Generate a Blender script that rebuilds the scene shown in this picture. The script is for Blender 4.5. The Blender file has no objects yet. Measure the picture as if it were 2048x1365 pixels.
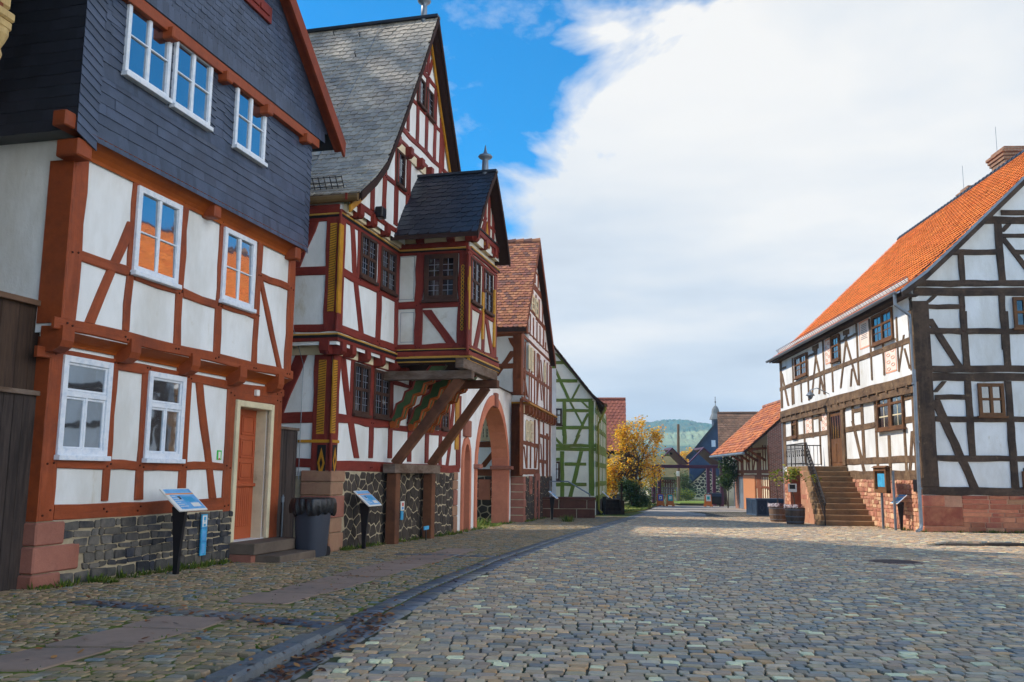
import bpy, math, random
from mathutils import Vector, Matrix
random.seed(7)
R = random.Random(11)
SC = bpy.context.scene
COL = SC.collection
FPX = 1800.0
EYE = Vector((0, 0, 1.25))
PITCH = math.atan(265.5 / FPX); ROLL = 0.0091
_fw = Vector((0, math.cos(PITCH), math.sin(PITCH)))
_up0 = Vector((0, -math.sin(PITCH), math.cos(PITCH)))
_rt = Vector((1, 0, 0)) * math.cos(ROLL) + _up0 * math.sin(ROLL)
_up = _up0 * math.cos(ROLL) - Vector((1, 0, 0)) * math.sin(ROLL)
def ray(x, y): return _rt * ((x - 1024) / FPX) + _up * ((682.5 - y) / FPX) + _fw
SLOPE = 0.0172
def gz(y):                       # height of the ground
    return -SLOPE * min(max(y, -30), 80.0)
def G(x, y):                     # pixel -> point on the ground
    d = ray(x, y)
    t = -EYE.z / (d.z + SLOPE * d.y)
    p = EYE + d * t
    if t < 0 or p.y > 80: t = (gz(99) - EYE.z) / d.z; p = EYE + d * t
    return p
def AT(x, y, Y):                 # pixel -> point at depth Y
    d = ray(x, y); return EYE + d * (Y / d.y)
VIEWS = {'P': (0, 0, 1), 'A': (0, 0, .4542), 'B': (0, 560, .4836), 'C': (560, 0, .3811), 'D': (560, 380, .2931), 'E': (540, 660, .3516),
         'G': (880, 460, .4541), 'K': (1180, 760, .2198), 'R': (1500, 280, .3077), 'S': (1500, 640, .3370), 'Y': (0, 1000, .3906),
         'Z1': (560, 620, .2198), 'Z2': (780, 480, .1758), 'Z3': (780, 700, .1758), 'Z4': (560, 280, .2198), 'Z5': (760, 60, .2051),
         'Q': (980, 480, .2053), 'W': (900, 690, .2783), 'T1': (1020, 640, .1613), 'T2': (1020, 840, .1613), 'T3': (1090, 690, .1319), 'T4': (1090, 870, .1319), 'T5': (1250, 780, .1758), 'T6': (1400, 780, .1978)}
def px(v, x, y):
    o = VIEWS[v]; return o[0] + x * o[2], o[1] + y * o[2]
def hdir(vx):                    # horizontal direction with vanishing point at column vx
    d = ray(vx, 948 + .0091 * (vx - 1024)); d.z = 0; return d.normalized()

class MB:
    def __init__(s): s.v = []; s.f = []; s.att = []; s.mi = []
    def add(s, vs, fs):
        n = len(s.v); s.v.extend(vs); s.f.extend([tuple(i + n for i in f) for f in fs])
    def box(s, p, a, b, c):      # corner p and three edge vectors
        vs = [p, p + a, p + a + b, p + b, p + c, p + a + c, p + a + b + c, p + b + c]
        s.add(vs, [(0, 3, 2, 1), (4, 5, 6, 7), (0, 1, 5, 4), (1, 2, 6, 5), (2, 3, 7, 6), (3, 0, 4, 7)])
    def bbox(s, p, a, b, c, r=.01):   # box with chamfered edges: p is the centre, a b c half vectors
        la, lb, lc = a.length, b.length, c.length
        A, B, Cc = a / la, b / lb, c / lc
        r = min(r, la * .4, lb * .4, lc * .4)
        vs = []
        idx = {}
        for sx in (-1, 1):
            for sy in (-1, 1):
                for sz in (-1, 1):
                    for k in range(3):
                        q = p + A * sx * (la - (0 if k == 0 else r)) + B * sy * (lb - (0 if k == 1 else r)) + Cc * sz * (lc - (0 if k == 2 else r))
                        idx[(sx, sy, sz, k)] = len(vs); vs.append(q)
        fs = []
        for sx in (-1, 1):
            f = [idx[(sx, y, z, 0)] for y, z in ((-1, -1), (1, -1), (1, 1), (-1, 1))]; fs.append(f if sx > 0 else f[::-1])
            f = [idx[(x, sx, z, 1)] for x, z in ((-1, -1), (-1, 1), (1, 1), (1, -1))]; fs.append(f if sx > 0 else f[::-1])
            f = [idx[(x, y, sx, 2)] for x, y in ((-1, -1), (1, -1), (1, 1), (-1, 1))]; fs.append(f if sx > 0 else f[::-1])
        for s1 in (-1, 1):
            for s2 in (-1, 1):
                fs.append([idx[(s1, s2, -1, 0)], idx[(s1, s2, 1, 0)], idx[(s1, s2, 1, 1)], idx[(s1, s2, -1, 1)]])
                fs.append([idx[(s1, -1, s2, 0)], idx[(s1, 1, s2, 0)], idx[(s1, 1, s2, 2)], idx[(s1, -1, s2, 2)]])
                fs.append([idx[(-1, s1, s2, 1)], idx[(1, s1, s2, 1)], idx[(1, s1, s2, 2)], idx[(-1, s1, s2, 2)]])
                for s3 in (-1, 1): fs.append([idx[(s1, s2, s3, k)] for k in range(3)])
        s.add(vs, fs)
    def prism(s, ring, ext):     # ring of points extruded by vector
        n = len(ring)
        s.add(list(ring) + [p + ext for p in ring], [tuple(range(n))[::-1], tuple(range(n, 2 * n))] + [(i, (i + 1) % n, n + (i + 1) % n, n + i) for i in range(n)])
    def tube(s, pts, r, n=8, cap=True):
        rs = r if isinstance(r, (list, tuple)) else [r] * len(pts)
        base = len(s.v); m = len(pts)
        ref = None
        for i, p in enumerate(pts):
            t = (pts[min(i + 1, m - 1)] - pts[max(i - 1, 0)]).normalized()
            if ref is None:
                ref = Vector((0, 0, 1)) if abs(t.z) < .9 else Vector((1, 0, 0))
            x = (ref - t * ref.dot(t)).normalized(); y = t.cross(x); ref = x
            for k in range(n):
                a = 2 * math.pi * k / n
                s.v.append(p + (x * math.cos(a) + y * math.sin(a)) * rs[i])
        for i in range(m - 1):
            for k in range(n):
                s.f.append((base + i * n + k, base + i * n + (k + 1) % n, base + (i + 1) * n + (k + 1) % n, base + (i + 1) * n + k))
        if cap:
            s.f.append(tuple(base + k for k in range(n))[::-1]); s.f.append(tuple(base + (m - 1) * n + k for k in range(n)))
    def lathe(s, c, prof, n=16):   # prof: (r, z) pairs about a vertical axis at c
        base = len(s.v); m = len(prof)
        for r, z in prof:
            for k in range(n):
                a = 2 * math.pi * k / n
                s.v.append(c + Vector((r * math.cos(a), r * math.sin(a), z)))
        for i in range(m - 1):
            for k in range(n):
                s.f.append((base + i * n + k, base + i * n + (k + 1) % n, base + (i + 1) * n + (k + 1) % n, base + (i + 1) * n + k))
        s.f.append(tuple(base + k for k in range(n))[::-1]); s.f.append(tuple(base + (m - 1) * n + k for k in range(n)))
    def build(s, name, mat, parent=None, smooth=False, label=None):
        if not s.v: return None
        off = parent['_o'] if parent is not None and '_o' in parent else None
        if off is not None:
            o3 = Vector(off); vs = [v - o3 for v in s.v]
        else: vs = s.v
        me = bpy.data.meshes.new(name); me.from_pydata([tuple(v) for v in vs], [], s.f)
        if smooth: me.polygons.foreach_set('use_smooth', [True] * len(me.polygons))
        for m in (mat if isinstance(mat, (list, tuple)) else [mat]): me.materials.append(m)
        if s.mi: me.polygons.foreach_set('material_index', s.mi + [0] * (len(me.polygons) - len(s.mi)))
        if s.att and len(s.att) == len(s.v):
            me.attributes.new('grain', 'FLOAT_VECTOR', 'POINT').data.foreach_set('vector', [c for q in s.att for c in q])
        me.update()
        o = bpy.data.objects.new(name, me); COL.objects.link(o)
        if parent is not None:
            o.parent = parent
            if off is not None: o['_o'] = off
        if label: o['label'] = label
        return o

def tag(o, label=None, cat=None, group=None, kind=None):
    if label: o['label'] = label
    if cat: o['category'] = cat
    if group: o['group'] = group
    if kind: o['kind'] = kind
    return o
def thing(name, label, cat, loc, group=None):
    o = bpy.data.objects.new(name, None); COL.objects.link(o); o.location = loc; o.empty_display_size = .2
    o['_o'] = tuple(loc)
    return tag(o, label, cat, group)

# ---------------------------------------------------------------- materials
def lin(c):
    return tuple((x / 255 / 12.92 if x / 255 <= .04045 else ((x / 255 + .055) / 1.055) ** 2.4) for x in c)
class NT:
    def __init__(s, m):
        m.use_nodes = True; s.t = m.node_tree; s.t.nodes.clear()
    def n(s, typ, **kw):
        nd = s.t.nodes.new(typ)
        for k, v in kw.items():
            if k.startswith('_'): setattr(nd, k[1:], v)
            else: nd.inputs[k.replace('__', ' ')].default_value = v
        return nd
    def l(s, a, b): s.t.links.new(a, b)
    def noise(s, vec, scale, detail=4, rough=.6):
        nd = s.n('ShaderNodeTexNoise', Scale=scale, Detail=detail, Roughness=rough)
        if vec is not None: s.l(vec, nd.inputs['Vector'])
        return nd.outputs[0]
    def math(s, op, a, b=None, c=None, clamp=False):
        nd = s.t.nodes.new('ShaderNodeMath'); nd.operation = op; nd.use_clamp = clamp
        for i, x in enumerate((a, b, c)):
            if x is None: continue
            if isinstance(x, (int, float)): nd.inputs[i].default_value = x
            else: s.l(x, nd.inputs[i])
        return nd.outputs[0]
    def mr(s, v, a, b, c=0., d=1.):
        nd = s.t.nodes.new('ShaderNodeMapRange'); nd.clamp = True
        s.l(v, nd.inputs[0])
        for i, x in enumerate((a, b, c, d)): nd.inputs[i + 1].default_value = x
        return nd.outputs[0]
    def mix(s, f, a, b, mode='MIX'):
        nd = s.t.nodes.new('ShaderNodeMix'); nd.data_type = 'RGBA'; nd.blend_type = mode
        for x, i in ((f, 0), (a, 6), (b, 7)):
            if isinstance(x, (int, float)): nd.inputs[i].default_value = x
            elif isinstance(x, tuple): nd.inputs[i].default_value = (*x[:3], 1)
            else: s.l(x, nd.inputs[i])
        return nd.outputs[2]
    def ramp(s, v, stops, interp='LINEAR'):
        nd = s.t.nodes.new('ShaderNodeValToRGB'); s.l(v, nd.inputs[0]); nd.color_ramp.interpolation = interp
        el = nd.color_ramp.elements
        while len(el) < len(stops): el.new(.5)
        for e, (p, c) in zip(el, stops): e.position = p; e.color = (*c[:3], 1)
        return nd.outputs[0]
    def out(s, col, rough=.7, bump=None, bstr=.3, bdist=.02, spec=.3, metal=0., alpha=None):
        b = s.t.nodes.new('ShaderNodeBsdfPrincipled'); o = s.t.nodes.new('ShaderNodeOutputMaterial')
        for x, k in ((col, 'Base Color'), (rough, 'Roughness'), (spec, 'Specular IOR Level'), (metal, 'Metallic')):
            if isinstance(x, (int, float)): b.inputs[k].default_value = x
            elif isinstance(x, tuple): b.inputs[k].default_value = (*x[:3], 1)
            else: s.l(x, b.inputs[k])
        if bump is not None:
            bn = s.t.nodes.new('ShaderNodeBump'); bn.inputs['Strength'].default_value = bstr; bn.inputs['Distance'].default_value = bdist
            s.l(bump, bn.inputs['Height']); s.l(bn.outputs[0], b.inputs['Normal'])
        s.l(b.outputs[0], o.inputs[0]); return b
def coord(n, scale=None):
    tc = n.t.nodes.new('ShaderNodeTexCoord').outputs['Object']
    if scale:
        mp = n.t.nodes.new('ShaderNodeMapping'); mp.inputs['Scale'].default_value = scale; n.l(tc, mp.inputs[0]); return mp.outputs[0]
    return tc
def M(name, c, c2=None, var=.18, scale=6, rough=.75, bump=.25, bscale=30, isl=0., patch=.55, pscale=1.2, spec=.25, metal=0., stretch=None, palette=None, dirt=None, bdist=.01, grain=0.):
    """general weathered surface: fine mottling, larger patches of c2, per-piece variation"""
    m = bpy.data.materials.new(name); n = NT(m)
    tc = coord(n, stretch)
    c = lin(c)
    if palette:
        rnd = n.t.nodes.new('ShaderNodeNewGeometry').outputs['Random Per Island']
        k = len(palette)
        base = n.ramp(rnd, [(i / k, lin(q)) for i, q in enumerate(palette)], 'CONSTANT')
    else:
        base = n.mix(0., c, c)
    if c2:
        pz = n.mr(n.noise(tc, pscale, 5, .65), patch - .1, patch + .1)
        base = n.mix(pz, base, lin(c2))
    nz = n.noise(tc, scale, 6, .65)
    val = n.mr(nz, .25, .75, 1 - var, 1 + var)
    if isl:
        rnd2 = n.t.nodes.new('ShaderNodeNewGeometry').outputs['Random Per Island']
        wn = n.t.nodes.new('ShaderNodeTexWhiteNoise'); wn.noise_dimensions = '1D'; n.l(rnd2, wn.inputs['W'])
        val = n.math('MULTIPLY', val, n.mr(wn.outputs[0], 0, 1, 1 - isl, 1 + isl))
    hs = n.t.nodes.new('ShaderNodeHueSaturation'); n.l(base, hs.inputs['Color']); n.l(val, hs.inputs['Value'])
    col = hs.outputs[0]
    gr = None
    if grain:
        at = n.t.nodes.new('ShaderNodeAttribute'); at.attribute_name = 'grain'
        mp = n.t.nodes.new('ShaderNodeMapping'); mp.inputs['Scale'].default_value = (1.3, 34, 1); n.l(at.outputs['Vector'], mp.inputs[0])
        gr = n.noise(mp.outputs[0], 1., 6, .7)
        col = n.mix(n.mr(gr, .56, .70, 0, grain), col, tuple(x * .42 for x in c))
        mp2 = n.t.nodes.new('ShaderNodeMapping'); mp2.inputs['Scale'].default_value = (.5, 5, 1); n.l(at.outputs['Vector'], mp2.inputs[0])
        col = n.mix(n.mr(n.noise(mp2.outputs[0], 1., 5, .7), .52, .72, 0, grain * .7), col, tuple(min(1, x * 1.5 + .02) for x in c))
    if dirt:
        dz = n.mr(n.noise(tc, dirt[2], 6, .75), dirt[1], dirt[1] + .15)
        col = n.mix(dz, col, lin(dirt[0]))
    hgt = n.noise(tc, bscale, 5, .7) if bump else None
    if gr is not None: hgt = n.math('ADD', hgt, n.math('MULTIPLY', gr, -1.6))
    n.out(col, rough, hgt, bump, bdist, spec, metal)
    return m
class Fac:
    """vertical plane: O a point on it, U horizontal unit (to the right seen from outside), N outward"""
    def __init__(s, O, U, view='P'):
        s.O = Vector((O.x, O.y, 0)); s.U = Vector((U.x, U.y, 0)).normalized(); s.N = Vector((s.U.y, -s.U.x, 0)); s.view = view
    def P(s, u, z, d=0.): return s.O + s.U * u + s.N * d + Vector((0, 0, z))
    def uz(s, x, y, d=0., view=None):
        X, Y = px(view or s.view, x, y); r = ray(X, Y)
        t = (s.O + s.N * d - EYE).dot(s.N) / r.dot(s.N)
        p = EYE + r * t
        return (p - s.O).dot(s.U), p.z
    def shifted(s, d, u=0.):
        return Fac(s.O + s.N * d + s.U * u, s.U, s.view)

class Frame:
    """collects the timbers of one facade storey at offset d"""
    def __init__(s, f, d=0., th=.03, view=None, wob=.013):
        s.f = f; s.d = d; s.th = th; s.mb = MB(); s.peg = MB(); s.view = view or f.view; s.wob = wob; s.k = 0
        s.vs = []; s.hs = []
    def uz(s, x, y, view=None): return s.f.uz(x, y, s.d, view or s.view)
    def beam(s, u0, z0, u1, z1, w0, w1, horiz=False, th=None, curve=0.):
        """centre line from (u0,z0) to (u1,z1), half widths w0,w1; horiz: width measured along u"""
        f = s.f; s.k += 1
        th = (th or s.th) + R.uniform(-.0014, .0014) - (s.k % 5) * .0006
        L = math.hypot(u1 - u0, z1 - z0); n = max(2, min(9, int(L / .35)))
        du, dz = (u1 - u0) / L, (z1 - z0) / L
        pu, pz = (1., 0.) if horiz else (-dz, du)
        if horiz and dz > 0: pu, pz = -1., 0.
        b = min(.012, th * .6)
        vs, fs = [], []
        ph = R.uniform(0, 9)
        for i in range(n + 1):
            t = i / n
            w = w0 + (w1 - w0) * t
            c = curve * math.sin(math.pi * t)
            cu = u0 + (u1 - u0) * t + pu * (R.gauss(0, s.wob * .5) + c); cz = z0 + (z1 - z0) * t + pz * (R.gauss(0, s.wob * .5) + c)
            wl = w + R.gauss(0, s.wob * .6); wr = w + R.gauss(0, s.wob * .6)
            for a, d in ((-wl, -.01), (-wl, th - b), (-wl + b, th), (wr - b, th), (wr, th - b), (wr, -.01)):
                s.mb.att.append((t * L + s.k * 3.7, a + s.k * 1.31, 0.))
                vs.append(f.P(cu + pu * a, cz + pz * a, s.d + d))
        for i in range(n):
            for k in range(5):
                q = i * 6 + k
                fs.append((q, q + 6, q + 7, q + 1))
        fs.append((0, 1, 2, 3, 4, 5)); fs.append(tuple(n * 6 + k for k in (5, 4, 3, 2, 1, 0)))
        s.mb.add(vs, fs)
    def H(s, x0, y0, x1, y1, w, view=None, ext=0., th=None, snap=True):
        v = view or s.view
        (u0, z0), (u1, z1) = s.uz(x0, y0, v), s.uz(x1, y1, v)
        hw = abs(s.uz(x0, y0 - w / 2, v)[1] - s.uz(x0, y0 + w / 2, v)[1]) / 2
        if snap: z0 = z1 = (z0 + z1) / 2
        s.beam(u0 - ext, z0, u1 + ext, z1, hw, hw, th=th); s.hs.append((u0, u1, z0, hw)); return z0, hw
    def V(s, x0, y0, x1, y1, w, view=None, view2=None, snap=True, th=None, wb=None):
        v = view or s.view; v2 = view2 or v
        (u0, z0), (u1, z1) = s.uz(x0, y0, v), s.uz(x1, y1, v2)
        xm, ym = px(v, x0, y0); xn, yn = px(v2, x1, y1); X, Y = (xm + xn) / 2, (ym + yn) / 2; W = w * VIEWS[v][2]
        hw = abs(s.f.uz(X - W / 2, Y, s.d, 'P')[0] - s.f.uz(X + W / 2, Y, s.d, 'P')[0]) / 2
        if snap: u0 = u1 = (u0 + u1) / 2
        s.beam(u0, z0, u1, z1, hw, hw * (wb or 1), horiz=True, th=th); s.vs.append((u0, z0, z1, hw)); return u0, hw
    def D(s, x0, y0, x1, y1, w, view=None, view2=None, curve=0., th=None, wb=None):
        v = view or s.view; v2 = view2 or v
        (u0, z0), (u1, z1) = s.uz(x0, y0, v), s.uz(x1, y1, v2)
        xm, ym = px(v, x0, y0); xn, yn = px(v2, x1, y1); X, Y = (xm + xn) / 2, (ym + yn) / 2; W = w * VIEWS[v][2]
        hw = abs(s.f.uz(X - W / 2, Y, s.d, 'P')[0] - s.f.uz(X + W / 2, Y, s.d, 'P')[0]) / 2
        s.beam(u0, z0, u1, z1, hw, hw * (wb or 1), horiz=True, th=th or s.th - .004, curve=curve)
    def pegs(s, r=.014):
        for (u, z0, z1, hw) in s.vs:
            a, b = min(z0, z1), max(z0, z1)
            for (h0, h1, z, hh) in s.hs:
                if min(h0, h1) - .15 < u < max(h0, h1) + .15 and a - .2 < z < b + .2:
                    for k in (-1, 1):
                        c = s.f.P(u + k * hw * .45 + R.uniform(-.01, .01), z + R.uniform(-.4, .4) * hh, s.d + s.th - .004)
                        s.peg.tube([c, c + s.f.N * .016], r, 6)
    def done(s, root, mat, pegmat=None, name='timber_frame'):
        if pegmat:
            s.pegs(); s.mb.mi = [0] * len(s.mb.f) + [1] * len(s.peg.f); s.mb.add(s.peg.v, s.peg.f); s.mb.att += [(0., 0., 0.)] * len(s.peg.v)
            mat = [mat, pegmat]
        return s.mb.build(name, mat, root)

def wall(mb, f, us, d, tops, bottom, holes=(), reveal=.0, back=None):
    """plaster sheet in facade f at offset d: tops = [(u,z)...] outline from left to right; holes = (u0,u1,z0,z1) cut with reveals"""
    cuts = sorted(set([round(u, 4) for u, _ in tops] + [round(x, 4) for h in holes for x in h[:2]]))
    def top(u):
        for (a, za), (b, zb) in zip(tops, tops[1:]):
            if a - 1e-6 <= u <= b + 1e-6: return za if b - a < 1e-9 else za + (zb - za) * (u - a) / (b - a)
        return tops[-1][1]
    bot = bottom if callable(bottom) else (lambda u: bottom)
    for a, b in zip(cuts, cuts[1:]):
        if b - a < 1e-4: continue
        m = (a + b) / 2
        hs = sorted([h for h in holes if h[0] < m < h[1]], key=lambda h: h[2])
        lo = (bot(a), bot(b))
        e = 1e-5
        for h in hs:
            mb.add([f.P(a, lo[0], d), f.P(b, lo[1], d), f.P(b, h[2], d), f.P(a, h[2], d)], [(0, 1, 2, 3)]); lo = (h[3], h[3])
        mb.add([f.P(a, lo[0], d), f.P(b, lo[1], d), f.P(b, top(b - e), d), f.P(a, top(a + e), d)], [(0, 1, 2, 3)])
    for u0, u1, z0, z1 in holes:
        q = [(u0, z0), (u1, z0), (u1, z1), (u0, z1)]
        for i in range(4):
            (a, b), (c, e) = q[i], q[(i + 1) % 4]
            mb.add([f.P(a, b, d), f.P(c, e, d), f.P(c, e, d - reveal), f.P(a, b, d - reveal)], [(0, 1, 2, 3)])

def bar(mb, f, u0, u1, z0, z1, d0, d1, r=.006):
    c = f.P((u0 + u1) / 2, (z0 + z1) / 2, (d0 + d1) / 2)
    mb.bbox(c, f.U * (u1 - u0) / 2, f.N * (d1 - d0) / 2, Vector((0, 0, (z1 - z0) / 2)), r)

def window(root, f, u0, u1, z0, z1, d, mf, mg, fw=.09, fd=.05, v=(), h=(), sill=0., bars=None, mbar=None, sash=None, name='window', shutter=None, label=None, tilt=0.):
    """a window lying on the wall at offset d. v: (frac, zf0, zf1, width) uprights, h: (frac, uf0, uf1, width) cross pieces"""
    mb = MB()
    a, b = d - .005, d + fd
    bar(mb, f, u0, u0 + fw, z0, z1, a, b); bar(mb, f, u1 - fw, u1, z0, z1, a, b - .001)
    bar(mb, f, u0 + fw * .9, u1 - fw * .9, z1 - fw, z1, a, b - .002); bar(mb, f, u0 + fw * .9, u1 - fw * .9, z0, z0 + fw, a, b - .002)
    iu0, iu1, iz0, iz1 = u0 + fw, u1 - fw, z0 + fw, z1 - fw
    for fr, f0, f1, w in v:
        c = iu0 + (iu1 - iu0) * fr
        bar(mb, f, c - w / 2, c + w / 2, iz0 + (iz1 - iz0) * f0 - .01, iz0 + (iz1 - iz0) * f1 + .01, a, d + fd * .8)
    for fr, f0, f1, w in h:
        c = iz0 + (iz1 - iz0) * fr
        bar(mb, f, iu0 + (iu1 - iu0) * f0 - .01, iu0 + (iu1 - iu0) * f1 + .01, c - w / 2, c + w / 2, a, d + fd * .76)
    if sash:                        # slim inner sash frames: list of (uf0,uf1,zf0,zf1,w)
        for q0, q1, r0, r1, w in sash:
            A, B, Cc, D = iu0 + (iu1 - iu0) * q0, iu0 + (iu1 - iu0) * q1, iz0 + (iz1 - iz0) * r0, iz0 + (iz1 - iz0) * r1
            e = d + fd * .55
            bar(mb, f, A, A + w, Cc, D, a, e); bar(mb, f, B - w, B, Cc, D, a, e - .001)
            bar(mb, f, A + w * .8, B - w * .8, Cc, Cc + w, a, e - .002); bar(mb, f, A + w * .8, B - w * .8, D - w, D, a, e - .002)
    if sill: bar(mb, f, u0 - sill, u1 + sill, z0 - .06, z0 + .005, a, b + .05)
    w = mb.build(name, mf, root, label=label)
    g = MB()
    g.box(f.P(iu0 - .01, iz0 - .01, d - .002 + tilt), f.U * (iu1 - iu0 + .02), Vector((0, 0, iz1 - iz0 + .02)) - f.N * tilt, f.N * .010)
    g.build('pane', mg, w)
    if bars:                        # thin glazing bars (lead or wood): (nu, nz, width, list of cells)
        lb = MB()
        for (q0, q1, r0, r1, nu, nz, wd) in bars:
            A, B, Cc, D = iu0 + (iu1 - iu0) * q0, iu0 + (iu1 - iu0) * q1, iz0 + (iz1 - iz0) * r0, iz0 + (iz1 - iz0) * r1
            for i in range(1, nu):
                c = A + (B - A) * i / nu; bar(lb, f, c - wd / 2, c + wd / 2, Cc, D, d + .004, d + .016, .002)
            for i in range(1, nz):
                c = Cc + (D - Cc) * i / nz; bar(lb, f, A, B, c - wd / 2, c + wd / 2, d + .004, d + .015, .002)
        lb.build('glazing_bars', mbar or mf, w)
    return w
def wquad(f, d, pts, view=None):
    """four pixel corners TL TR BR BL -> upright rectangle in the facade"""
    q = [f.uz(x, y, d, view) for x, y in pts]
    return (q[0][0] + q[3][0]) / 2, (q[1][0] + q[2][0]) / 2, (q[2][1] + q[3][1]) / 2, (q[0][1] + q[1][1]) / 2

def shingles(mb, fn, a0, a1, b0, b1, tw, th, keep=None, kind='slate', lift=.012, rise=0., jit=.004, lo=1.9, flip=False):
    """rows of separate tiles on a surface fn(a, b, h): a along the course, b up the slope, h off the surface"""
    rows = int((b1 - b0) / th) + 1
    for j in range(rows):
        b = b0 + j * th
        off = (j % 2) * .5 * tw if kind != 'fish' else (j * .37 % 1) * tw
        n = int((a1 - a0) / tw) + 2
        for i in range(-1, n):
            a = a0 + i * tw + off + R.uniform(-jit, jit)
            A, B = max(a, a0), min(a + tw * .985, a1)
            if B - A < tw * .15: continue
            c = (A + B) / 2
            bb = b + rise * ((i % 2) * .5)
            if keep and not keep(c, bb + th * .5): continue
            L = min(bb + th * lo, b1 + .02)
            l = lift * R.uniform(.8, 1.25)
            w = B - A
            if kind == 'plain': pts = [(A, bb + th * .28), (A + w * .2, bb + th * .06), (c, bb), (B - w * .2, bb + th * .06), (B, bb + th * .28)]
            elif kind == 'fish': pts = [(A, bb + th * .02), (c, bb), (B - w * .22, bb + th * .07), (B - w * .05, bb + th * .3), (B, bb + th * .62)]
            elif kind == 'pan': pts = [(A, bb), (A + w * .25, bb), (A + w * .5, bb), (A + w * .75, bb), (B, bb)]
            else: pts = [(A, bb + R.uniform(-.004, .004)), (B, bb + R.uniform(-.004, .004))]
            jz = R.uniform(-jit, jit) * .6
            pts = [(p, q + jz) for p, q in pts]
            if flip: pts = [(A + B - p, q) for p, q in pts][::-1]
            if kind == 'pan':
                hh = [.014, .003, .008, .024, .020]
                low = [fn(p, q, l + h) for (p, q), h in zip(pts, hh)]; und = [fn(p, q, -.004) for p, q in pts]
                up = [fn(p, L, h + .001) for (p, q), h in zip(pts, hh)]
                m = 5
                vs = low + und + up
                fs = [(k, k + 1, 2 * m + k + 1, 2 * m + k) for k in range(m - 1)] 
                mb.add(vs, fs)
                continue
            low = [fn(p, q, l * (1 if True else 0)) for p, q in pts]; und = [fn(p, q, -.004) for p, q in pts]
            up = [fn(B, L, .001), fn(A, L, .001)]
            m = len(pts)
            vs = low + up + und
            fs = [tuple(range(m + 2))] + [(m + 2 + k, m + 3 + k, k + 1, k) for k in range(m - 1)]
            mb.add(vs, fs)

def chamfer(ring, c):
    out = []
    n = len(ring)
    for i in range(n):
        p, q, r = ring[i - 1], ring[i], ring[(i + 1) % n]
        d1 = math.hypot(p[0] - q[0], p[1] - q[1]); d2 = math.hypot(r[0] - q[0], r[1] - q[1])
        a, b = min(c, d1 * .4) / max(d1, 1e-6), min(c, d2 * .4) / max(d2, 1e-6)
        out.append((q[0] + (p[0] - q[0]) * a, q[1] + (p[1] - q[1]) * a)); out.append((q[0] + (r[0] - q[0]) * b, q[1] + (r[1] - q[1]) * b))
    return out
def stone(mb, ring, fn, h, base=-.02, round_=.8, c=.02, dome=.15, tilt=.03):
    ring = chamfer(ring, c)
    n = len(ring); cx = sum(p[0] for p in ring) / n; cy = sum(p[1] for p in ring) / n
    def sc(k): return [(cx + (x - cx) * k, cy + (y - cy) * k) for x, y in ring]
    tx, ty = R.uniform(-tilt, tilt), R.uniform(-tilt, tilt)
    def H(x, y, q): return q * h + ((x - cx) * tx + (y - cy) * ty) * (1 if q > 0 else 0)
    r0, r1, r2 = ring, sc(.97), sc(round_)
    vs = [fn(x, y, base) for x, y in r0] + [fn(x, y, H(x, y, .55)) for x, y in r1] + [fn(x, y, H(x, y, 1)) for x, y in r2] + [fn(cx, cy, h * (1 + dome))]
    fs = []
    for a in (0, n):
        fs += [(a + i, a + (i + 1) % n, a + n + (i + 1) % n, a + n + i) for i in range(n)]
    fs += [(2 * n + i, 2 * n + (i + 1) % n, 3 * n) for i in range(n)]
    mb.add(vs, fs)
def clip_half(poly, px_, py_, nx, ny):   # keep the side where (p - P).n <= 0
    out = []
    m = len(poly)
    for i in range(m):
        a, b = poly[i], poly[(i + 1) % m]
        da = (a[0] - px_) * nx + (a[1] - py_) * ny; db = (b[0] - px_) * nx + (b[1] - py_) * ny
        if da <= 0: out.append(a)
        if da * db < 0:
            t = da / (da - db); out.append((a[0] + (b[0] - a[0]) * t, a[1] + (b[1] - a[1]) * t))
    return out
def voronoi_stones(mb, fn, u0, u1, z0, z1, sx, sz, h, gap=.018, keep=None, rough=.42, c=.02):
    """rubble: jittered cells, each clipped to its own polygon and set as a rounded stone"""
    nx, nz = max(1, round((u1 - u0) / sx)), max(1, round((z1 - z0) / sz))
    dx, dz = (u1 - u0) / nx, (z1 - z0) / nz
    pts = {}
    for j in range(-1, nz + 1):
        for i in range(-1, nx + 1):
            pts[(i, j)] = (u0 + (i + .5 + (j % 2) * .5 - .25 + R.uniform(-rough, rough)) * dx, z0 + (j + .5 + R.uniform(-rough, rough)) * dz)
    k = dx / dz
    for j in range(nz):
        for i in range(nx):
            p = pts[(i, j)]
            poly = [(u0, z0), (u1, z0), (u1, z1), (u0, z1)]
            for jj in range(j - 2, j + 3):
                for ii in range(i - 2, i + 3):
                    q = pts.get((ii, jj))
                    if q is None or q == p: continue
                    a, b = (q[0] - p[0]), (q[1] - p[1]) * k * k      # metric stretched so stones lie flat
                    mx, my = (p[0] + q[0]) / 2, (p[1] + q[1]) / 2
                    poly = clip_half(poly, mx, my, a, b)
                    if len(poly) < 3: break
                if len(poly) < 3: break
            if len(poly) < 3: continue
            cx = sum(a for a, b in poly) / len(poly); cz = sum(b for a, b in poly) / len(poly)
            if keep and not keep(cx, cz): continue
            rr = [math.hypot(a - cx, b - cz) for a, b in poly]
            if max(rr) < gap * 1.5: continue
            g = gap * R.uniform(.5, 1.3)
            poly = [(cx + (a - cx) * max(.3, 1 - g / max(r, .01)), cz + (b - cz) * max(.3, 1 - g / max(r, .01))) for (a, b), r in zip(poly, rr)]
            stone(mb, poly, fn, h * R.uniform(.6, 1.3), round_=.86, c=c, dome=.1)
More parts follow.
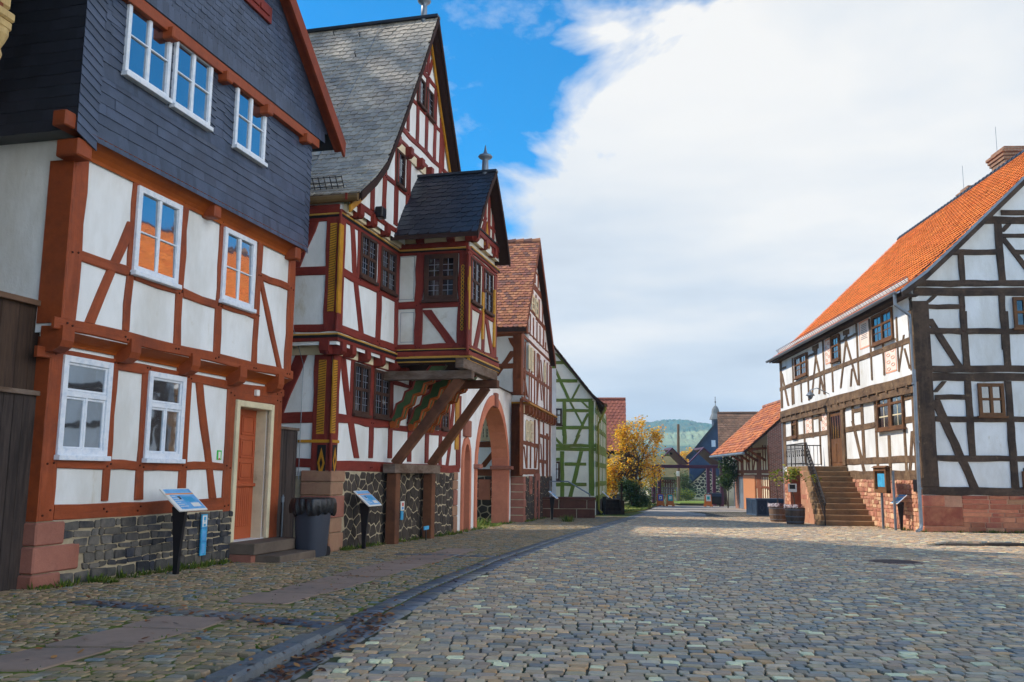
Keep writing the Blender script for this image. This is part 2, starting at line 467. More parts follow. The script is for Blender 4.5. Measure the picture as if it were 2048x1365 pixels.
def coursed(mb, fn, u0, u1, z0, z1, hmin, hmax, wmin, wmax, h, gap=.008, keep=None, jit=.006, zlow=None):
    z = z1
    while z > z0 + .03:
        hh = R.uniform(hmin, hmax)
        lo = max(z - hh, z0)
        u = u0 - R.uniform(0, wmin * .8)
        while u < u1 - .01:
            w = R.uniform(wmin, wmax)
            a, b = max(u, u0), min(u + w, u1)
            if b - a > .04 and (keep is None or keep((a + b) / 2, (z + lo) / 2)):
                j = lambda: R.uniform(-jit, jit)
                stone(mb, [(a + gap + j(), lo + gap + j()), (b - gap + j(), lo + gap + j()), (b - gap + j(), z - gap + j()), (a + gap + j(), z - gap + j())], fn, h * R.uniform(.6, 1.3), round_=.93, c=.018, dome=.06)
            u += w
        z -= hh
def lettering(body, size, co, right, up, mat, name, parent=None, ext=.001):
    cu = bpy.data.curves.new(name, 'FONT'); cu.body = body; cu.size = size; cu.extrude = ext; cu.align_x = 'CENTER'; cu.align_y = 'CENTER'; cu.resolution_u = 2
    o = bpy.data.objects.new(name, cu); COL.objects.link(o)
    nrm = right.cross(up).normalized()
    m = Matrix((right.normalized(), up.normalized(), nrm)).transposed().to_4x4(); m.translation = co - (Vector(parent['_o']) if parent is not None and '_o' in parent else Vector())
    o.matrix_local = m; o.parent = parent; o.data.materials.append(mat)
    return o
def leaf(mb, p, s, up=.3):
    a = R.uniform(0, 6.28); d = Vector((math.cos(a), math.sin(a), R.uniform(-up, up))) * s; e = Vector((-math.sin(a), math.cos(a), R.uniform(-up, up))) * s * .6
    mb.add([p - d, p + e * .8 - d * .2, p + d * .5 + e * .7, p + d, p + d * .5 - e * .7, p - e * .8 - d * .2], [(0, 1, 2, 3), (0, 3, 4, 5)])
def tuft(mb, p, h, n=18, spread=.12):
    for i in range(n):
        a = R.uniform(0, 6.28); r = R.uniform(0, spread); b = p + Vector((math.cos(a) * r, math.sin(a) * r, 0)); t = Vector((math.cos(a), math.sin(a), 0)) * h * R.uniform(.2, .9) + Vector((0, 0, 1)) * h * R.uniform(.5, 1.1); w = Vector((-math.sin(a), math.cos(a), 0)) * R.uniform(.006, .016)
        mb.add([b - w, b + w, b + t * .6 + w * .8, b + t, b + t * .6 - w * .8], [(0, 1, 2, 3, 4)])
def sstep(x, a, b):
    t = min(1, max(0, (x - a) / (b - a))); return t * t * (3 - 2 * t)
WHITE = (222, 222, 220)
m_plaster = M('white_limewash', (228, 229, 228), (210, 209, 204), var=.05, scale=2.6, rough=.92, bump=.45, bscale=9, patch=.52, pscale=.9, bdist=.02, spec=.1, stretch=(1, 1, .45), dirt=((188, 180, 160), .60, 1.3))
m_plaster_s = M('aged_limewash', (216, 214, 206), (198, 193, 180), var=.05, scale=3, rough=.92, bump=.4, bscale=12, patch=.5, pscale=.8, bdist=.012, spec=.1, dirt=((170, 158, 132), .6, 1.2))
m_cream = M('cream_plaster', (222, 208, 176), (206, 190, 156), var=.06, scale=4, rough=.9, bump=.2)
m_plaster_pale = M('pale_yellow_plaster', (240, 236, 216), (230, 224, 204), var=.04, scale=3, rough=.9, bump=.2)
m_orange = M('rust_orange_paint', (144, 68, 33), (122, 58, 32), grain=.75, var=.16, scale=9, rough=.55, bump=.35, bscale=22, spec=.3, dirt=((88, 44, 28), .62, 5))
m_ochre = M('ochre_board', (160, 80, 28), (142, 68, 26), var=.1, scale=6, rough=.55, bump=.2)
m_peg = M('dark_peg', (70, 34, 24), var=.2, rough=.8, bump=0)
m_red = M('oxblood_paint', (122, 46, 35), (102, 37, 31), grain=.75, var=.14, scale=9, rough=.6, bump=.35, bscale=24, dirt=((70, 26, 26), .6, 4))
m_redpeg = M('dark_red_peg', (66, 22, 22), rough=.8, bump=0)
m_gold = M('gold_paint', (184, 130, 36), (160, 108, 28), var=.15, scale=12, rough=.5)
m_black = M('black_paint', (30, 28, 30), var=.2, rough=.6)
m_yline = M('yellow_line_paint', (186, 142, 66), var=.1, rough=.6, bump=0)
m_greenpaint = M('dark_green_paint', (62, 84, 52), (80, 92, 50), var=.2, rough=.6)
m_brown = M('brown_timber', (122, 66, 36), (98, 54, 32), grain=.75, var=.2, scale=8, rough=.7, bump=.35)
m_green = M('green_timber', (104, 126, 52), (112, 116, 52), grain=.6, var=.2, scale=8, rough=.7, bump=.3)
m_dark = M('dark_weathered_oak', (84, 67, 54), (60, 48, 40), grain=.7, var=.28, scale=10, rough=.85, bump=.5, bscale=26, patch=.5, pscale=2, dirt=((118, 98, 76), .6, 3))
m_dark2 = M('paler_brown_oak', (118, 94, 70), (88, 68, 52), grain=.7, var=.28, scale=10, rough=.88, bump=.5, bscale=26, patch=.5, pscale=2, dirt=((160, 138, 106), .58, 3))  # paler oak tone for the street front timbers
m_greywood = M('grey_weathered_beam', (120, 104, 92), (92, 72, 58), var=.25, scale=7, rough=.88, bump=.5, bscale=26, stretch=(1, 1, 3), patch=.5, pscale=1.5)
m_propwood = M('brown_prop_timber', (112, 72, 50), (86, 56, 42), var=.22, scale=7, rough=.85, bump=.45, bscale=26)
m_plank = M('dark_plank', (72, 62, 58), (52, 46, 44), var=.3, scale=5, rough=.9, bump=.5, bscale=20, stretch=(7, 7, .7), isl=.28, pscale=2)
m_plank2 = M('brown_plank', (70, 54, 44), (54, 42, 36), var=.25, scale=5, rough=.9, bump=.5, bscale=20, stretch=(7, 7, .7), isl=.18)
m_winwhite = M('white_window_paint', (222, 226, 232), (200, 210, 222), var=.05, scale=14, rough=.5, bump=.2, bscale=30, patch=.56, pscale=9)
m_winbrown = M('brown_window_wood', (74, 50, 40), (54, 38, 34), var=.25, scale=10, rough=.75, bump=.3)
m_winoak = M('oak_window_wood', (112, 76, 46), (86, 58, 38), var=.25, scale=10, rough=.75, bump=.3)
m_lead = M('pale_lead', (118, 120, 130), var=.12, rough=.6, bump=0)
m_stonedoor = M('cream_stone', (214, 200, 166), (196, 182, 150), var=.08, scale=6, rough=.85, bump=.25, dirt=((150, 132, 104), .62, 2))
m_doorpaint = M('orange_door_paint', (172, 84, 50), (158, 76, 46), var=.07, scale=7, rough=.5, bump=.15)
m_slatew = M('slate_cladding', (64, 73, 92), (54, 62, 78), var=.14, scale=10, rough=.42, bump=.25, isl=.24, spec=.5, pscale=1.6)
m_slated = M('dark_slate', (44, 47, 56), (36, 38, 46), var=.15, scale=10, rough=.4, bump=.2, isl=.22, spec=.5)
m_slateroof = M('weathered_slate_roof', (176, 167, 152), (148, 141, 131), var=.16, scale=9, rough=.5, bump=.3, isl=.2, spec=.45, patch=.55, pscale=.8, dirt=((112, 98, 70), .62, 1.5))
m_soffit = M('dark_soffit', (52, 34, 28), var=.2, rough=.85)
m_barge = M('brown_bargeboard', (130, 58, 34), (100, 46, 30), var=.2, rough=.65)
m_basalt = M('basalt_block', (84, 84, 88), (106, 100, 92), var=.25, scale=14, rough=.8, bump=.5, bscale=24, isl=.2, bdist=.02, palette=[(50, 52, 58), (62, 62, 66), (44, 46, 52), (76, 74, 70), (92, 86, 78), (56, 58, 66), (68, 65, 60), (47, 49, 54), (82, 80, 78)])
m_basalt2 = M('brown_basalt', (70, 62, 56), (58, 52, 48), var=.25, scale=14, rough=.85, bump=.5, bscale=24, isl=.32, bdist=.02)
m_mortar = M('lime_mortar', (178, 163, 136), (150, 136, 112), var=.15, scale=14, rough=.95, bump=.5)
m_sand = M('red_sandstone', (160, 106, 90), (146, 92, 76), var=.12, scale=9, rough=.88, bump=.45, bscale=20, isl=.16, bdist=.02, dirt=((120, 84, 70), .6, 3))
m_sandtan = M('tan_sandstone', (164, 126, 100), (150, 108, 88), var=.12, scale=9, rough=.88, bump=.45, bscale=20, isl=.2, bdist=.02)
m_sandpink = M('pink_sandstone', (196, 122, 94), (180, 108, 84), var=.1, scale=5, rough=.85, bump=.3, isl=.08)
m_rubblered = M('red_sandstone_rubble', (170, 98, 74), (186, 124, 92), var=.16, scale=9, rough=.9, bump=.5, bscale=20, isl=.28, palette=[(168, 98, 74), (184, 116, 86), (150, 84, 66), (176, 104, 80), (196, 148, 110), (160, 92, 76)], bdist=.02)
m_rubblelit = M('sunlit_red_rubble', (190, 140, 112), var=.16, scale=9, rough=.9, bump=.5, bscale=20, isl=.16, palette=[(190, 140, 112), (202, 154, 122), (176, 122, 98), (196, 144, 118), (212, 176, 140), (182, 128, 106), (168, 112, 92)], bdist=.02)  # lightened copy of the red rubble: sun on the street front in the colour
m_step = M('brown_stone_step', (144, 114, 82), (118, 98, 74), var=.14, scale=7, rough=.85, bump=.35, dirt=((88, 76, 52), .58, 2.5))
m_stepgrey = M('grey_stone_step', (110, 96, 84), (92, 80, 70), var=.14, scale=7, rough=.85, bump=.35)
m_tileold = M('old_clay_tile', (172, 98, 68), var=.14, scale=10, rough=.8, bump=.3, isl=.12, palette=[(158, 104, 78), (168, 114, 86), (146, 94, 76), (136, 90, 78), (172, 120, 88), (154, 102, 74), (120, 86, 76)], dirt=((150, 120, 70), .62, 1.5))
m_tilenew = M('bright_orange_tile', (255, 146, 66), (246, 126, 56), var=.1, scale=8, rough=.7, bump=.15, isl=.17)
m_tilebrown = M('brown_flat_tile', (150, 84, 62), (128, 70, 54), var=.14, scale=8, rough=.8, bump=.2, isl=.16)
m_tilemoss = M('mossy_brown_tile', (118, 90, 72), (98, 78, 62), var=.16, rough=.9, bump=.3, isl=.25)
m_zinc = M('zinc', (122, 132, 142), (104, 112, 122), var=.1, rough=.45, metal=.35, spec=.5, bump=.1)
m_zincdark = M('patinated_gutter', (112, 88, 56), (92, 74, 50), var=.15, rough=.6, bump=.1)
m_iron = M('wrought_iron', (46, 42, 42), var=.2, rough=.6, bump=.1, metal=.3)
m_binplastic = M('grey_bin_plastic', (62, 66, 76), var=.06, rough=.5, bump=.08)
m_bag = M('black_bin_bag', (24, 24, 28), var=.2, rough=.28, bump=.6, bscale=14, spec=.6, bdist=.03)
m_signblack = M('black_sign_post', (34, 33, 36), var=.1, rough=.4, bump=.05)
m_signblue = M('blue_print', (88, 152, 206), (120, 178, 220), var=.06, rough=.45, bump=0, patch=.5, pscale=5)
m_signwhite = M('white_print', (226, 222, 214), var=.04, rough=.45, bump=0)
m_signorange = M('orange_print', (222, 130, 50), var=.04, rough=.45, bump=0)
m_signcyan = M('cyan_print', (60, 150, 196), (84, 176, 214), var=.05, rough=.45, bump=0, pscale=6)
m_stickgreen = M('green_sticker', (58, 190, 70), var=.05, rough=.4, bump=0)
m_stickred = M('red_print', (190, 40, 40), var=.05, rough=.4, bump=0)
m_purple = M('purple_steel', (84, 38, 62), (74, 32, 56), var=.08, rough=.45, bump=.05, spec=.4)
m_yellowwood = M('yellow_carved_wood', (196, 166, 112), (170, 140, 90), var=.15, scale=8, rough=.7, bump=.4, stretch=(4, 4, 1))
def glass(name, tint, refl=.55, rough=.03, wob=.3):
    m = bpy.data.materials.new(name); n = NT(m)
    tc = coord(n)
    b = n.t.nodes.new('ShaderNodeBsdfPrincipled'); b.inputs['Base Color'].default_value = (*lin(tint), 1); b.inputs['Roughness'].default_value = .12
    g = n.t.nodes.new('ShaderNodeBsdfGlossy'); g.inputs['Roughness'].default_value = rough; g.inputs['Color'].default_value = (.9, .95, 1, 1)
    bn = n.t.nodes.new('ShaderNodeBump'); bn.inputs['Strength'].default_value = wob; bn.inputs['Distance'].default_value = .004
    n.l(n.noise(tc, 3.5, 1, .4), bn.inputs['Height']); n.l(bn.outputs[0], g.inputs['Normal'])
    lw = n.t.nodes.new('ShaderNodeLayerWeight'); lw.inputs['Blend'].default_value = .35
    mx = n.t.nodes.new('ShaderNodeMixShader'); n.l(n.mr(lw.outputs['Fresnel'], 0, 1, refl, min(1, .45 + refl)), mx.inputs[0]); n.l(b.outputs[0], mx.inputs[1]); n.l(g.outputs[0], mx.inputs[2])
    o = n.t.nodes.new('ShaderNodeOutputMaterial'); n.l(mx.outputs[0], o.inputs[0]); return m
m_glass = glass('window_glass', (26, 32, 40), .40)
m_glassdark = glass('old_window_glass', (20, 20, 24), .06, .08, .5)
def brickmat(name, c1, c2, mort, sx, sz, rot=None):
    m = bpy.data.materials.new(name); n = NT(m)
    tc = coord(n)
    sep = n.t.nodes.new('ShaderNodeSeparateXYZ'); n.l(tc, sep.inputs[0])
    cmb = n.t.nodes.new('ShaderNodeCombineXYZ'); n.l(n.math('ADD', sep.outputs[0], sep.outputs[1]), cmb.inputs[0]); n.l(sep.outputs[2], cmb.inputs[1])
    b = n.t.nodes.new('ShaderNodeTexBrick'); n.l(cmb.outputs[0], b.inputs['Vector'])
    b.inputs['Color1'].default_value = (*lin(c1), 1); b.inputs['Color2'].default_value = (*lin(c2), 1); b.inputs['Mortar'].default_value = (*lin(mort), 1)
    b.inputs['Scale'].default_value = 1; b.inputs['Brick Width'].default_value = sx; b.inputs['Row Height'].default_value = sz; b.inputs['Mortar Size'].default_value = .012; b.inputs['Mortar Smooth'].default_value = .3
    hs = n.t.nodes.new('ShaderNodeHueSaturation'); n.l(b.outputs['Color'], hs.inputs['Color']); n.l(n.mr(n.noise(tc, 5, 6, .7), .3, .7, .75, 1.25), hs.inputs['Value'])
    n.out(hs.outputs[0], .9, n.math('ADD', n.math('MULTIPLY', b.outputs['Fac'], -1.), n.noise(tc, 30)), .4, .01)
    return m
m_brick = brickmat('old_brick', (160, 92, 70), (128, 76, 62), (176, 160, 140), .25, .08)
m_brickch = brickmat('chimney_brick', (150, 104, 74), (120, 84, 66), (150, 134, 112), .25, .08)
m_leafy = lambda name, pal, tr=.25: leafmat(name, pal, tr)
def leafmat(name, pal, tr=.3):
    m = bpy.data.materials.new(name); n = NT(m)
    rnd = n.t.nodes.new('ShaderNodeNewGeometry').outputs['Random Per Island']
    k = len(pal)
    col = n.ramp(rnd, [(i / k, lin(c)) for i, c in enumerate(pal)], 'CONSTANT')
    b = n.t.nodes.new('ShaderNodeBsdfPrincipled'); n.l(col, b.inputs['Base Color']); b.inputs['Roughness'].default_value = .6; b.inputs['Specular IOR Level'].default_value = .2
    t = n.t.nodes.new('ShaderNodeBsdfTranslucent'); n.l(col, t.inputs['Color'])
    mx = n.t.nodes.new('ShaderNodeMixShader'); mx.inputs[0].default_value = tr; n.l(b.outputs[0], mx.inputs[1]); n.l(t.outputs[0], mx.inputs[2])
    o = n.t.nodes.new('ShaderNodeOutputMaterial'); n.l(mx.outputs[0], o.inputs[0]); return m
m_leafyellow = leafmat('yellow_leaf', [(250, 206, 56), (244, 190, 44), (250, 214, 84), (232, 160, 42), (240, 196, 62), (196, 160, 60), (150, 142, 52)], .5)
m_leafgreen = leafmat('green_leaf', [(70, 96, 40), (58, 84, 36), (88, 112, 48), (50, 72, 34)])
m_leafdark = leafmat('dark_shrub_leaf', [(48, 72, 40), (40, 62, 38), (60, 84, 46), (74, 96, 52)])
m_leaflime = leafmat('yellow_green_leaf', [(132, 138, 42), (110, 124, 40), (156, 150, 50), (92, 108, 40)])
m_deadleaf = leafmat('fallen_leaf', [(120, 74, 44), (150, 96, 52), (96, 60, 42), (168, 120, 70), (84, 56, 44)], .1)
m_grassb = leafmat('grass_blade', [(84, 108, 44), (100, 120, 50), (70, 94, 40), (120, 126, 56)], .3)
m_bark = M('bark', (84, 70, 58), var=.25, rough=.9, bump=.5)
m_pot = M('barrel_oak', (112, 92, 78), (90, 74, 64), var=.2, rough=.85, bump=.3, isl=.18, stretch=(3, 3, 1))
m_hoop = M('barrel_hoop', (120, 122, 128), var=.15, rough=.5, metal=.5)
m_planter = M('blue_planter', (48, 64, 84), (40, 54, 74), var=.12, rough=.55, bump=.2)
m_flowerw = leafmat('white_flower', [(236, 228, 230), (228, 214, 222), (240, 236, 232)], .2)
m_heather = leafmat('heather', [(120, 66, 72), (98, 56, 60), (138, 84, 84), (84, 70, 52)], .2)
m_orangeboard = M('orange_board', (206, 112, 52), var=.05, rough=.5, bump=.05)
m_teal = M('teal_print', (50, 168, 160), var=.05, rough=.5, bump=0)
m_blueprint = M('royal_blue_print', (60, 90, 170), var=.05, rough=.5, bump=0)
m_moss = M('moss', (84, 100, 36), (70, 86, 34), var=.2, rough=.95, bump=.5)
m_thatch = M('mossy_thatch', (118, 108, 72), (98, 96, 66), var=.15, rough=.95, bump=.5)
m_pole = M('weathered_pole', (112, 92, 74), var=.15, rough=.9, bump=.3)
m_fence_g = M('green_mesh', (70, 110, 84), var=.1, rough=.7, bump=0)
ZV = Vector((0, 0, 1))
DL = hdir(1480)
H1 = Fac(G(74, 1180), DL, 'A')
def quoin(mb, f, u0, u1, z0, z1, d, side, sw, r=.02):
    """corner block: runs u0..u1 along the facade and sw back along the side wall"""
    c = f.P((u0 + u1) / 2, (z0 + z1) / 2, (d - sw) / 2 + 0)
    mb.bbox(c, f.U * (u1 - u0) / 2, f.N * (d + sw) / 2, ZV * (z1 - z0) / 2, r)
def hip_leaf(mb, c, n, s):
    pass
def slate_house():
    f = H1; c0 = f.P(0, -.2)
    root = thing('timber_framed_house', 'rust orange half-timbered house with dark slate clad upper storey and orange door', 'house', c0)
    A1, B1 = -.12, 5.78      # corners of the ground floor
    side = Fac(f.P(A1, 0, 0), f.N, 'A')
    dn = 9.0
    # ---- masonry base
    gl = lambda u: gz(f.P(u, 0).y) - .12
    zs = .62
    core = MB()
    core.prism([f.P(A1 - .02, -.9, .03), f.P(4.25, -.9, .03), f.P(4.25, zs, .03), f.P(A1 - .02, zs, .03)], f.N * -.3)
    core.prism([f.P(A1 - .02, -.9, .03), f.P(A1 - .02, zs, .03), f.P(A1 - .02, zs, -dn), f.P(A1 - .02, -.9, -dn)], f.U * .3)
    plinth = core.build('plinth', m_mortar, root)
    st = MB()
    fn = lambda u, z, h: f.P(u, z, .03 + h)
    coursed(st, fn, .30, 4.24, -.40, zs - .015, .075, .17, .10, .36, .026, gap=.007, jit=.017,
                   keep=lambda u, z: u > (.62 if .0 < z < .34 else .32) and z > gl(u) - .05)
    st.build('rubble_stones', m_basalt, plinth)
    q = MB()
    quoin(q, f, -.16, .33, .33, zs - .01, .06, None, .35); quoin(q, f, -.17, .62, .0, .32, .062, None, .33); quoin(q, f, -.19, .30, -.5, -.01, .075, None, .36)
    q.build('quoin', m_sand, root)
    # ---- plaster walls
    w = MB()
    door = (4.36, 5.33, -.02, 2.16)
    du0, du1, dz0, dz1 = wquad(f, 0, [(968, 497), (1122, 515), (1103, 1072), (945, 1080)], 'B')
    fu0, fu1 = du0 + .10, du1 - .10
    hole = (fu0, fu1, dz0, dz1 - .11)
    wall(w, f, None, 0, [(A1, 3.1), (B1, 3.1)], -.5, [hole], .42)
    wall(w, f, None, .2, [(-.2, 5.45), (B1 - .12, 5.45)], 2.94)
    wall(w, side, None, 0, [(-dn, 5.6), (0, 5.6)], -.5); wall(w, side, None, .08, [(-dn, 5.6), (.2, 5.6)], 2.94)
    right = Fac(f.P(B1, 0, 0), -f.N)
    wall(w, right, None, 0, [(0, 8), (dn, 8)], -.8); wall(w, right, None, -.1, [(-.2, 8), (0, 8)], 2.94)
    back = Fac(f.P(B1, 0, -dn), -f.U)
    wall(w, back, None, 0, [(0, 8), (2.9, 11), (B1 - A1, 8)], -.8)
    w.build('wall', m_plaster, root)
    # ---- ground floor frame
    g = Frame(f, 0, .035, 'B')
    g.V(234, 300, 182, 998, 66)
    g.V(478, 335, 424, 915, 28); g.V(612, 370, 562, 910, 31); g.V(785, 408, 738, 900, 28)
    g.D(818, 408, 878, 905, 26)
    g.V(957, 440, 926, 960, 33); g.V(1146, 470, 1122, 1072, 34)
    g.H(225, 757, 920, 778, 42); g.H(216, 963, 945, 927, 66)
    g.H(150, 287, 1166, 474, 48, ext=.02)
    g.H(960, 470, 1160, 500, 50, snap=False)
    g.done(root, m_orange, m_peg)
    mb = MB()                     # the side of the corner post
    mb.box(f.P(A1 - .02, .6, .028), f.U * .02, f.N * -.30, ZV * 2.3)
    mb.box(f.P(-.235, 3.05, .225), f.U * .03, f.N * -.36, ZV * 2.1)
    mb.build('corner_post', m_orange, root)
    # ---- upper floor frame
    d2 = .2
    h = Frame(f, d2, .035, 'A')
    h.V(161.5, 318, 136, 640, 27, 'P')
    h.V(262 + 9, 360, 262 - 11, 662, 13, 'P'); h.V(369, 416, 351, 690, 12, 'P'); h.V(443, 450, 433, 708, 12, 'P'); h.V(520, 488, 506, 728, 9, 'P'); h.V(584, 516, 573, 745, 12, 'P')
    h.H(350, 1137, 560, 1190, 46); h.H(590, 1215, 785, 1285, 34); h.H(800, 1295, 965, 1345, 40); h.H(443, 609, 513, 632, 15, 'P')
    h.H(1140, 1215 + 10, 1275, 1262, 30)
    h.D(263, 447, 176, 646, 18, 'P'); h.D(519, 553, 557, 738, 9, 'P')
    h.H(385, 697, 1300, 1125, 42, ext=.15)
    h.H(240, 176, 1195, 392, 52, 'B', ext=.1)
    h.done(root, m_orange, m_peg)
    # ---- coved boards under both overhangs, with the joist ends between
    cv = MB()
    def cove(z0, d0, z1, d1, u0, u1):
        n = 5
        P = [(z0 + (z1 - z0) * (i / n), d0 + (d1 - d0) * (1 - math.cos(i / n * math.pi / 2))) for i in range(n + 1)]
        for (a, b), (c, e) in zip(P, P[1:]): cv.add([f.P(u0, a, b), f.P(u1, a, b), f.P(u1, c, e), f.P(u0, c, e)], [(0, 1, 2, 3)])
    z_pl = f.uz(490, 312, 0, 'B')[1]; z_jb = 2.93
    cove(z_pl - .02, .03, z_jb + .02, .24, A1 - .05, B1 - .03)
    cove(5.22, .23, 5.46, .47, -.25, B1 - .08)
    cv.build('cove_board', m_ochre, root)
    for i, (bx, by) in enumerate([(285, 245), (566, 295), (815, 350), (1010, 397), (1166, 428)]):
        b = MB()
        u, z = f.uz(bx, by, .28, 'B')
        hw = .105
        prof = [(-.05, z + .16), (.27, z + .16), (.27, z - .02), (.24, z - .10), (.14, z - .16), (-.05, z - .17)]
        b.prism([f.P(u - hw, zz, dd) for dd, zz in prof], f.U * hw * 2)
        b.build('joist_bracket', m_orange, root)
    for bx, by, s in [(372, 660, .13), (958, 932, .09), (1312, 1118, .10)]:
        b = MB(); u, z = f.uz(bx, by, .42, 'A')
        bar(b, f, u - s, u + s, z - .11, z + .12, .1, .44, .02); b.build('joist_bracket', m_orange, root)
    b = MB(); c = side.P(.34, 5.52, .36); b.bbox(c, f.U * .2, f.N * .1, ZV * .1, .015); b.build('joist_bracket', m_orange, root)
    # ---- slate storey
    d3 = .45; SU0, SU1, zs0, zs1 = -.5, 5.68, 5.42, 7.5
    bx = MB()
    bx.prism([f.P(SU0 + .03, zs0 + .02, d3 - .03), f.P(SU1, zs0 + .02, d3 - .03), f.P(SU1, 8.2, d3 - .03), f.P(SU0 + .03, 8.2, d3 - .03)], f.N * -(dn + d3))
    bx.prism([f.P(SU0 + .1, 8.1, d3 + .06), f.P(SU1 + .1, 8.1, d3 + .06), f.P(2.6, 10.75, d3 + .06)], f.N * -(dn + d3))
    bx.build('upper_storey', m_slated, root)
    sides = Fac(f.P(SU0, 0, d3), f.N, 'A')
    S = MB()
    wn = [wquad(f, d3 + .07, p, 'A') for p in ([(572, -6), (762, 112), (749, 440), (556, 320)], [(778, 173), (940, 268), (930, 566), (764, 460)], [(1045, 363), (1178, 458), (1168, 724), (1040, 640)])]
    fs = lambda a, b, hh: f.P(a, b, d3 + hh)
    nw = lambda a, b: not any(u0 - .02 < a < u1 + .02 and z0 - .04 < b < z1 + .02 for u0, u1, z0, z1 in wn)
    zwin = min(x[2] for x in wn)
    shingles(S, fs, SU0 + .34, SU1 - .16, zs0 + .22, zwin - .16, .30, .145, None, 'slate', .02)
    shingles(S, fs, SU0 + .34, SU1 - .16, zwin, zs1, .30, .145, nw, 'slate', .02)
    rot = lambda o: (lambda a, b, hh: f.P(b, a, d3 + hh))
    for (za, zb) in ((zs0 - .03, zs0 + .235), (zwin - .20, zwin + .03)):      # borders of upright slates
        a = SU0 + .3
        while a < SU1 - .14:
            S.add([f.P(a - .02, za, d3 + .004), f.P(a + .1, za, d3 + .018), f.P(a + .075, (za + zb) / 2, d3 + .018), f.P(a + .03, zb, d3 + .016), f.P(a - .07, zb, d3 + .003), f.P(a - .035, (za + zb) / 2, d3 + .003),
                   f.P(a + .1, za, d3), f.P(a + .075, (za + zb) / 2, d3), f.P(a + .03, zb, d3)], [(0, 1, 2, 3, 4, 5), (1, 6, 7, 2), (2, 7, 8, 3)])
            a += .098
    z = zs0 - .02
    while z < zs1:                # slanted border slates at the corners
        for u0, u1, k in ((SU0 - .01, SU0 + .36, -.13), (SU1 - .17, SU1 + .012, -.05)):
            S.add([f.P(u0, z, d3 + .02), f.P(u1, z + k, d3 + .022), f.P(u1, z + k + .17, d3 + .005), f.P(u0, z + .17, d3 + .005), f.P(u0, z, d3), f.P(u1, z + k, d3)], [(0, 1, 2, 3), (4, 5, 1, 0)])
        z += .125
    for u0, u1, z0, z1 in wn:      # slate reveals beside the windows
        z = z0 - .02
        while z < min(z1, zs1):
            for a, b in ((u0 - .27, u0 + .01), (u1 - .01, u1 + .2)):
                S.add([f.P(a, z + .03, d3 + .022), f.P(b, z - .01, d3 + .03), f.P(b, z + .15, d3 + .012), f.P(a, z + .17, d3 + .012), f.P(a, z + .03, d3), f.P(b, z - .01, d3)], [(0, 1, 2, 3), (4, 5, 1, 0)])
            z += .13
    S.build('slate_cladding', m_slatew, root)
    S = MB()
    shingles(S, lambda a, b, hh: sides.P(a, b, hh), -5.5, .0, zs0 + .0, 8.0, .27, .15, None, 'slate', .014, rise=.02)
    S.build('slate_cladding', m_slated, root, label='side wall slate cladding, its shade put in as nearly black colour')  # darker slate than the front: the side wall's shade is in the colour
    S = MB()                       # gable slates above the string beam
    ap = (2.66, 10.85)
    kp = lambda a, b: b < ap[1] - abs(a - ap[0]) * .80 - .1 and not (g0 < a < g1 and q0 < b < q1)
    g0, g1, q0, q1 = wquad(f, d3 + .08, [(1068, -24), (1186, -10), (1186, 106), (1072, 12)], 'A')
    shingles(S, lambda a, b, hh: f.P(a, b, d3 + .08 + hh), SU0 - .3, SU1 + .5, 7.86, 10.9, .17, .105, kp, 'fish', .014)
    a = SU0 - .2
    while a < SU1 + .25:
        S.add([f.P(a, 7.64, d3 + .12), f.P(a + .135, 7.64, d3 + .12), f.P(a + .135, 7.87, d3 + .1), f.P(a, 7.87, d3 + .1)], [(0, 1, 2, 3)])
        a += .14
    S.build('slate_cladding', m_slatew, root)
    b = MB(); bar(b, f, SU0 - .05, SU1 + .12, 7.46, 7.63, d3 - .05, d3 + .11); b.build('string_beam', m_orange, root)
    for bx_, by_ in ((780, 150), (1018, 341), (1196, 485), (1366, 611)):
        b = MB(); u, z = f.uz(bx_, by_, d3 + .2, 'A'); bar(b, f, u - .085, u + .085, z - .09, z + .09, d3, d3 + .2, .02); b.build('joist_bracket', m_orange, root)
    b = MB(); bar(b, f, g0, g1, q0, q1, d3 + .05, d3 + .14); bar(b, f, g0 + .1, (g0 + g1) / 2 - .02, q0 + .1, q1 - .1, d3 + .13, d3 + .165); bar(b, f, (g0 + g1) / 2 + .02, g1 - .1, q0 + .1, q1 - .1, d3 + .13, d3 + .165)
    b.build('gable_shutter', m_red, root)
    for k, (u0, u1, z0, z1) in enumerate(wn):
        window(root, f, u0, u1, z0, z1, d3 + .02, m_winwhite, m_glass, .065, .05, v=[(.5, 0, 1, .06)], h=[(.52, 0, .48, .022), (.52, .52, 1, .022)], sill=.02)
    # ---- roof
    rf = MB()
    for s in (-1, 1):
        e = (ap[0] + s * 3.88, 7.76)
        ring = [f.P(ap[0], ap[1] + .12, .72), f.P(e[0], e[1] + .10, .72), f.P(e[0], e[1] - .06, .72), f.P(ap[0], ap[1] - .06, .72)]
        rf.prism(ring, f.N * -(dn + .9))
    rf.build('roof', m_slated, root)
    bb = MB()
    for s in (-1, 1):
        e = (ap[0] + s * 3.86, 7.70)
        bb.prism([f.P(ap[0], ap[1] + .08, .73), f.P(e[0], e[1] + .12, .73), f.P(e[0] - s * .02, e[1] - .18, .73), f.P(ap[0], ap[1] - .22, .73)], f.N * .05)
        bb.prism([f.P(ap[0], ap[1] - .06, .55), f.P(e[0], e[1] + .0, .55), f.P(e[0] - s * .02, e[1] - .07, .55), f.P(ap[0], ap[1] - .14, .55)], f.N * .17)
    bb.build('bargeboard', m_barge, root)
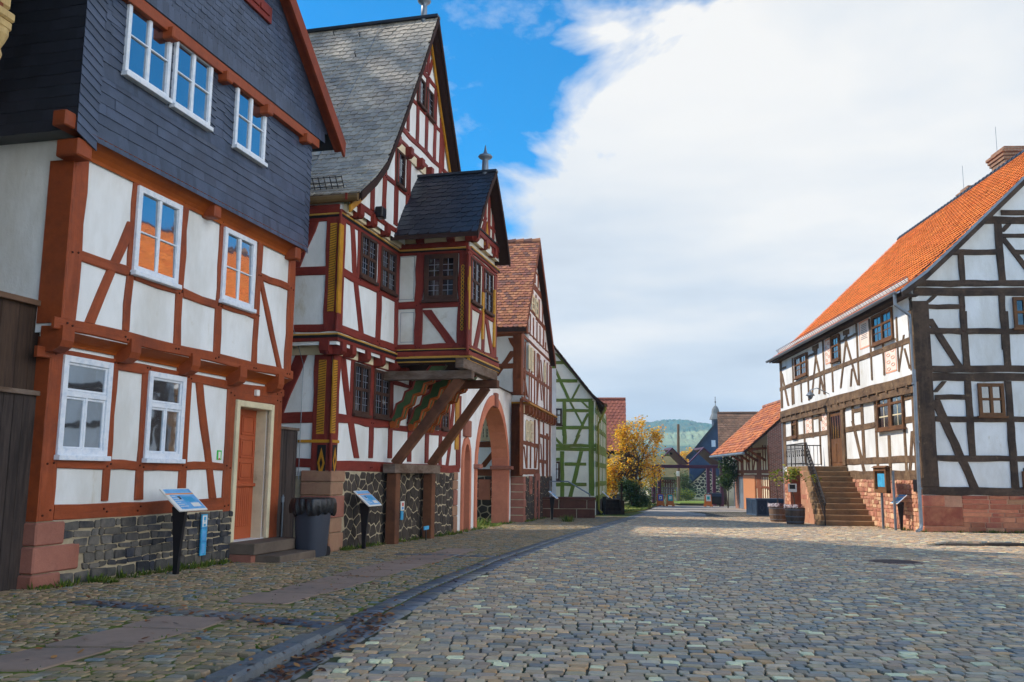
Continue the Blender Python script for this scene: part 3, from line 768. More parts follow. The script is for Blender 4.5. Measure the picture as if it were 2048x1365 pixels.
    # ---- windows of the painted storeys
    for pts in ([(613, 815), (803, 905), (787, 1262), (592, 1190)], [(993, 1000), (1130, 1062), (1115, 1365), (978, 1320)]):
        u0, u1, z0, z1 = wquad(f, d2 + .07, pts, 'A')
        window(root, f, u0, u1, z0, z1, d2 + .02, m_winwhite, m_glass, .085, .058, v=[(.5, 0, 1, .06)], h=[(.47, 0, .47, .022), (.47, .53, 1, .022)], sill=.025, tilt=.024)
    for pts in ([(270, 308), (467, 345), (445, 735), (235, 722)], [(622, 377), (773, 402), (752, 745), (597, 738)]):
        u0, u1, z0, z1 = wquad(f, .06, pts, 'B')
        window(root, f, u0, u1, z0, z1, .015, m_winwhite, m_glass, .085, .055, v=[(.5, 0, .60, .035)], h=[(.635, 0, 1, .07)], sill=.02,
               sash=[(0, 1, .67, 1, .032), (0, .49, 0, .6, .03), (.51, 1, 0, .6, .03)])
    # ---- door, frame and steps
    fr = MB()
    bar(fr, f, du0, fu0, dz0 - .35 if False else dz0, dz1, -.05, .06, .012); bar(fr, f, fu1, du1, dz0, dz1, -.05, .061, .012); bar(fr, f, fu0 - .01, fu1 + .01, dz1 - .11, dz1, -.05, .058, .012)
    fr.box(f.P(fu1 - .004, dz0, -.05), f.U * .02, f.N * -.36, ZV * (dz1 - dz0 - .1))
    fr.box(f.P(fu0 - .01, dz1 - .112, -.05), f.U * (fu1 - fu0 + .02), f.N * -.36, ZV * .02)
    fr.build('door_frame', m_stonedoor, root)
    dd = MB(); D0 = -.25
    dt = dz1 - .11
    bar(dd, f, fu0 - .02, fu1 + .02, dz0, dt, D0 - .05, D0)
    W = fu1 - fu0; H_ = dt - dz0
    for r0, r1 in ((.80, .95), (.62, .77), (.45, .59)):
        for a, b in ((.07, .44), (.52, .93)):
            U0, U1, Z0, Z1 = fu0 + W * a, fu0 + W * b, dz0 + H_ * r0, dz0 + H_ * r1
            for q in ((U0, U1, Z0, Z0 + .025), (U0, U1, Z1 - .025, Z1), (U0, U0 + .025, Z0, Z1), (U1 - .025, U1, Z0, Z1)): bar(dd, f, *q, D0, D0 + .018, .005)
            bar(dd, f, U0 + .06, U1 - .06, Z0 + .05, Z1 - .05, D0, D0 + .014, .01)
    bar(dd, f, fu0, fu1, dz0 + H_ * .40, dz0 + H_ * .425, D0, D0 + .05)
    for i in range(14): bar(dd, f, fu0 + W * (.06 + i * .062), fu0 + W * (.06 + i * .062 + .05), dz0 + .22, dz0 + H_ * .39, D0, D0 + .012, .004)
    dr = dd.build('door', m_doorpaint, root)
    hd = MB(); c = f.P(fu0 + .08, dz0 + H_ * .44, D0); hd.tube([c, c + f.N * .05, c + f.N * .05 + f.U * .1], .009, 6); hd.build('handle', m_iron, dr)
    lp = MB(); u, z = f.uz(1062, 468, .06, 'B'); bar(lp, f, u - .05, u + .05, z - .055, z + .055, .03, .10, .01); lp.build('door_lamp', m_signwhite, root)
    sp = MB()
    gs = gz(f.P(5, 0).y)
    bar(sp, f, du0 - .02, du1 + .32, dz0 - .19, dz0 - .005, -.5, .52, .012)
    bar(sp, f, du0 + .12, du1 + .30, gs - .1, dz0 - .20, .30, .92, .012)
    sp.build('door_step', m_stepgrey, root)
    q = MB(); bar(q, f, du0 - .01, du1 + .2, gs - .2, dz0 - .192, -.4, .46, .01); bar(q, f, 4.26, du0 + .03, -.5, .0, -.3, .05); bar(q, f, du1, B1, -.6, .02, -.3, .03); q.build('step_base', m_sand, root)
    return root
house1 = slate_house()
H2 = Fac(G(661, 1105), hdir(1485), 'Z1')
def mirror_profile(pts, uc): return pts + [(2 * uc - u, z) for u, z in pts[::-1]][1:]
def diamond(mb, f, u, z, hu, hz, d, hole=.45):
    ring = [(0, 1), (1, 0), (0, -1), (-1, 0)]
    for i in range(4):
        a, b = ring[i], ring[(i + 1) % 4]
        mb.prism([f.P(u + a[0] * hu, z + a[1] * hz, d), f.P(u + b[0] * hu, z + b[1] * hz, d), f.P(u + b[0] * hu * hole, z + b[1] * hz * hole, d), f.P(u + a[0] * hu * hole, z + a[1] * hz * hole, d)], f.N * .006)
def joist_row(root, f, zlo, zhi, d0, d1, us, mat, filler, u0, u1, hw=.10):
    for u in us:
        b = MB(); prof = [(d0 - .05, zhi), (d1, zhi), (d1, zlo + .06), (d1 - .06, zlo), (d0 - .05, zlo)]
        b.prism([f.P(u - hw, z, dd) for dd, z in prof], f.U * hw * 2); b.build('joist_end', mat, root)
    if filler:
        b = MB(); bar(b, f, u0, u1, zlo + .02, zhi - .01, d0 - .05, d0 + .05, .004); b.build('joist_infill', filler, root)
def finial(root, c, h, name='roof_finial', mat=None):
    b = MB(); b.lathe(c, [(.09, -.25), (.075, h * .45), (.06, h * .48), (.15, h * .56), (.18, h * .62), (.15, h * .68), (.06, h * .74), (.035, h * .85), (.006, h * 1.1)], 12)
    return b.build(name, mat or m_zinc, root, smooth=True)
def roof_side(mb, f, prof, d0, d1, th, lift):
    """profile (u,z) from eave to ridge swept back from offset d0 to d1: returns surface fn for shingles"""
    cum = [0]
    for a, b in zip(prof, prof[1:]): cum.append(cum[-1] + math.hypot(b[0] - a[0], b[1] - a[1]))
    def fn(a, b, h):
        bb = max(0., min(b, cum[-1]))
        for i in range(len(prof) - 1):
            if bb <= cum[i + 1] + 1e-9: break
        t = (b - cum[i]) / (cum[i + 1] - cum[i])
        p, q = prof[i], prof[i + 1]
        u = p[0] + (q[0] - p[0]) * t; z = p[1] + (q[1] - p[1]) * t
        tu, tz = (q[0] - p[0]), (q[1] - p[1]); L = math.hypot(tu, tz)
        nu, nz = -tz / L, tu / L
        if nz < 0: nu, nz = -nu, -nz
        return f.P(u + nu * h, z + nz * h, a)
    return fn, cum[-1]
def roof_slab(mb, f, prof, d0, d1, th=.10):
    """solid roof skin below a profile"""
    low = [(u, z - th) for u, z in prof]
    n = len(prof)
    vs = [f.P(u, z - .006, d0) for u, z in prof] + [f.P(u, z, d0) for u, z in low] + [f.P(u, z - .006, d1) for u, z in prof] + [f.P(u, z, d1) for u, z in low]
    fs = []
    for i in range(n - 1):
        fs += [(i, i + 1, n + i + 1, n + i), (2 * n + i, 3 * n + i, 3 * n + i + 1, 2 * n + i + 1), (i, 2 * n + i, 2 * n + i + 1, i + 1), (n + i, n + i + 1, 3 * n + i + 1, 3 * n + i)]
    for i in (0, n - 1): fs.append((i, n + i, 3 * n + i, 2 * n + i))
    mb.add(vs, fs)
def dark_window(root, f, pts, view, d, mf=None, mg=None, nu=3, nz=3, h=.5, fw=.07, v=True, mb_=None, lead=.010):
    u0, u1, z0, z1 = wquad(f, d + .04, pts, view)
    cells = [(0, .48, 0, h - .03, nu, nz, lead), (.52, 1, 0, h - .03, nu, nz, lead), (0, .48, h + .03, 1, nu, nz, lead), (.52, 1, h + .03, 1, nu, nz, lead)] if v else [(0, 1, 0, 1, nu, nz, lead)]
    return window(root, f, u0, u1, z0, z1, d + .012, mf or m_winbrown, mg or m_glassdark, fw, .045, v=[(.5, 0, 1, .055)] if v else [], h=[(h, 0, 1, .07)] if v else [], sill=.02, bars=cells, mbar=mb_ or m_lead)
def red_house():
    f = H2; root = thing('timber_framed_house', 'tall oxblood red half-timbered house with projecting oriel and grey slate roof', 'house', f.P(0, -.3))
    A1, B1 = -.14, 8.0; dn = 11.
    side = Fac(f.P(A1, 0, 0), f.N, 'Z1')
    zs = 1.27
    gl = lambda u: gz(f.P(u, 0).y) - .1
    # plinth
    core = MB(); core.prism([f.P(A1, -.9, .02), f.P(B1, -.9, .02), f.P(B1, zs, .02), f.P(A1, zs, .02)], f.N * -dn); pl = core.build('plinth', m_mortar, root)
    st = MB(); voronoi_stones(st, lambda u, z, h: f.P(u, z, .02 + h), .42, 7.75, -.55, zs, 0.27, .24, .018, gap=.02, keep=lambda u, z: z > gl(u) - .1, c=.012)
    st.build('rubble_stones', m_basalt2, pl)
    zq = [f.uz(345, y, .06, 'E')[1] for y in (800, 868, 945, 1075, 1160)] + [-.6]
    for i in range(5):
        q = MB()
        quoin(q, f, A1 - .06, .44 if i % 2 == 0 or i == 2 else .36, zq[i + 1] + .006, zq[i] - .004, .06, None, .62); q.build('quoin', m_sand if i == 2 else m_sandtan, root)
        q = MB(); quoin(q, f, B1 - .3 - .1 * (i % 2), B1 + .04, zq[i + 1] + .006, zq[i] - .004, .06, None, .5)
        q.build('quoin', m_sand if i == 2 else m_sandtan, root)
    # walls
    d1 = .2; F1, F2 = -.5, 8.38
    z0 = 1.06
    apex = f.uz(879, 42, .55, 'P')
    uc = 3.82
    prof = [f.uz(x, y, .62, 'C') for x, y in ((420, 1010), (500, 935), (560, 850), (640, 640), (740, 360), (836, 108))]
    prof[-1] = (uc, prof[-1][1])
    w = MB()
    wall(w, f, None, 0, [(A1, 4.0), (B1, 4.0)], zs - .1)
    gprof = [(u, z - .1) for u, z in mirror_profile(prof, uc)]
    gprof = [p for p in gprof if True]
    def gz_at(u):
        for a, b in zip(gprof, gprof[1:]):
            if a[0] <= u <= b[0]: return a[1] + (b[1] - a[1]) * (u - a[0]) / (b[0] - a[0])
        return gprof[-1][1]
    tops = [(F1, gz_at(F1))] + [p for p in gprof if F1 < p[0] < F2] + [(F2, gz_at(F2))]
    wall(w, f, None, d1, [(F1, 6.7), (F2, 6.7)], 3.75)
    wall(w, f, None, d1 + .16, tops, 6.55)
    wall(w, side, None, 0, [(-dn, 4), (0, 4)], zs - .1)
    wall(w, side, None, -(F1 - A1), [(-dn, 6.8), (d1, 6.8)], 3.75)
    rs = Fac(f.P(F2, 0, 0), -f.N); wall(w, rs, None, 0, [(-d1, 7), (dn, 7)], 3.75); wall(w, Fac(f.P(B1, 0, 0), -f.N), None, 0, [(0, 4), (dn, 4)], -.8)
    bk = Fac(f.P(F2, 0, -dn), -f.U); wall(w, bk, None, 0, [(0, 6.8), (F2 - uc, apex[1]), (F2 - F1, 6.8)], -.8)
    w.build('wall', m_plaster, root)
    # ---- ground floor frame
    g = Frame(f, 0, .035, 'Z1')
    g.V(500, 385, 492, 1460, 60)
    g.V(655, 440, 648, 905, 30); g.D(568, 430, 690, 1350, 48, curve=-.05)
    g.V(835, 500, 828, 1350, 36); g.V(1006, 540, 1000, 1352, 34)
    g.H(530, 983, 990, 1045, 82, ext=.05); zr, hr = g.H(20, 870, 760, 985, 65, 'Z3', ext=.1)
    g.H(480, 385, 1000, 528, 75, ext=.3)
    g.H(368, 768, 1058, 797, 62, 'E', ext=.25)
    g.H(20, 560 - 230, 760, 600, 50, 'Z3', ext=.1)
    g.V(222, 350, 222, 1275, 40, 'Z3'); g.V(420, 400, 415, 1290, 36, 'Z3'); g.V(572, 620, 566, 1315, 30, 'Z3'); g.V(675, 600, 668, 930, 14, 'Z3'); g.D(722, 560, 645, 1320, 28, 'Z3', curve=.04)
    g.V(775, 520, 775, 1345, 44, 'Z3')
    g.done(root, m_red, m_redpeg)
    # ---- side wall ground floor
    sf = Frame(side, 0, .035, 'Z1')
    sf.V(392, 390, 372, 1465, 165, th=.04); sf.H(-60, 985, 300, 975, 100); sf.D(205, 405, -30, 960, 110); sf.H(-300, 390, 460, 345, 80); sf.H(-200, 1395, 460, 1380, 80)
    sf.done(root, m_red)
    side1 = Fac(f.P(F1, 0, 0), f.N, 'D')
    s1 = Frame(side1, 0, .035, 'D')
    s1.V(372, 150, 338, 965, 86, th=.04); s1.H(20, 560, 325, 552, 56); s1.D(262, 160, 105, 530, 62); s1.H(-60, 955, 380, 938, 50); s1.H(0, 165, 410, 120, 60)
    s1.done(root, m_red)
    # painted panels on the corner posts
    pn = MB(); bk_ = MB()
    def strip(ff, pts, view, d, hatch=True):
        pn, bk_ = MB(), MB()
        u0, u1, zb, zt = wquad(ff, d, pts, view); bar(pn, ff, u0, u1, zb, zt, d - .03, d + .008, .003)
        if hatch:
            z = zb + .03
            while z < zt - .04: bk_.box(ff.P(u0 + .004, z, d + .0082), ff.U * (u1 - u0 - .008) + ZV * .035, ZV * .012, ff.N * .002); z += .05
        bk_.build('painted_hatching', m_black, pn.build('gilded_strip', m_gold, root))
    strip(f, [(484, 455), (517, 458), (507, 1125), (475, 1122)], 'Z1', .037)
    strip(side, [(345, 455), (412, 458), (408, 1130), (340, 1130)], 'Z1', .042)
    strip(f, [(410, 235), (438, 238), (412, 845), (392, 838)], 'D', d1 + .037, False)
    strip(side1, [(346, 225), (392, 230), (366, 830), (322, 828)], 'D', .042)
    strip(f, [(748, 545), (785, 550), (785, 1140), (752, 1135)], 'Z3', .037, False)
    for ff, pts, view, d in ((f, [(476, 1228), (515, 1230), (512, 1520), (474, 1515)], 'Z1', .037), (side, [(335, 1228), (415, 1230), (412, 1560), (333, 1560)], 'Z1', .042)):
        pn, bk_ = MB(), MB()
        u0, u1, zb, zt = wquad(ff, d, pts, view); bar(bk_, ff, u0, u1, zb, zt, d - .03, d + .006, .003); diamond(pn, ff, (u0 + u1) / 2, (zb + zt) / 2, (u1 - u0) * .42, (zt - zb) * .42, d + .006)
        pn.build('gilded_diamond', m_gold, bk_.build('black_panel', m_black, root))
    pn, bk_ = MB(), MB()
    zl = f.uz(495, 1197, .04)[1]
    bar(pn, f, A1 - .05, .12, zl - .03, zl + .03, -.02, .048); bar(pn, side, -.72, .045, zl - .03, zl + .03, -.02, .049)
    # ---- first floor frame
    h = Frame(f, d1, .035, 'D')
    h.V(424, 140, 400, 972, 40)
    h.D(488, 200, 505, 560, 26, curve=.02); h.D(505, 560, 552, 990, 28, curve=.02); h.V(545, 270, 533, 605, 26)
    h.V(677, 350, 670, 1035, 28); h.V(797, 440, 790, 1090, 20)
    h.H(435, 563, 790, 750, 56, ext=.05); h.H(425, 958, 790, 1085, 54, ext=.12); h.H(430, 172, 800, 432, 42, ext=.1)
    h.done(root, m_red, m_redpeg)
    # mouldings and joist rows
    zj = 3.98
    yl = MB(); dk = MB(); rd = MB()
    for zz, dd, m0, m1 in ((zj, d1, F1, 2.75), (6.44, d1, F1, 2.75)):
        bar(yl, f, m0 - .03, m1, zz - .035, zz, dd - .05, dd + .05); bar(dk, f, m0 - .03, m1, zz - .09, zz - .036, dd - .05, dd + .042); bar(rd, f, m0 - .03, m1, zz - .16, zz - .09, dd - .05, dd + .035)
        bar(yl, side1, -dn, d1 + .05, zz - .035, zz, -.05, .05); bar(dk, side1, -dn, d1 + .045, zz - .09, zz - .036, -.05, .042); bar(rd, side1, -dn, d1 + .04, zz - .16, zz - .09, -.05, .035)
    zz = 6.9
    joist_row(root, f, 3.58, 3.83, .0, d1 + .06, [F1 + .25] + [f.uz(x, y, .2, 'Z1')[0] for x, y in ((655, 335), (790, 378), (925, 422))] + [2.7, 3.3, 4, 4.7, 5.4, 6.1, 6.8, 7.5, 8.1], m_red, m_cream, A1, B1)
    joist_row(root, side1, 3.58, 3.83, -.36, .06, [-.05, -1.35, -2.7], m_red, m_cream, -dn, .15)
    joist_row(root, f, 6.46, 6.72, d1 + .02, d1 + .24, [f.uz(x, y, .42, 'D')[0] for x, y in ((558, 165), (648, 225), (740, 300))] + [2.75, 3.4, 4.1, 4.8, 5.5, 6.2, 6.9, 7.6], m_red, m_cream, F1 + .1, F2)
    # windows
    dark_window(root, f, [(672, 478), (818, 515), (812, 965), (668, 942)], 'Z1', 0)
    dark_window(root, f, [(858, 540), (1000, 570), (995, 990), (855, 968)], 'Z1', 0)
    dark_window(root, f, [(590, 560), (668, 600), (665, 918), (590, 893)], 'Z3', 0, nu=3)
    dark_window(root, f, [(478, 560), (558, 580), (555, 893), (475, 872)], 'Z3', 0, nu=3)
    dark_window(root, f, [(553, 290), (662, 350), (658, 640), (550, 585)], 'D', d1)
    dark_window(root, f, [(692, 382), (795, 440), (788, 718), (688, 665)], 'D', d1)
    # ---- gable frame
    dg = d1 + .16
    k = Frame(f, dg, .035, 'C')
    k.H(365, 1055, 700, 1270, 32, ext=.2)
    k.V(483, 950, 481, 1105, 19); k.V(548, 800, 546, 1125, 18); k.V(612, 765, 607, 1185, 18); k.V(673, 815, 668, 1215, 20)
    k.H(515, 890, 680, 1040, 27)
    k.H(585, 715, 760, 850, 20, ext=.15)
    zb1 = k.H(620, 665, 870, 905, 30, ext=.1)[0]
    k.V(276, 650, 270, 985, 22, 'Z5'); k.V(367, 430, 366, 1105, 24, 'Z5'); k.V(453, 480, 455, 1195, 24, 'Z5'); k.V(535, 590, 530, 1285, 22, 'Z5'); k.V(612, 990, 608, 1345, 20, 'Z5')
    k.H(290, 645, 620, 1035, 40, 'Z5', ext=.25); k.H(395, 390, 555, 580, 42, 'Z5', ext=.15)
    k.D(435, 280, 440, 405, 18, 'Z5'); k.D(480, 180, 462, 420, 20, 'Z5'); k.D(505, 300, 470, 440, 18, 'Z5')
    for du in (1.2, 2.0, 2.7): k.beam(uc + du, 7.2, uc + du, gz_at(uc + du) - .1, .09, .09, True)
    k.done(root, m_red, m_redpeg)
    joist_row(root, f, 8.62, 8.86, dg + .0, dg + .2, [f.uz(x, y, dg + .2, 'C')[0] for x, y in ((632, 718), (697, 790), (755, 850), (803, 893))] + [4.9, 5.6], m_red, m_cream, 1.9, 5.9, hw=.09)
    for q in ([(615, 772), (657, 822), (655, 995), (612, 962)],): dark_window(root, f, q, 'C', dg, v=False, nu=2, nz=4, fw=.06)
    for q in ([(375, 452), (442, 492), (442, 775), (370, 712)], [(460, 568), (522, 612), (526, 892), (458, 828)]): dark_window(root, f, q, 'Z5', dg, v=False, nu=2, nz=4, fw=.06)
    # ---- roof
    rfm = MB(); full = mirror_profile(prof, uc); roof_slab(rfm, f, full, .62, -dn - .4, .14); rf = rfm.build('roof', m_soffit, root)
    sh = MB(); fn, L = roof_side(None, f, prof, 0, 0, 0, 0)
    shingles(sh, fn, -dn - .4, .64, 0, L, .2, .165, None, 'fish', .028, lo=1.7, rise=.03)
    fn2, L2 = roof_side(None, f, [(2 * uc - u, z) for u, z in prof], 0, 0, 0, 0)
    shingles(sh, fn2, -dn - .4, .64, 0, L, .3, .22, None, 'slate', .014)
    sh.build('roof_slates', m_slateroof, rf)
    rg = MB(); rg.box(f.P(uc - .12, prof[-1][1] - .02, .66), f.U * .24, f.N * -(dn + 1), ZV * .07); rg.build('ridge_cap', m_slated, rf)
    bb = MB(); bt = MB()
    for s in (0, 1):
        pp = prof if s == 0 else [(2 * uc - u, z) for u, z in prof]
        for (a, b) in zip(pp, pp[1:]):
            bb.prism([f.P(a[0], a[1] + .02, .64), f.P(b[0], b[1] + .02, .64), f.P(b[0], b[1] - .17, .64), f.P(a[0], a[1] - .17, .64)], f.N * .03)
            bt.prism([f.P(a[0], a[1] - .24, dg + .03), f.P(b[0], b[1] - .24, dg + .03), f.P(b[0], b[1] - .40, dg + .03), f.P(a[0], a[1] - .40, dg + .03)], f.N * .04)
    bb.build('bargeboard', m_soffit, root); bt.build('gable_trim', m_gold, root)
    finial(root, f.P(uc, prof[-1][1], .25), .8)
    # snow guard, eaves gutter, conductor wire
    eu, ez = prof[0]
    gt = MB(); pts = [f.P(eu - .02, ez - .10, .6), f.P(eu - .02, ez - .13, -5)]; gt.tube(pts, .085, 10); gt.build('gutter', m_zincdark, root)
    sg = MB(); i0 = fn(.3, .45, .02)
    for hh in (.06, .15, .26): sg.tube([fn(.15, .32, hh), fn(-3.5, .32, hh)], .010, 5)
    a = .15
    while a > -3.5: sg.tube([fn(a, .32, 0), fn(a, .32, .28)], .010, 5); a -= .13
    sg.build('snow_guard', m_iron, root)
    lw = MB(); lw.tube([fn(-.9 - i * .02, L * (1 - i / 12), .05) for i in range(12)] + [fn(-1.2, .1, .06), f.P(F1 - .1, 6.0, -.8), f.P(F1 - .07, 4.1, -.72), f.P(A1 - .05, 3.4, -.66), f.P(A1 - .06, 1.1, -.66)], .007, 5); lw.build('lightning_conductor', m_zinc, root)
    for i in range(14):
        hk = MB(); a, b = -.7 - R.random() * 4, L * R.uniform(.3, .97); hk.tube([fn(a, b, .0), fn(a, b + .02, .12), fn(a, b + .1, .10)], .012, 5); hk.build('roof_hook', m_iron, root)
    # ---- oriel
    D1 = d1; D2 = 1.95
    ou0 = f.uz(797, 1000, d1, 'D')[0]
    ou1 = f.uz(px('D', 1473, 1150)[0], px('D', 1473, 1150)[1], D2, 'P')[0]
    of = Fac(f.P(0, 0, D2), f.U, 'Z2'); os_ = Fac(f.P(ou0, 0, 0), f.N, 'Z2'); orr = Fac(f.P(ou1, 0, D2), -f.N)
    zb, zt = of.uz(px('Z2', 885, 1325)[0], px('Z2', 885, 1325)[1], 0, 'P')[1], os_.uz(870, 15, 0)[1]
    w = MB(); wall(w, os_, None, 0, [(0, zt), (D2, zt)], zb); wall(w, of, None, 0, [(ou0, zt), (ou1, zt)], zb); wall(w, orr, None, 0, [(0, zt), (D2, zt)], zb)
    ocx = (ou0 + ou1) / 2
    od = .38; oap = of.uz(991, 343, od, 'P'); oel = of.uz(954, 463, od, 'P'); oer = of.uz(1019, 518, od, 'P')
    oprof = [(oel[0], oel[1])] + [of.uz(x, y, od, 'C') for x, y in ((1058, 1120), (1085, 1030), (1108, 960))] + [(oap[0], oap[1])]
    kx = (oer[0] - oap[0]) / (oap[0] - oel[0]); ocx = oap[0]
    orp = [(ocx + (ocx - u) * kx, z) for u, z in oprof]
    ofull = oprof + orp[::-1][1:]
    wall(w, of, None, .12, [(ou0 - .05, zt + .05)] + [(u, z - .1) for u, z in ofull if ou0 - .05 < u < ou1 + .05] + [(ou1 + .05, zt + .05)], zt - .02)
    orl = w.build('oriel', m_plaster_s, root)
    q = Frame(os_, 0, .035, 'Z2')
    q.V(88, 120, 82, 1250, 30); q.V(338, 160, 330, 1210, 92); q.V(820, 120, 832, 1270, 105, th=.04); q.H(90, 738, 775, 735, 82, ext=.05); q.H(75, 1222, 890, 1212, 62, ext=.03); q.H(80, 148, 880, 128, 60, ext=.03); q.D(420, 800, 712, 1200, 105)
    q.H(75, 1300, 885, 1300, 75, ext=.03, th=.06); q.H(75, 75, 880, 62, 60, ext=.04, th=.05)
    q.done(orl, m_red, m_redpeg)
    q = Frame(of, 0, .035, 'Z2')
    q.V(893, 130, 905, 1290, 44, th=.04); q.V(1050, 290, 1064, 1275, 28); q.V(1182, 380, 1196, 1340, 28)
    q.H(925, 770, 1195, 925, 50, ext=.1); q.H(905, 1225, 1200, 1345, 48, ext=.12); q.H(890, 165, 1195, 395, 36, ext=.12)
    q.D(1036, 850, 960, 1250, 42); q.D(1090, 900, 1160, 1330, 36)
    q.H(890, 1300, 1200, 1425, 60, ext=.14, th=.06); q.H(890, 110, 1195, 345, 45, ext=.14, th=.05)
    q.done(orl, m_red, m_redpeg)
    pn.build('gilded_band', m_gold, root); pn, bk_ = MB(), MB()
    u0, u1, za, zc = wquad(os_, .045, [(797, 285), (835, 285), (850, 1030), (812, 1030)], 'Z2')
    bar(bk_, os_, u0, u1, za, zc, .01, .047, .002)
    n = 17
    for i in range(n):
        z = za + (zc - za) * (i + .5) / n
        r, t_ = (zc - za) / n * .46, .014
        ring = [os_.P((u0 + u1) / 2 + math.cos(x * math.pi / 5) * (u1 - u0) * .36, z + math.sin(x * math.pi / 5) * r, .05) for x in range(11)]
        pn.tube(ring, .016, 4, False)
    pn.build('gilded_chain', m_gold, bk_.build('black_panel', m_black, orl)); pn, bk_ = MB(), MB()
    for pts in ([(897, 290), (906, 295), (916, 1030), (907, 1028)], [(1058, 590), (1070, 598), (1070, 1140), (1060, 1135)], [(1186, 560), (1196, 568), (1204, 1230), (1194, 1225)]):
        u0, u1, za, zc = wquad(of, .045, pts, 'Z2'); x_ = MB(); bar(x_, of, u0 - .015, u1 + .015, za, zc, .0, .055, .01); x_.build('gilded_strip', m_gold, orl)
    for ff, pts in ((os_, [(212, 1322), (785, 1320), (785, 1350), (212, 1352)]), (of, [(910, 1345), (1190, 1460), (1190, 1490), (910, 1375)])):
        u0, u1, za, zc = wquad(ff, .07, pts, 'Z2'); bar(pn, ff, u0, u1, za, zc, .0, .066, .002); bar(bk_, ff, u0 + .02, u1 - .02, za + .018, zc - .018, .0, .070, .002)
        m = int((u1 - u0) / .09)
        fp = pn.build('gilded_border', m_gold, orl); bk_.build('black_panel', m_black, orl); pn, bk_ = MB(), MB(); gg = MB()
        for i in range(m):
            c = u0 + .05 + i * (u1 - u0 - .1) / max(1, m - 1); bar(gg, ff, c - .03, c + .03, za + .035, zc - .035, .0, .074, .002)
        gg.build('painted_frieze', m_greenpaint, orl)
    for ff, a, b in ((os_, 0, D2 + .07), (of, ou0 - .07, ou1 + .07), (orr, -.07, D2)):
        ze = os_.uz(500, 1245, 0)[1]
        bar(dk, ff, a, b, ze - .05, ze - .02, -.05, .072); bar(yl, ff, a, b, ze - .02, ze, -.05, .080)
        zc2 = zb + .02
        bar(yl, ff, a, b, zb - .03, zb + .01, -.05, .10); bar(dk, ff, a, b, zb - .09, zb - .031, -.08, .085); bar(yl, ff, a, b, zb - .12, zb - .091, -.1, .07)
        zg = os_.uz(500, 112, 0)[1]; bar(yl, ff, a, b, zg - .02, zg + .02, -.05, .065); bar(dk, ff, a, b, zg - .06, zg - .021, -.05, .055)
    joist_row(orl, os_, zt - .02, zt + .2, 0, .14, [.75, 1.5, D2], m_red, m_cream, 0, D2 + .1, hw=.09)
    joist_row(orl, of, zt - .02, zt + .2, .05, .2, [ou0 + .02, ou0 + (ou1 - ou0) * .33, ou0 + (ou1 - ou0) * .67, ou1 - .02], m_red, m_cream, ou0, ou1, hw=.08)
    for ff, a, b in ((os_, 0, D2 + .22), (of, ou0 - .2, ou1 + .2), (orr, -.2, D2)):
        bar(rd, ff, a, b, zt + .19, zt + .31, -.05, .17); bar(dk, ff, a, b, zt + .31, zt + .36, -.05, .19)
    u0, u1, za, zc = wquad(os_, .05, [(388, 165), (770, 155), (768, 683), (385, 685)], 'Z2')
    window(orl, os_, u0, u1, za, zc, .012, m_winbrown, m_glassdark, .11, .05, v=[(.5, 0, 1, .09)], h=[(.47, 0, 1, .09)], sill=.03, mbar=m_lead, bars=[(0, .44, 0, .42, 2, 3, .014), (.56, 1, 0, .42, 2, 3, .014), (0, .44, .52, 1, 2, 3, .014), (.56, 1, .52, 1, 2, 3, .014)])
    dark_window(orl, of, [(915, 190), (1030, 265), (1028, 757), (922, 688)], 'Z2', 0, fw=.05)
    dark_window(orl, of, [(1070, 325), (1160, 385), (1172, 868), (1072, 793)], 'Z2', 0, fw=.05)
    # fine painted lines round the pale panels of the oriel flank
    ln = MB()
    for pts in ([(112, 195), (278, 190), (275, 680), (105, 685)], [(118, 830), (270, 825), (268, 1165), (115, 1170)]):
        u0, u1, za, zc = wquad(os_, 0, pts, 'Z2')
        for r in ((u0, u1, za, za + .012), (u0, u1, zc - .012, zc), (u0, u0 + .012, za, zc), (u1 - .012, u1, za, zc)): bar(ln, os_, *r, -.01, .002, .0005)
    for pts in ([(130, 185), (165, 185), (300, 520), (130, 515)],): pass
    ln.build('panel_line', m_zinc, orl)
    gf = Frame(of, .12, .03, 'D')
    gf.V(1398, 100, 1396, 330, 12); gf.V(1422, 40, 1424, 400, 12); gf.V(1450, 170, 1452, 440, 11); gf.H(1360, 180, 1480, 300, 20); gf.D(1405, 190, 1360, 330, 11); gf.V(1478, 260, 1482, 470, 10)
    gf.done(orl, m_red)
    u, z = of.uz(1415, 330, .16, 'D')
    pn.prism([of.P(u - .2, z - .22, .14), of.P(u + .2, z - .22, .14), of.P(u, z + .42, .14)], of.N * .02)
    om = MB(); roof_slab(om, of, ofull, od, -D2 - .6, .10); orf = om.build('oriel_roof', m_soffit, orl)
    so = MB(); fo, Lo = roof_side(None, of, oprof, 0, 0, 0, 0)
    shingles(so, fo, -D2 + .2, od + .02, 0, Lo, .25, .17, None, 'fish', .018, lo=1.7, rise=.03)
    fo2, Lo2 = roof_side(None, of, orp, 0, 0, 0, 0); shingles(so, fo2, -D2 + .2, od + .02, 0, Lo, .25, .17, None, 'slate', .014)
    so.build('roof_slates', m_slated, orf)
    rg = MB(); rg.box(of.P(ocx - .09, oap[1] - .03, od + .04), of.U * .18, of.N * -(D2 + .9), ZV * .06); rg.build('ridge_cap', m_slated, orf)
    bb = MB()
    for pp in (oprof, orp):
        for a, b in zip(pp, pp[1:]): bb.prism([of.P(a[0], a[1] + .02, od), of.P(b[0], b[1] + .02, od), of.P(b[0], b[1] - .15, od), of.P(a[0], a[1] - .15, od)], of.N * .03)
    bb.build('bargeboard', m_soffit, orl)
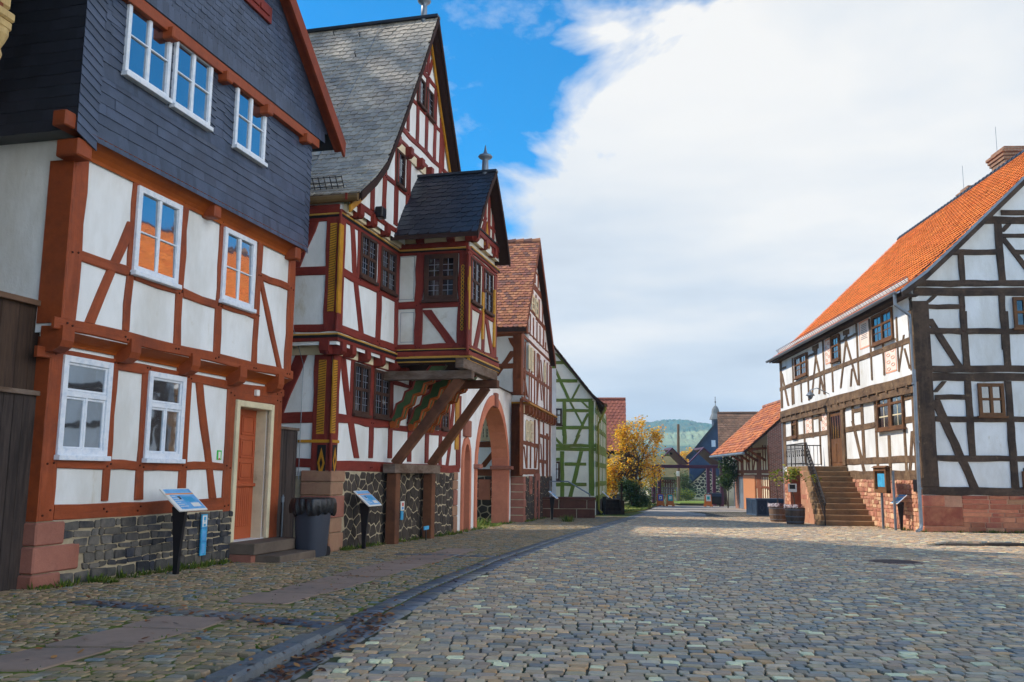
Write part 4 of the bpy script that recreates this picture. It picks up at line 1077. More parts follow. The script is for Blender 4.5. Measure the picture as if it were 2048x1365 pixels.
    finial(orl, of.P(ocx, oap[1], .12), .62)
    fl = MB(); c = f.P(*f.uz(540, 1118, .55, 'C'), .5); fl.bbox(c, f.U * .12, f.N * .09, ZV * .12, .02); fl.tube([c, c - f.N * .35], .02, 6); fl.build('floodlight', m_signblack, root)
    ub = MB(); ub.prism([os_.P(-.05, zb - .10, .02), os_.P(D2 - .03, zb - .10, .02), os_.P(D2 - .03, zb - .16, .02), os_.P(-.05, zb - .16, .02)], f.U * (ou1 - ou0 - .04)); ub.build('oriel_floor', m_soffit, orl)
    # ---- carved consoles and the prop frame
    prof_c = [(0, .0), (.10, .12), (.16, .30), (.30, .36), (.36, .52), (.52, .58), (.60, .78), (.78, .82), (.95, 1.0), (1.28, 1.0), (1.18, .88), (1.02, .84), (.96, .70), (.80, .66), (.74, .50), (.56, .46), (.50, .30), (.36, .24), (.30, .06), (.18, .02), (.14, -.10), (.04, -.12)]
    zc0, zc1 = f.uz(30, 810, .1, 'Z3')[1], zb - .16
    for uu in (f.uz(20, 700, .05, 'Z3')[0], f.uz(225, 760, .05, 'Z3')[0], f.uz(425, 780, .05, 'Z3')[0], ou1 - .1):
        b = MB(); H_ = zc1 - zc0
        b.prism([f.P(uu - .09, zc0 + z * H_, x * 1.05 + .03) for x, z in prof_c], f.U * .18); c = b.build('carved_console', m_greenpaint, root)
        b = MB(); n = len(prof_c)
        lo = [prof_c[i] for i in range(10, n)]
        b.tube([f.P(uu - .095, zc0 + z * H_, x * 1.05 + .03) for x, z in lo], .032, 5); b.tube([f.P(uu + .095, zc0 + z * H_, x * 1.05 + .03) for x, z in lo], .032, 5)
        b.tube([f.P(uu - .12, zc0 - .06 * H_, .12), f.P(uu + .12, zc0 - .06 * H_, .12)], .075, 8)
        b.build('gilded_edge', m_propwood if False else m_ochre, c)
        b = MB(); b.tube([f.P(uu - .092, zc0 + z * H_, x * 1.05 + .03) for x, z in prof_c[:10]], .03, 5); b.build('red_edge', m_red, c)
    b = MB()                       # near and far cantilever beams, cross beam
    cz = f.uz(500, 285, .8, 'Z3')[1]
    un = f.uz(*px('Z3', 915, 285), 2.05, 'P')[0]
    zn = f.uz(*px('Z3', 915, 285), 2.05, 'P')[1]
    uf, zf = f.uz(*px('Z3', 1200, 425), 2.05, 'P')
    b = MB(); b.bbox(f.P(un - .02, zn, 1.0), f.U * .11, f.N * 1.12, ZV * .10, .015); b.build('prop_beam', m_greywood, root)
    b = MB(); b.bbox(f.P(uf, zn, 1.0), f.U * .11, f.N * 1.12, ZV * .10, .015); b.build('prop_beam', m_propwood, root)
    b = MB(); b.bbox(f.P((un + uf) / 2 - .1, zn + .22, 1.93), f.U * ((uf - un) / 2 + .35), f.N * .10, ZV * .115, .015); b.build('prop_beam', m_greywood, root)
    zl = f.uz(800, 790, .3, 'E')[1]
    pu = [f.uz(708, 1000, .28, 'E')[0], f.uz(912, 1000, .28, 'E')[0]]
    for uu, ub_ in ((pu[0], un), (pu[1], uf)):
        b = MB(); a, c = f.P(uu, zl + .1, .27), f.P(ub_, zn - .08, 1.82); t = (c - a); L_ = t.length; t = t / L_
        x = t.cross(f.U).normalized(); y = t.cross(x)
        b.bbox((a + c) / 2, t * (L_ / 2), x * .10, y * .095, .015); b.build('prop_strut', m_propwood, root)
    b = MB(); bar(b, f, pu[0] - .32, pu[1] + .38, zl - .11, zl + .10, .10, .40, .015); b.build('prop_lintel', m_greywood, root)
    for uu in pu:
        b = MB(); bar(b, f, uu - .13, uu + .13, gz(f.P(uu, 0).y) - .05, zl - .11, .12, .36, .015); b.build('prop_post', m_propwood, root)
    pn.build('gilded_ornament', m_gold, root); yl.build('yellow_moulding', m_yline, root); dk.build('black_moulding', m_black, root); rd.build('red_moulding', m_red, root)
    return root
house2 = red_house()
def curve_pts(f, prof): return prof
# ------------------------------------------------------------------ gateway wall
AL = H2.P(8.02, 0, -.05); AR = G(1020.5, 1046)
AU = Vector((AR.x - AL.x, AR.y - AL.y, 0)); AW = AU.length
ARC = Fac(AL, AU, 'W')
def gateway():
    f = ARC; root = thing('gateway_wall', 'whitewashed courtyard wall with tall pointed red sandstone archway', 'gateway', f.P(AW / 2, gz(f.P(AW / 2, 0).y)))
    zg = gz(f.P(AW / 2, 0).y)
    zt0, zt1 = f.uz(335, 300, 0)[1], f.uz(448, 352, 0)[1]; zt = (zt0 + zt1) / 2
    uL = f.uz(188, 870)[0]; uR = f.uz(408, 870)[0]; uA = f.uz(312, 600)[0]
    uA = (uL + uR) / 2 + .1
    zs = f.uz(430, 885)[1]; za = f.uz(300, 452)[1] + .1
    rt = .46
    def arch(k, n=10):           # pointed arch outline, k = outward offset
        L = [(uL - k + (uA - uL + k) * (1 - math.cos(t * math.pi / 2 / n)) ** .85, zs + (za + k * 1.2 - zs) * math.sin(t * math.pi / 2 / n) ** .95) for t in range(n + 1)]
        Rr = [(uR + k - (uR + k - uA) * (1 - math.cos(t * math.pi / 2 / n)) ** .85, zs + (za + k * 1.2 - zs) * math.sin(t * math.pi / 2 / n) ** .95) for t in range(n + 1)]
        return [(uL - k, zg - .3)] + L, [(uR + k, zg - .3)] + Rr
    l0, r0 = arch(0); l1, r1 = arch(.30)
    # small wicket arch on the left
    wu0, wu1 = f.uz(88, 1000)[0], f.uz(128, 1000)[0]; wz = f.uz(110, 830)[1]
    wu0 = max(wu0, .35)
    def wic(k, n=6):
        c = (wu0 + wu1) / 2; r = (wu1 - wu0) / 2 + k
        return [(c - r, zg - .3)] + [(c - r * math.cos(t * math.pi / n), wz + (r + .12) * math.sin(t * math.pi / n)) for t in range(n + 1)] + [(c + r, zg - .3)]
    th = -.55
    mb = MB()
    def face(d, flip):
        # strips of wall around the two openings
        us = sorted(set([0, AW] + [p[0] for p in l1 + r1] + [p[0] for p in wic(.22)]))
        op = l1 + r1[::-1]; op2 = wic(.22)
        def low(ol, u):
            best = None
            for (a, za_), (b, zb_) in zip(ol, ol[1:]):
                if min(a, b) - 1e-6 <= u <= max(a, b) + 1e-6 and abs(b - a) > 1e-6:
                    z = za_ + (zb_ - za_) * (u - a) / (b - a); best = z if best is None else max(best, z)
            return best
        for a, b in zip(us, us[1:]):
            if b - a < 1e-4: continue
            e = 1e-4
            la = [low(o, a + e) for o in (op, op2)]; lb = [low(o, b - e) for o in (op, op2)]
            A = [x for x in la if x is not None]; B = [x for x in lb if x is not None]
            zA = max(A) if A else zg - .4; zB = max(B) if B else zg - .4
            q = [f.P(a, zA, d), f.P(b, zB, d), f.P(b, zt, d), f.P(a, zt, d)]
            mb.add(q, [(0, 1, 2, 3)])
    face(0, False); face(th, True)
    mb.add([f.P(0, zt, 0), f.P(AW, zt, 0), f.P(AW, zt, th), f.P(0, zt, th)], [(0, 1, 2, 3)])
    mb.build('wall', m_plaster, root)
    def ring(a, b, d0, d1):
        r = MB()
        n = len(a)
        for i in range(n - 1):
            p = [a[i], a[i + 1], b[i + 1], b[i]]
            vs = [f.P(u, z, d1) for u, z in p] + [f.P(u, z, d0) for u, z in p]
            r.add(vs, [(0, 1, 2, 3), (7, 6, 5, 4), (0, 4, 5, 1), (1, 5, 6, 2), (2, 6, 7, 3), (3, 7, 4, 0)])
        return r
    r = ring(l0, l1, th - .02, .05); q = ring(r0, r1, th - .02, .05); r.add(q.v, q.f); ar = r.build('arch_surround', m_sandpink, root)
    r = ring(wic(0), wic(.22), th - .02, .06); r.build('wicket_surround', m_sandpink, root)
    r = MB(); c = f.P((wu0 + wu1) / 2, wz + .95, .03); r.bbox(c, f.U * .42, f.N * .06, ZV * .25, .02); r.build('wicket_gable', m_sand, root)
    k = MB(); c = f.P(uA, za + .18, .06); k.bbox(c, f.U * .16, f.N * .08, ZV * .26, .03); k.build('keystone', m_sand, root)
    for u, s in ((uL, -1), (uR, 1)):
        k = MB(); k.bbox(f.P(u + s * .14, zs, .06 + th / 2), f.U * .24, f.N * (.14 - th / 2), ZV * .07, .02); k.build('impost', m_sand, root)
    c = MB(); c.prism([f.P(-.05, zt - .02, .12), f.P(-.05, zt + .16, th / 2), f.P(-.05, zt - .02, th - .12)], f.U * (AW + .1)); c.build('coping', m_tilemoss, root)
gateway()

# ------------------------------------------------------------------ brown house
B_C = G(1044.5, 1046)
BF = Fac(B_C, hdir(1335), 'T1'); BS = Fac(B_C, BF.N, 'W')
def brown_house():
    f = BF; root = thing('timber_framed_house', 'brown half-timbered house with steep weathered clay tile roof beside the archway', 'house', f.P(0, gz(B_C.y)))
    W_ = f.uz(1103, 900, 0, 'P')[0]; dj = .22; dn = 10.
    zg = gz(B_C.y); zs = f.uz(150, 700, 0, 'T2')[1]; zj = f.uz(150, 960, dj)[1]; 
    dv = .45
    el = f.uz(350, 850, dv, 'Q'); ap = f.uz(483, 8, dv, 'Q'); er = f.uz(1110.5, 726, dv, 'P')
    uc = ap[0]
    prof = [el, (el[0] + (uc - el[0]) * .25, el[1] + (ap[1] - el[1]) * .27), ap]
    full = prof + [er]
    def ztop(u):
        for a, b in zip(full, full[1:]):
            if a[0] <= u <= b[0]: return a[1] + (b[1] - a[1]) * (u - a[0]) / (b[0] - a[0])
        return el[1]
    core = MB(); core.prism([f.P(-.02, zg - 1.2, .02), f.P(W_, zg - 1.2, .02), f.P(W_, zs, .02), f.P(-.02, zs, .02)], f.N * -dn); pl = core.build('plinth', m_mortar, root)
    st = MB(); voronoi_stones(st, lambda u, z, h: f.P(u, z, .02 + h), .5, W_, zg - .5, zs, .30, .26, .02, gap=.02); st.build('rubble_stones', m_basalt2, pl); st = MB()
    voronoi_stones(st, lambda u, z, h: BS.P(u, z, .02 + h), -7, -.7, zg - .2, zs, .34, .28, .02, gap=.02); st.build('rubble_stones', m_basalt2, pl)
    for i in range(7):
        q = MB(); a, b = zg - .3 + (zs - zg + .3) * i / 7, zg - .3 + (zs - zg + .3) * (i + 1) / 7 - .015; s = .62 if i % 2 else .45
        q.bbox(f.P(s / 2 - .03, (a + b) / 2, -.35), f.U * s / 2, f.N * .41, ZV * (b - a) / 2, .02); q.build('quoin', m_sand, root)
    w = MB(); wall(w, f, None, 0, [(0, zj), (W_, zj)], zs - .1); wall(w, f, None, dj, [(-.1, ztop(-.1) - .1)] + [(u, z - .1) for u, z in full if -.1 < u < W_] + [(min(W_, er[0]), ztop(min(W_, er[0]) - .01) - .1)], zj - .1)
    wall(w, BS, None, 0, [(-dn, el[1]), (0, el[1])], zs - .1); wall(w, BS, None, .1, [(-dn, el[1] + .1), (dj, el[1] + .1)], zj - .1)
    rs = Fac(f.P(W_, 0, 0), -f.N); wall(w, rs, None, 0, [(-dj, er[1]), (dn, er[1])], zg - 1)
    w.build('wall', m_plaster, root)
    g = Frame(f, 0, .03, 'T2')
    g.V(140, -260, 140, 690, 40); g.H(150, 288, 355, 322, 55); g.H(150, 640, 360, 645, 70); g.V(352, -200, 360, 650, 16); g.V(412, -120, 412, 790, 12); g.H(360, 200, 490, 225, 45); g.H(360, 510, 450, 525, 45); g.H(365, 810, 490, 830, 60)
    g.V(208, 0, 205, 600, 12); g.V(245, 0, 258, 600, 12); g.V(300, 0, 305, 600, 12); g.D(170, 330, 200, 600, 12); g.D(335, 340, 315, 600, 12); g.V(455, 170, 460, 840, 22); g.V(490, -100, 492, 840, 14); g.H(130, 1110, 500, 1290, 60, 'T1', ext=.3); g.D(345, -20, 365, 300, 12); g.D(380, 300, 405, 770, 10)
    g.done(root, m_brown)
    h = Frame(f, dj, .03, 'T1')
    h.V(147, 180, 150, 930, 28); h.H(160, 185, 505, 530, 42, ext=.2); h.H(180, 100, 500, 440, 24, ext=.2); h.H(165, 600, 495, 870, 46, ext=.1); h.H(150, 950, 515, 1185, 40, ext=.1)
    for xa, xb in ((183, 185), (228, 242), (262, 262), (300, 303), (330, 335), (415, 430), (450, 462), (485, 492), (505, 512)): h.V(xa, 250 + (xa - 160) * .95, xb, 960 + (xb - 150) * .6, 9)
    h.D(350, 420, 390, 1000, 12); h.D(365, 440, 335, 1000, 12); h.D(165, 650, 215, 960, 12); h.D(380, 500, 420, 1060, 10)
    for x in (215, 245, 288, 330, 370, 408, 438): h.V(x, -30 + (x - 215) * 1.4, x, 170 + (x - 215) * .98, 7)
    h.H(330, 10, 440, 120, 22, ext=.3); h.V(447, 200, 445, 180, 10, 'Q') if False else None
    h.H(385, 680, 545, 860, 26, 'Q', ext=.1); h.H(405, 425, 505, 560, 60, 'Q', ext=.1); h.H(440, 305, 480, 370, 20, 'Q', ext=.1)
    for x, y0, y1 in ((415, 500, 700), (445, 540, 740), (475, 580, 790), (510, 620, 820), (438, 330, 420), (466, 360, 470), (390, 720, 880), (420, 760, 920), (455, 800, 960), (485, 840, 1000), (520, 870, 1040)): h.V(x, y0, x, y1, 7, 'Q')
    h.done(root, m_brown)
    sf = Frame(BS, 0, .03, 'W')
    sf.V(482, 420, 478, 945, 84); sf.H(200, 715, 345, 715, 42); sf.D(345, 735, 230, 880, 46); sf.V(322, 480, 322, 900, 36); sf.H(190, 915, 350, 920, 50); sf.H(330, 400, 480, 400, 30); sf.done(root, m_brown)
    s2 = Frame(BS, .1, .03, 'W')
    s2.V(492, -80, 490, 350, 74); s2.H(330, 152, 460, 152, 40, ext=.1); s2.D(460, 45, 325, 225, 46); s2.H(300, -75, 500, -80, 36, ext=.2); s2.D(430, -50, 470, 20, 36); s2.H(320, 350, 500, 352, 24, ext=.3); s2.done(root, m_brown)
    yl = MB(); bar(yl, f, -.16, W_, zj - .12, zj - .05, -.05, dj + .07); bar(yl, BS, -dn, dj + .07, zj - .12, zj - .05, -.05, .17); yl.build('yellow_moulding', m_gold, root)
    joist_row(root, f, zj - .5, zj - .16, 0, dj + .02, [.2 + i * (W_ - .4) / 9 for i in range(10)], m_brown, m_cream, 0, W_, hw=.12)
    u0, u1, z0, z1 = wquad(BS, .04, [(214, 500), (298, 505), (295, 692), (210, 690)], 'W')
    window(root, BS, u0, u1, z0, z1, .02, m_stonedoor, m_glassdark, .14, .05, v=[(.42, 0, 1, .10)], h=[(.52, 0, 1, .10)], bars=[(0, .38, 0, .46, 2, 3, .012), (.48, 1, 0, .46, 2, 3, .012), (0, .38, .58, 1, 2, 2, .012), (.48, 1, .58, 1, 2, 2, .012)])
    u0, u1, z0, z1 = wquad(BS, .04, [(205, 968), (292, 968), (290, 1118), (205, 1110)], 'W')
    window(root, BS, u0, u1, z0, z1, .03, m_sandpink, m_glassdark, .34, .05, bars=[(0, 1, 0, 1, 2, 3, .03)], mbar=m_ochre)
    for pts in ([(203, 10), (238, 12), (240, 262), (206, 258)], [(252, 14), (292, 16), (290, 275), (254, 270)]):
        u0, u1, z0, z1 = wquad(f, .05, pts, 'T2'); window(root, f, u0, u1, z0, z1, .02, m_stonedoor, m_plaster_s, .12, .04, h=[(.45, 0, 1, .06)], v=[(.5, 0, 1, .05)])
    for pts in ([(232, 305), (252, 325), (258, 620), (240, 610)], [(268, 340), (292, 360), (298, 660), (275, 640)], [(422, 520), (442, 545), (447, 790), (430, 770)]):
        u0, u1, z0, z1 = wquad(f, dj + .05, pts, 'T1'); window(root, f, u0, u1, z0, z1, dj + .02, m_stonedoor, m_plaster_s, .12, .04, h=[(.45, 0, 1, .06)])
    for pts in ([(415, 530), (438, 545), (438, 710), (415, 690)], [(449, 570), (473, 595), (472, 770), (450, 740)]):
        u0, u1, z0, z1 = wquad(f, dj + .05, pts, 'Q'); window(root, f, u0, u1, z0, z1, dj + .02, m_stonedoor, m_glassdark, .12, .04, h=[(.5, 0, 1, .06)])
    u0, u1, z0, z1 = wquad(f, .05, [(240, 695), (272, 700), (272, 925), (240, 920)], 'T2'); window(root, f, u0, u1, z0, z1, .02, m_sand, m_black, .2, .05)
    u0, u1, z0, z1 = wquad(f, .05, [(305, 700), (360, 690), (360, 1255), (305, 1265)], 'T2')
    d = MB(); bar(d, f, u0, u0 + .3, z0, z1, 0, .09); bar(d, f, u1 - .3, u1, z0, z1, 0, .09); bar(d, f, u0, u1, z1 - .2, z1 + .1, 0, .092); bar(d, f, u0 + .3, u1 - .3, z0, z1 - .2, -.1, .035); d.build('cellar_door', m_sand, root)
    rm = MB(); roof_slab(rm, f, full, dv, -dn - .3, .16); rf = rm.build('roof', m_soffit, root)
    sh = MB(); fn, L = roof_side(None, f, prof, 0, 0, 0, 0); shingles(sh, fn, -dn - .3, dv + .02, 0, L, .19, .155, None, 'plain', .034, lo=1.5)
    f2, L2 = roof_side(None, f, [er, ap], 0, 0, 0, 0); shingles(sh, f2, -dn - .3, dv + .02, 0, L2, .4, .3, None, 'slate', .03)
    sh.build('roof_tiles', m_tileold, rf)
    rg = MB()
    i = 0
    while i * .34 < dn + .7:
        d = dv - i * .34
        rg.tube([f.P(uc, ap[1] - .03, d + .03), f.P(uc, ap[1] - .05, d - .35)], [.15, .125], 8); i += 1
    rg.build('ridge_tiles', m_tileold, rf)
    bb = MB()
    for a, b in ((prof[0], prof[1]), (prof[1], prof[2]), (er, ap)): bb.prism([f.P(a[0], a[1] + .02, dv), f.P(b[0], b[1] + .02, dv), f.P(b[0], b[1] - .26, dv), f.P(a[0], a[1] - .26, dv)], f.N * .04)
    bb.build('bargeboard', m_brown, root)
    e = MB(); e.box(f.P(el[0] + .02, el[1] - .2, dv), f.U * .1, f.N * -(dn + .6), ZV * .14); e.build('eaves_board', m_brown, root)
brown_house()
# white stub of wall seen inside the gate
def stub():
    p = AT(990, 1040, B_C.y + .1 - .3); p = G(990, 1045)
    f = Fac(p + Vector((.0, .35, 0)), Vector((1, -.1, 0)), 'W')
    u0, u1, z0, z1 = wquad(f, 0, [(295, 870), (352, 870), (350, 1262), (290, 1258)])
    root = thing('wall_pier', 'narrow white wall pier with clay coping standing inside the archway', 'wall pier', f.P(u0, gz(p.y)))
    m = MB(); bar(m, f, u0, u1 + .25, z0 - .3, z1, -.5, 0); m.build('pier', m_plaster_s, root)
    m = MB(); m.prism([f.P(u0 - .1, z1 - .02, .08), f.P(u1 + .25, z1 + .16, .08), f.P(u1 + .25, z1 + .22, .08), f.P(u0 - .1, z1 + .05, .08)], f.N * -.66); m.build('coping', m_tileold, root)
stub()

# ------------------------------------------------------------------ green house
GC = G(1192, 1031.5)
GF_ = Fac(GC, Vector((1, -.06, 0)), 'T3'); GS = Fac(GC, hdir(1300), 'T3')
def green_house():
    f = GF_; root = thing('timber_framed_house', 'green half-timbered gable end with pale panels behind the brown house', 'house', f.P(0, gz(GC.y)))
    zg = gz(GC.y); W_ = 7.5; dn = 11
    dv = .3
    ev = f.uz(905, 900, dv); e2 = f.uz(740, 775, dv); e3 = f.uz(140, 15, dv)
    sl = (e3[1] - e2[1]) / (e3[0] - e2[0]); uc = -W_ / 2 + .3; ap = (uc, e3[1] + sl * (uc - e3[0]))
    prof = [(2 * uc - ev[0], ev[1]), (2 * uc - e2[0], e2[1]), ap]
    full = prof + [(e2[0], e2[1]), (ev[0], ev[1])]
    zs = f.uz(700, 1000, 0, 'T4')[1]
    def clip(us): return us
    w = MB()
    def zt(u):
        for a, b in zip(full, full[1:]):
            if a[0] <= u <= b[0]: return a[1] + (b[1] - a[1]) * (u - a[0]) / (b[0] - a[0])
        return ev[1]
    wall(w, f, None, 0, [(-W_, zt(-W_) - .1)] + [(u, z - .1) for u, z in full if -W_ < u < 0] + [(0, zt(0) - .1)], zg - .5)
    wall(w, GS, None, 0, [(0, ev[1] + .2), (dn, ev[1] + .2)], zg - .8)
    w.build('wall', m_plaster_pale, root)
    g = Frame(f, 0, .035)
    g.V(717, 850, 690, 2290, 84); g.H(100, 275, 290, 270, 48); g.H(110, 548, 490, 545, 48); g.H(100, 845, 720, 835, 50); g.D(130, 320, 360, 820, 46); g.D(525, 600, 410, 815, 36); g.V(98, 330, 98, 1360, 60); g.D(165, 130, 740, 800, 40)
    g.V(292, 860, 295, 1380, 58); g.H(320, 998, 665, 998, 46); g.H(300, 1258, 670, 1255, 50); g.D(385, 870, 575, 1230, 34); g.D(655, 1040, 480, 1400, 46); g.D(560, 860, 660, 960, 40); g.H(90, 1265, 265, 1262, 44)
    g.H(80, 165, 770, 160, 46, 'T4'); g.H(80, 222, 770, 215, 52, 'T4'); g.V(262, 250, 262, 960, 60, 'T4'); g.H(295, 447, 625, 445, 48, 'T4'); g.H(80, 752, 630, 752, 52, 'T4'); g.D(552, 250, 380, 950, 62, 'T4'); g.D(120, 10, 250, 150, 55, 'T4'); g.V(300, -60, 300, 140, 58, 'T4'); g.D(520, 0, 440, 150, 50, 'T4'); g.H(80, 375, 225, 375, 50, 'T4')
    g.done(root, m_green)
    s = Frame(GS, 0, .04)
    zb = [f.uz(700, 165, 0, 'T4')[1], f.uz(700, 998, 0, 'T3')[1], f.uz(700, 1255)[1], f.uz(700, 445, 0, 'T4')[1], f.uz(700, 752, 0, 'T4')[1], zs + .1]
    for z in zb: s.beam(-.1, z, dn, z, .13, .13)
    s.beam(-.1, zb[0] - .25, dn, zb[0] - .25, .12, .12)
    for u in (.12, 1.6, 3, 4.6, 6.2, 7.9, 9.5, 10.9): s.beam(u, zs, u, ev[1] + .1, .10, .10, True)
    s.done(root, m_green)
    for pts, v in (([(108, 965), (258, 965), (255, 1215), (105, 1215)], 'T3'), ([(85, 405), (228, 405), (222, 690), (82, 690)], 'T4')):
        u0, u1, z0, z1 = wquad(f, .04, pts, v); window(root, f, u0, u1, z0, z1, .02, m_winbrown, m_glassdark, .09, .06, h=[(.62, 0, 1, .06)], v=[(.5, 0, 1, .05)], bars=[(0, 1, 0, .6, 4, 3, .015)], mbar=m_lead, sill=.05)
    rm = MB(); roof_slab(rm, f, full, dv, -dn - .4, .14); rf = rm.build('roof', m_soffit, root)
    sh = MB()
    for pr_ in (prof, [(ev[0], ev[1]), (e2[0], e2[1]), ap]):
        fn, L = roof_side(None, f, pr_, 0, 0, 0, 0); shingles(sh, fn, -dn - .4, dv + .02, 0, L, .4, .3, None, 'slate', .03)
    sh.build('roof_tiles', m_tilemoss, rf)
    gt = MB(); gt.tube([f.P(ev[0] + .06, ev[1] - .06, dv + .02), f.P(ev[0] + .06, ev[1] - .06, -dn)], .09, 8); gt.build('gutter', m_zincdark, root)
    dp = MB(); P0 = f.P(ev[0] + .04, ev[1] - .12, dv - .1); a = GS.P(.25, ev[1] - 1.0, .12); dp.tube([P0, P0 - ZV * .15, a, GS.P(.25, zg + .3, .12), GS.P(.25, zg + .12, .3)], .06, 8); dp.build('downpipe', M('yellow_green_paint', (150, 142, 60), (110, 118, 56), var=.1), root)
    q = MB(); bar(q, GS, 0, dn, zg - .5, zs, 0, .05); q.build('plinth', m_basalt2, root)
    return f, zg
gf_f, gf_zg = green_house()
def stair_block():
    p = G(1141, 1038); f = Fac(p, Vector((1, -.02, 0)), 'T4')
    root = thing('stair_landing', 'dark sandstone stair block with steel handrail below the green gable', 'stairs', f.P(0, gz(p.y)))
    u0, u1, z0, z1 = wquad(f, 0, [(75, 955), (765, 958), (760, 1285), (75, 1270)])
    m = MB(); bar(m, f, u0 - .7, u1, z0 - .3, z1, -1.2, -.01); bl = m.build('core', m_mortar, root)
    s = MB(); coursed(s, lambda u, z, h: f.P(u, z, -.01 + h), u0 - .7, u1, z0 - .2, z1 - .08, .38, .46, .7, 1.3, .03); bar(s, f, u0 - .7, u1 + .04, z1 - .08, z1 + .02, -1.24, .05); s.build('blocks', M('dark_red_sandstone', (104, 66, 52), (84, 54, 44), var=.15, isl=.12, bump=.4), root)
    r = MB(); P = [f.P(*f.uz(x, y, -.3), -.3) for x, y in ((75, 960), (75, 705), (350, 708), (680, 905), (680, 955))]; r.tube(P, .03, 8); r.build('handrail', m_zinc, root)
stair_block()
def dark_steps():
    p = G(1225, 1030.5); f = Fac(p, Vector((1, -.05, 0)), 'T4')
    root = thing('wooden_steps', 'dark plank steps with post beside the green house', 'steps', f.P(0, gz(p.y)))
    u0, u1, z0, z1 = wquad(f, 0, [(885, 985), (1150, 985), (1150, 1215), (885, 1215)])
    for i in range(4):
        m = MB(); a = z0 + (z1 - z0) * i / 4; bar(m, f, u0, u1, a - .05, a + (z1 - z0) / 4, -1.6, -i * .28); m.build('step', m_plank2, root)
    m = MB(); a, b, c, d = wquad(f, 0, [(1145, 740), (1170, 740), (1170, 1225), (1150, 1225)]); bar(m, f, a, b + .02, c, d, -.1, .06); m.build('post', m_plank2, root)
    m = MB(); bar(m, f, u1 - .02, u1 + .2, z0 - .05, z0 + (z1 - z0) * .95, -1.6, -.12); m.build('side_board', m_plank2, root)
dark_steps()
RC = G(1850, 1066)
RDIR = hdir(1118)
RF = Fac(RC, -RDIR, 'S'); RG = Fac(RC, Vector((RDIR.y, -RDIR.x, 0)), 'S')
def right_house():
    f, g_ = RF, RG
    root = thing('timber_framed_house', 'white half-timbered house with dark oak beams, bright orange tile roof and outside stair', 'house', f.P(0, gz(RC.y)))
    zg = gz(RC.y); LEN = 17.9; WID = 13.6
    zs = f.uz(990, 965, 0)[1]; dj = .10
    zs = 1.16
    eave = f.uz(1801, 580, .52, 'P'); ez = eave[1]
    zsg = g_.uz(1300, 1043)[1]
    uR, zR = 6.75, 14.1
    # ---- base
    core = MB(); core.prism([f.P(-LEN, zg - .8, .02), f.P(.03, zg - .8, .02), f.P(.03, zsg, .02), f.P(-LEN, zsg, .02)], f.N * -WID); core.box(f.P(-LEN, zsg - .05, -.2), f.U * (LEN - .06), f.N * .22, ZV * (zs - zsg + .05)); pl = core.build('plinth', M('red_mortar', (186, 140, 112), (160, 112, 90), var=.15, bump=.4), root)
    st, s2 = MB(), MB(); coursed(s2, lambda u, z, h: f.P(u, z, .02 + h), -LEN, -.3, zg - .3, zs, .11, .22, .14, .42, .025, gap=.012, jit=.022)
    coursed(st, lambda u, z, h: g_.P(u, z, .03 + h), 1.2, 6, zg - .3, zsg, .10, .24, .3, 1.1, .02)
    z = zsg; i = 0
    for hh, ww in ((.36, .7), (.62, 1.25), (.58, 1.4), (.4, 1.2)):
        c = g_.P(ww / 2 - .04, z - hh / 2, -.05); st.bbox(c, g_.U * (ww / 2), g_.N * .11, ZV * (hh / 2 - .008), .02); z -= hh
    st.build('rubble_stones', m_rubblered, pl); s2.build('rubble_stones', m_rubblelit, pl)
    # ---- walls
    w = MB()
    wall(w, f, None, 0, [(-LEN, 4.6), (0, 4.6)], zs - .05); wall(w, f, None, dj, [(-LEN, ez + .5), (.0, ez + .5)], 4.3)
    sl = (zR - ez) / (uR + .5)
    wall(w, g_, None, 0, [(0, ez + .4), (uR, zR - .15), (WID, ez + .4)], zsg - .05)
    fr = Fac(f.P(-LEN, 0, 0), f.N); wall(w, fr, None, 0, [(-WID, ez + .3), (-WID / 2, zR - .2), (dj, ez + .3)], zg - .6)
    w.build('wall', m_plaster, root)
    # ---- street front frame
    L = Frame(f, 0, .03)
    u_far = -LEN + .1
    L.H(205, 700, 975, 590, 26) if False else None
    zrail = f.uz(860, 607, 0)[1]; zlow = f.uz(810, 832, 0)[1]
    du0, du1, dz0, dz1 = wquad(f, .05, [(460, 505), (560, 485), (565, 870), (470, 868)])
    for a, b in ((-LEN, du0), (du1, 0)): L.beam(a, zrail, b, zrail, .11, .11); L.hs.append((a, b, zrail, .11))
    L.beam(du1, zlow, 0, zlow, .12, .12); L.beam(du1, zs + .15, 0, zs + .15, .17, .17); L.beam(-LEN, zs + .15, du0, zs + .15, .17, .17)
    for x, y0, y1, ww in ((208, 560, 870, 14), (283, 560, 700, 8), (326, 560, 860, 8), (374, 545, 700, 8), (418, 530, 860, 8), (612, 480, 640, 12), (672, 465, 840, 16), (752, 440, 930, 12), (832, 685, 930, 16), (920, 400, 930, 13)): L.V(x, y0, x, y1, ww)
    L.D(610, 600, 685, 920, 15); L.D(618, 480, 612, 520, 14); L.D(965, 660, 950, 920, 16); L.D(412, 530, 425, 600, 12)
    L.H(612, 540, 672, 530, 24); L.H(915, 470, 975, 455, 28); L.H(375, 585, 415, 575, 18)
    L.V(985, 370, 1000, 940, 44)
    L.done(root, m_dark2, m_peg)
    U = Frame(f, dj, .03)
    zb = 4.45
    zmid = f.uz(560, 268, dj)[1]
    U.beam(-LEN, zb, 0, zb, .17, .17, th=.05); U.beam(-LEN, zb - .32, 0, zb - .32, .11, .11, th=.03); U.beam(-LEN, zmid, 0, zmid, .10, .10); U.hs.append((-LEN, 0, zmid, .1)); U.beam(-LEN, ez + .15, 0, ez + .15, .2, .2)
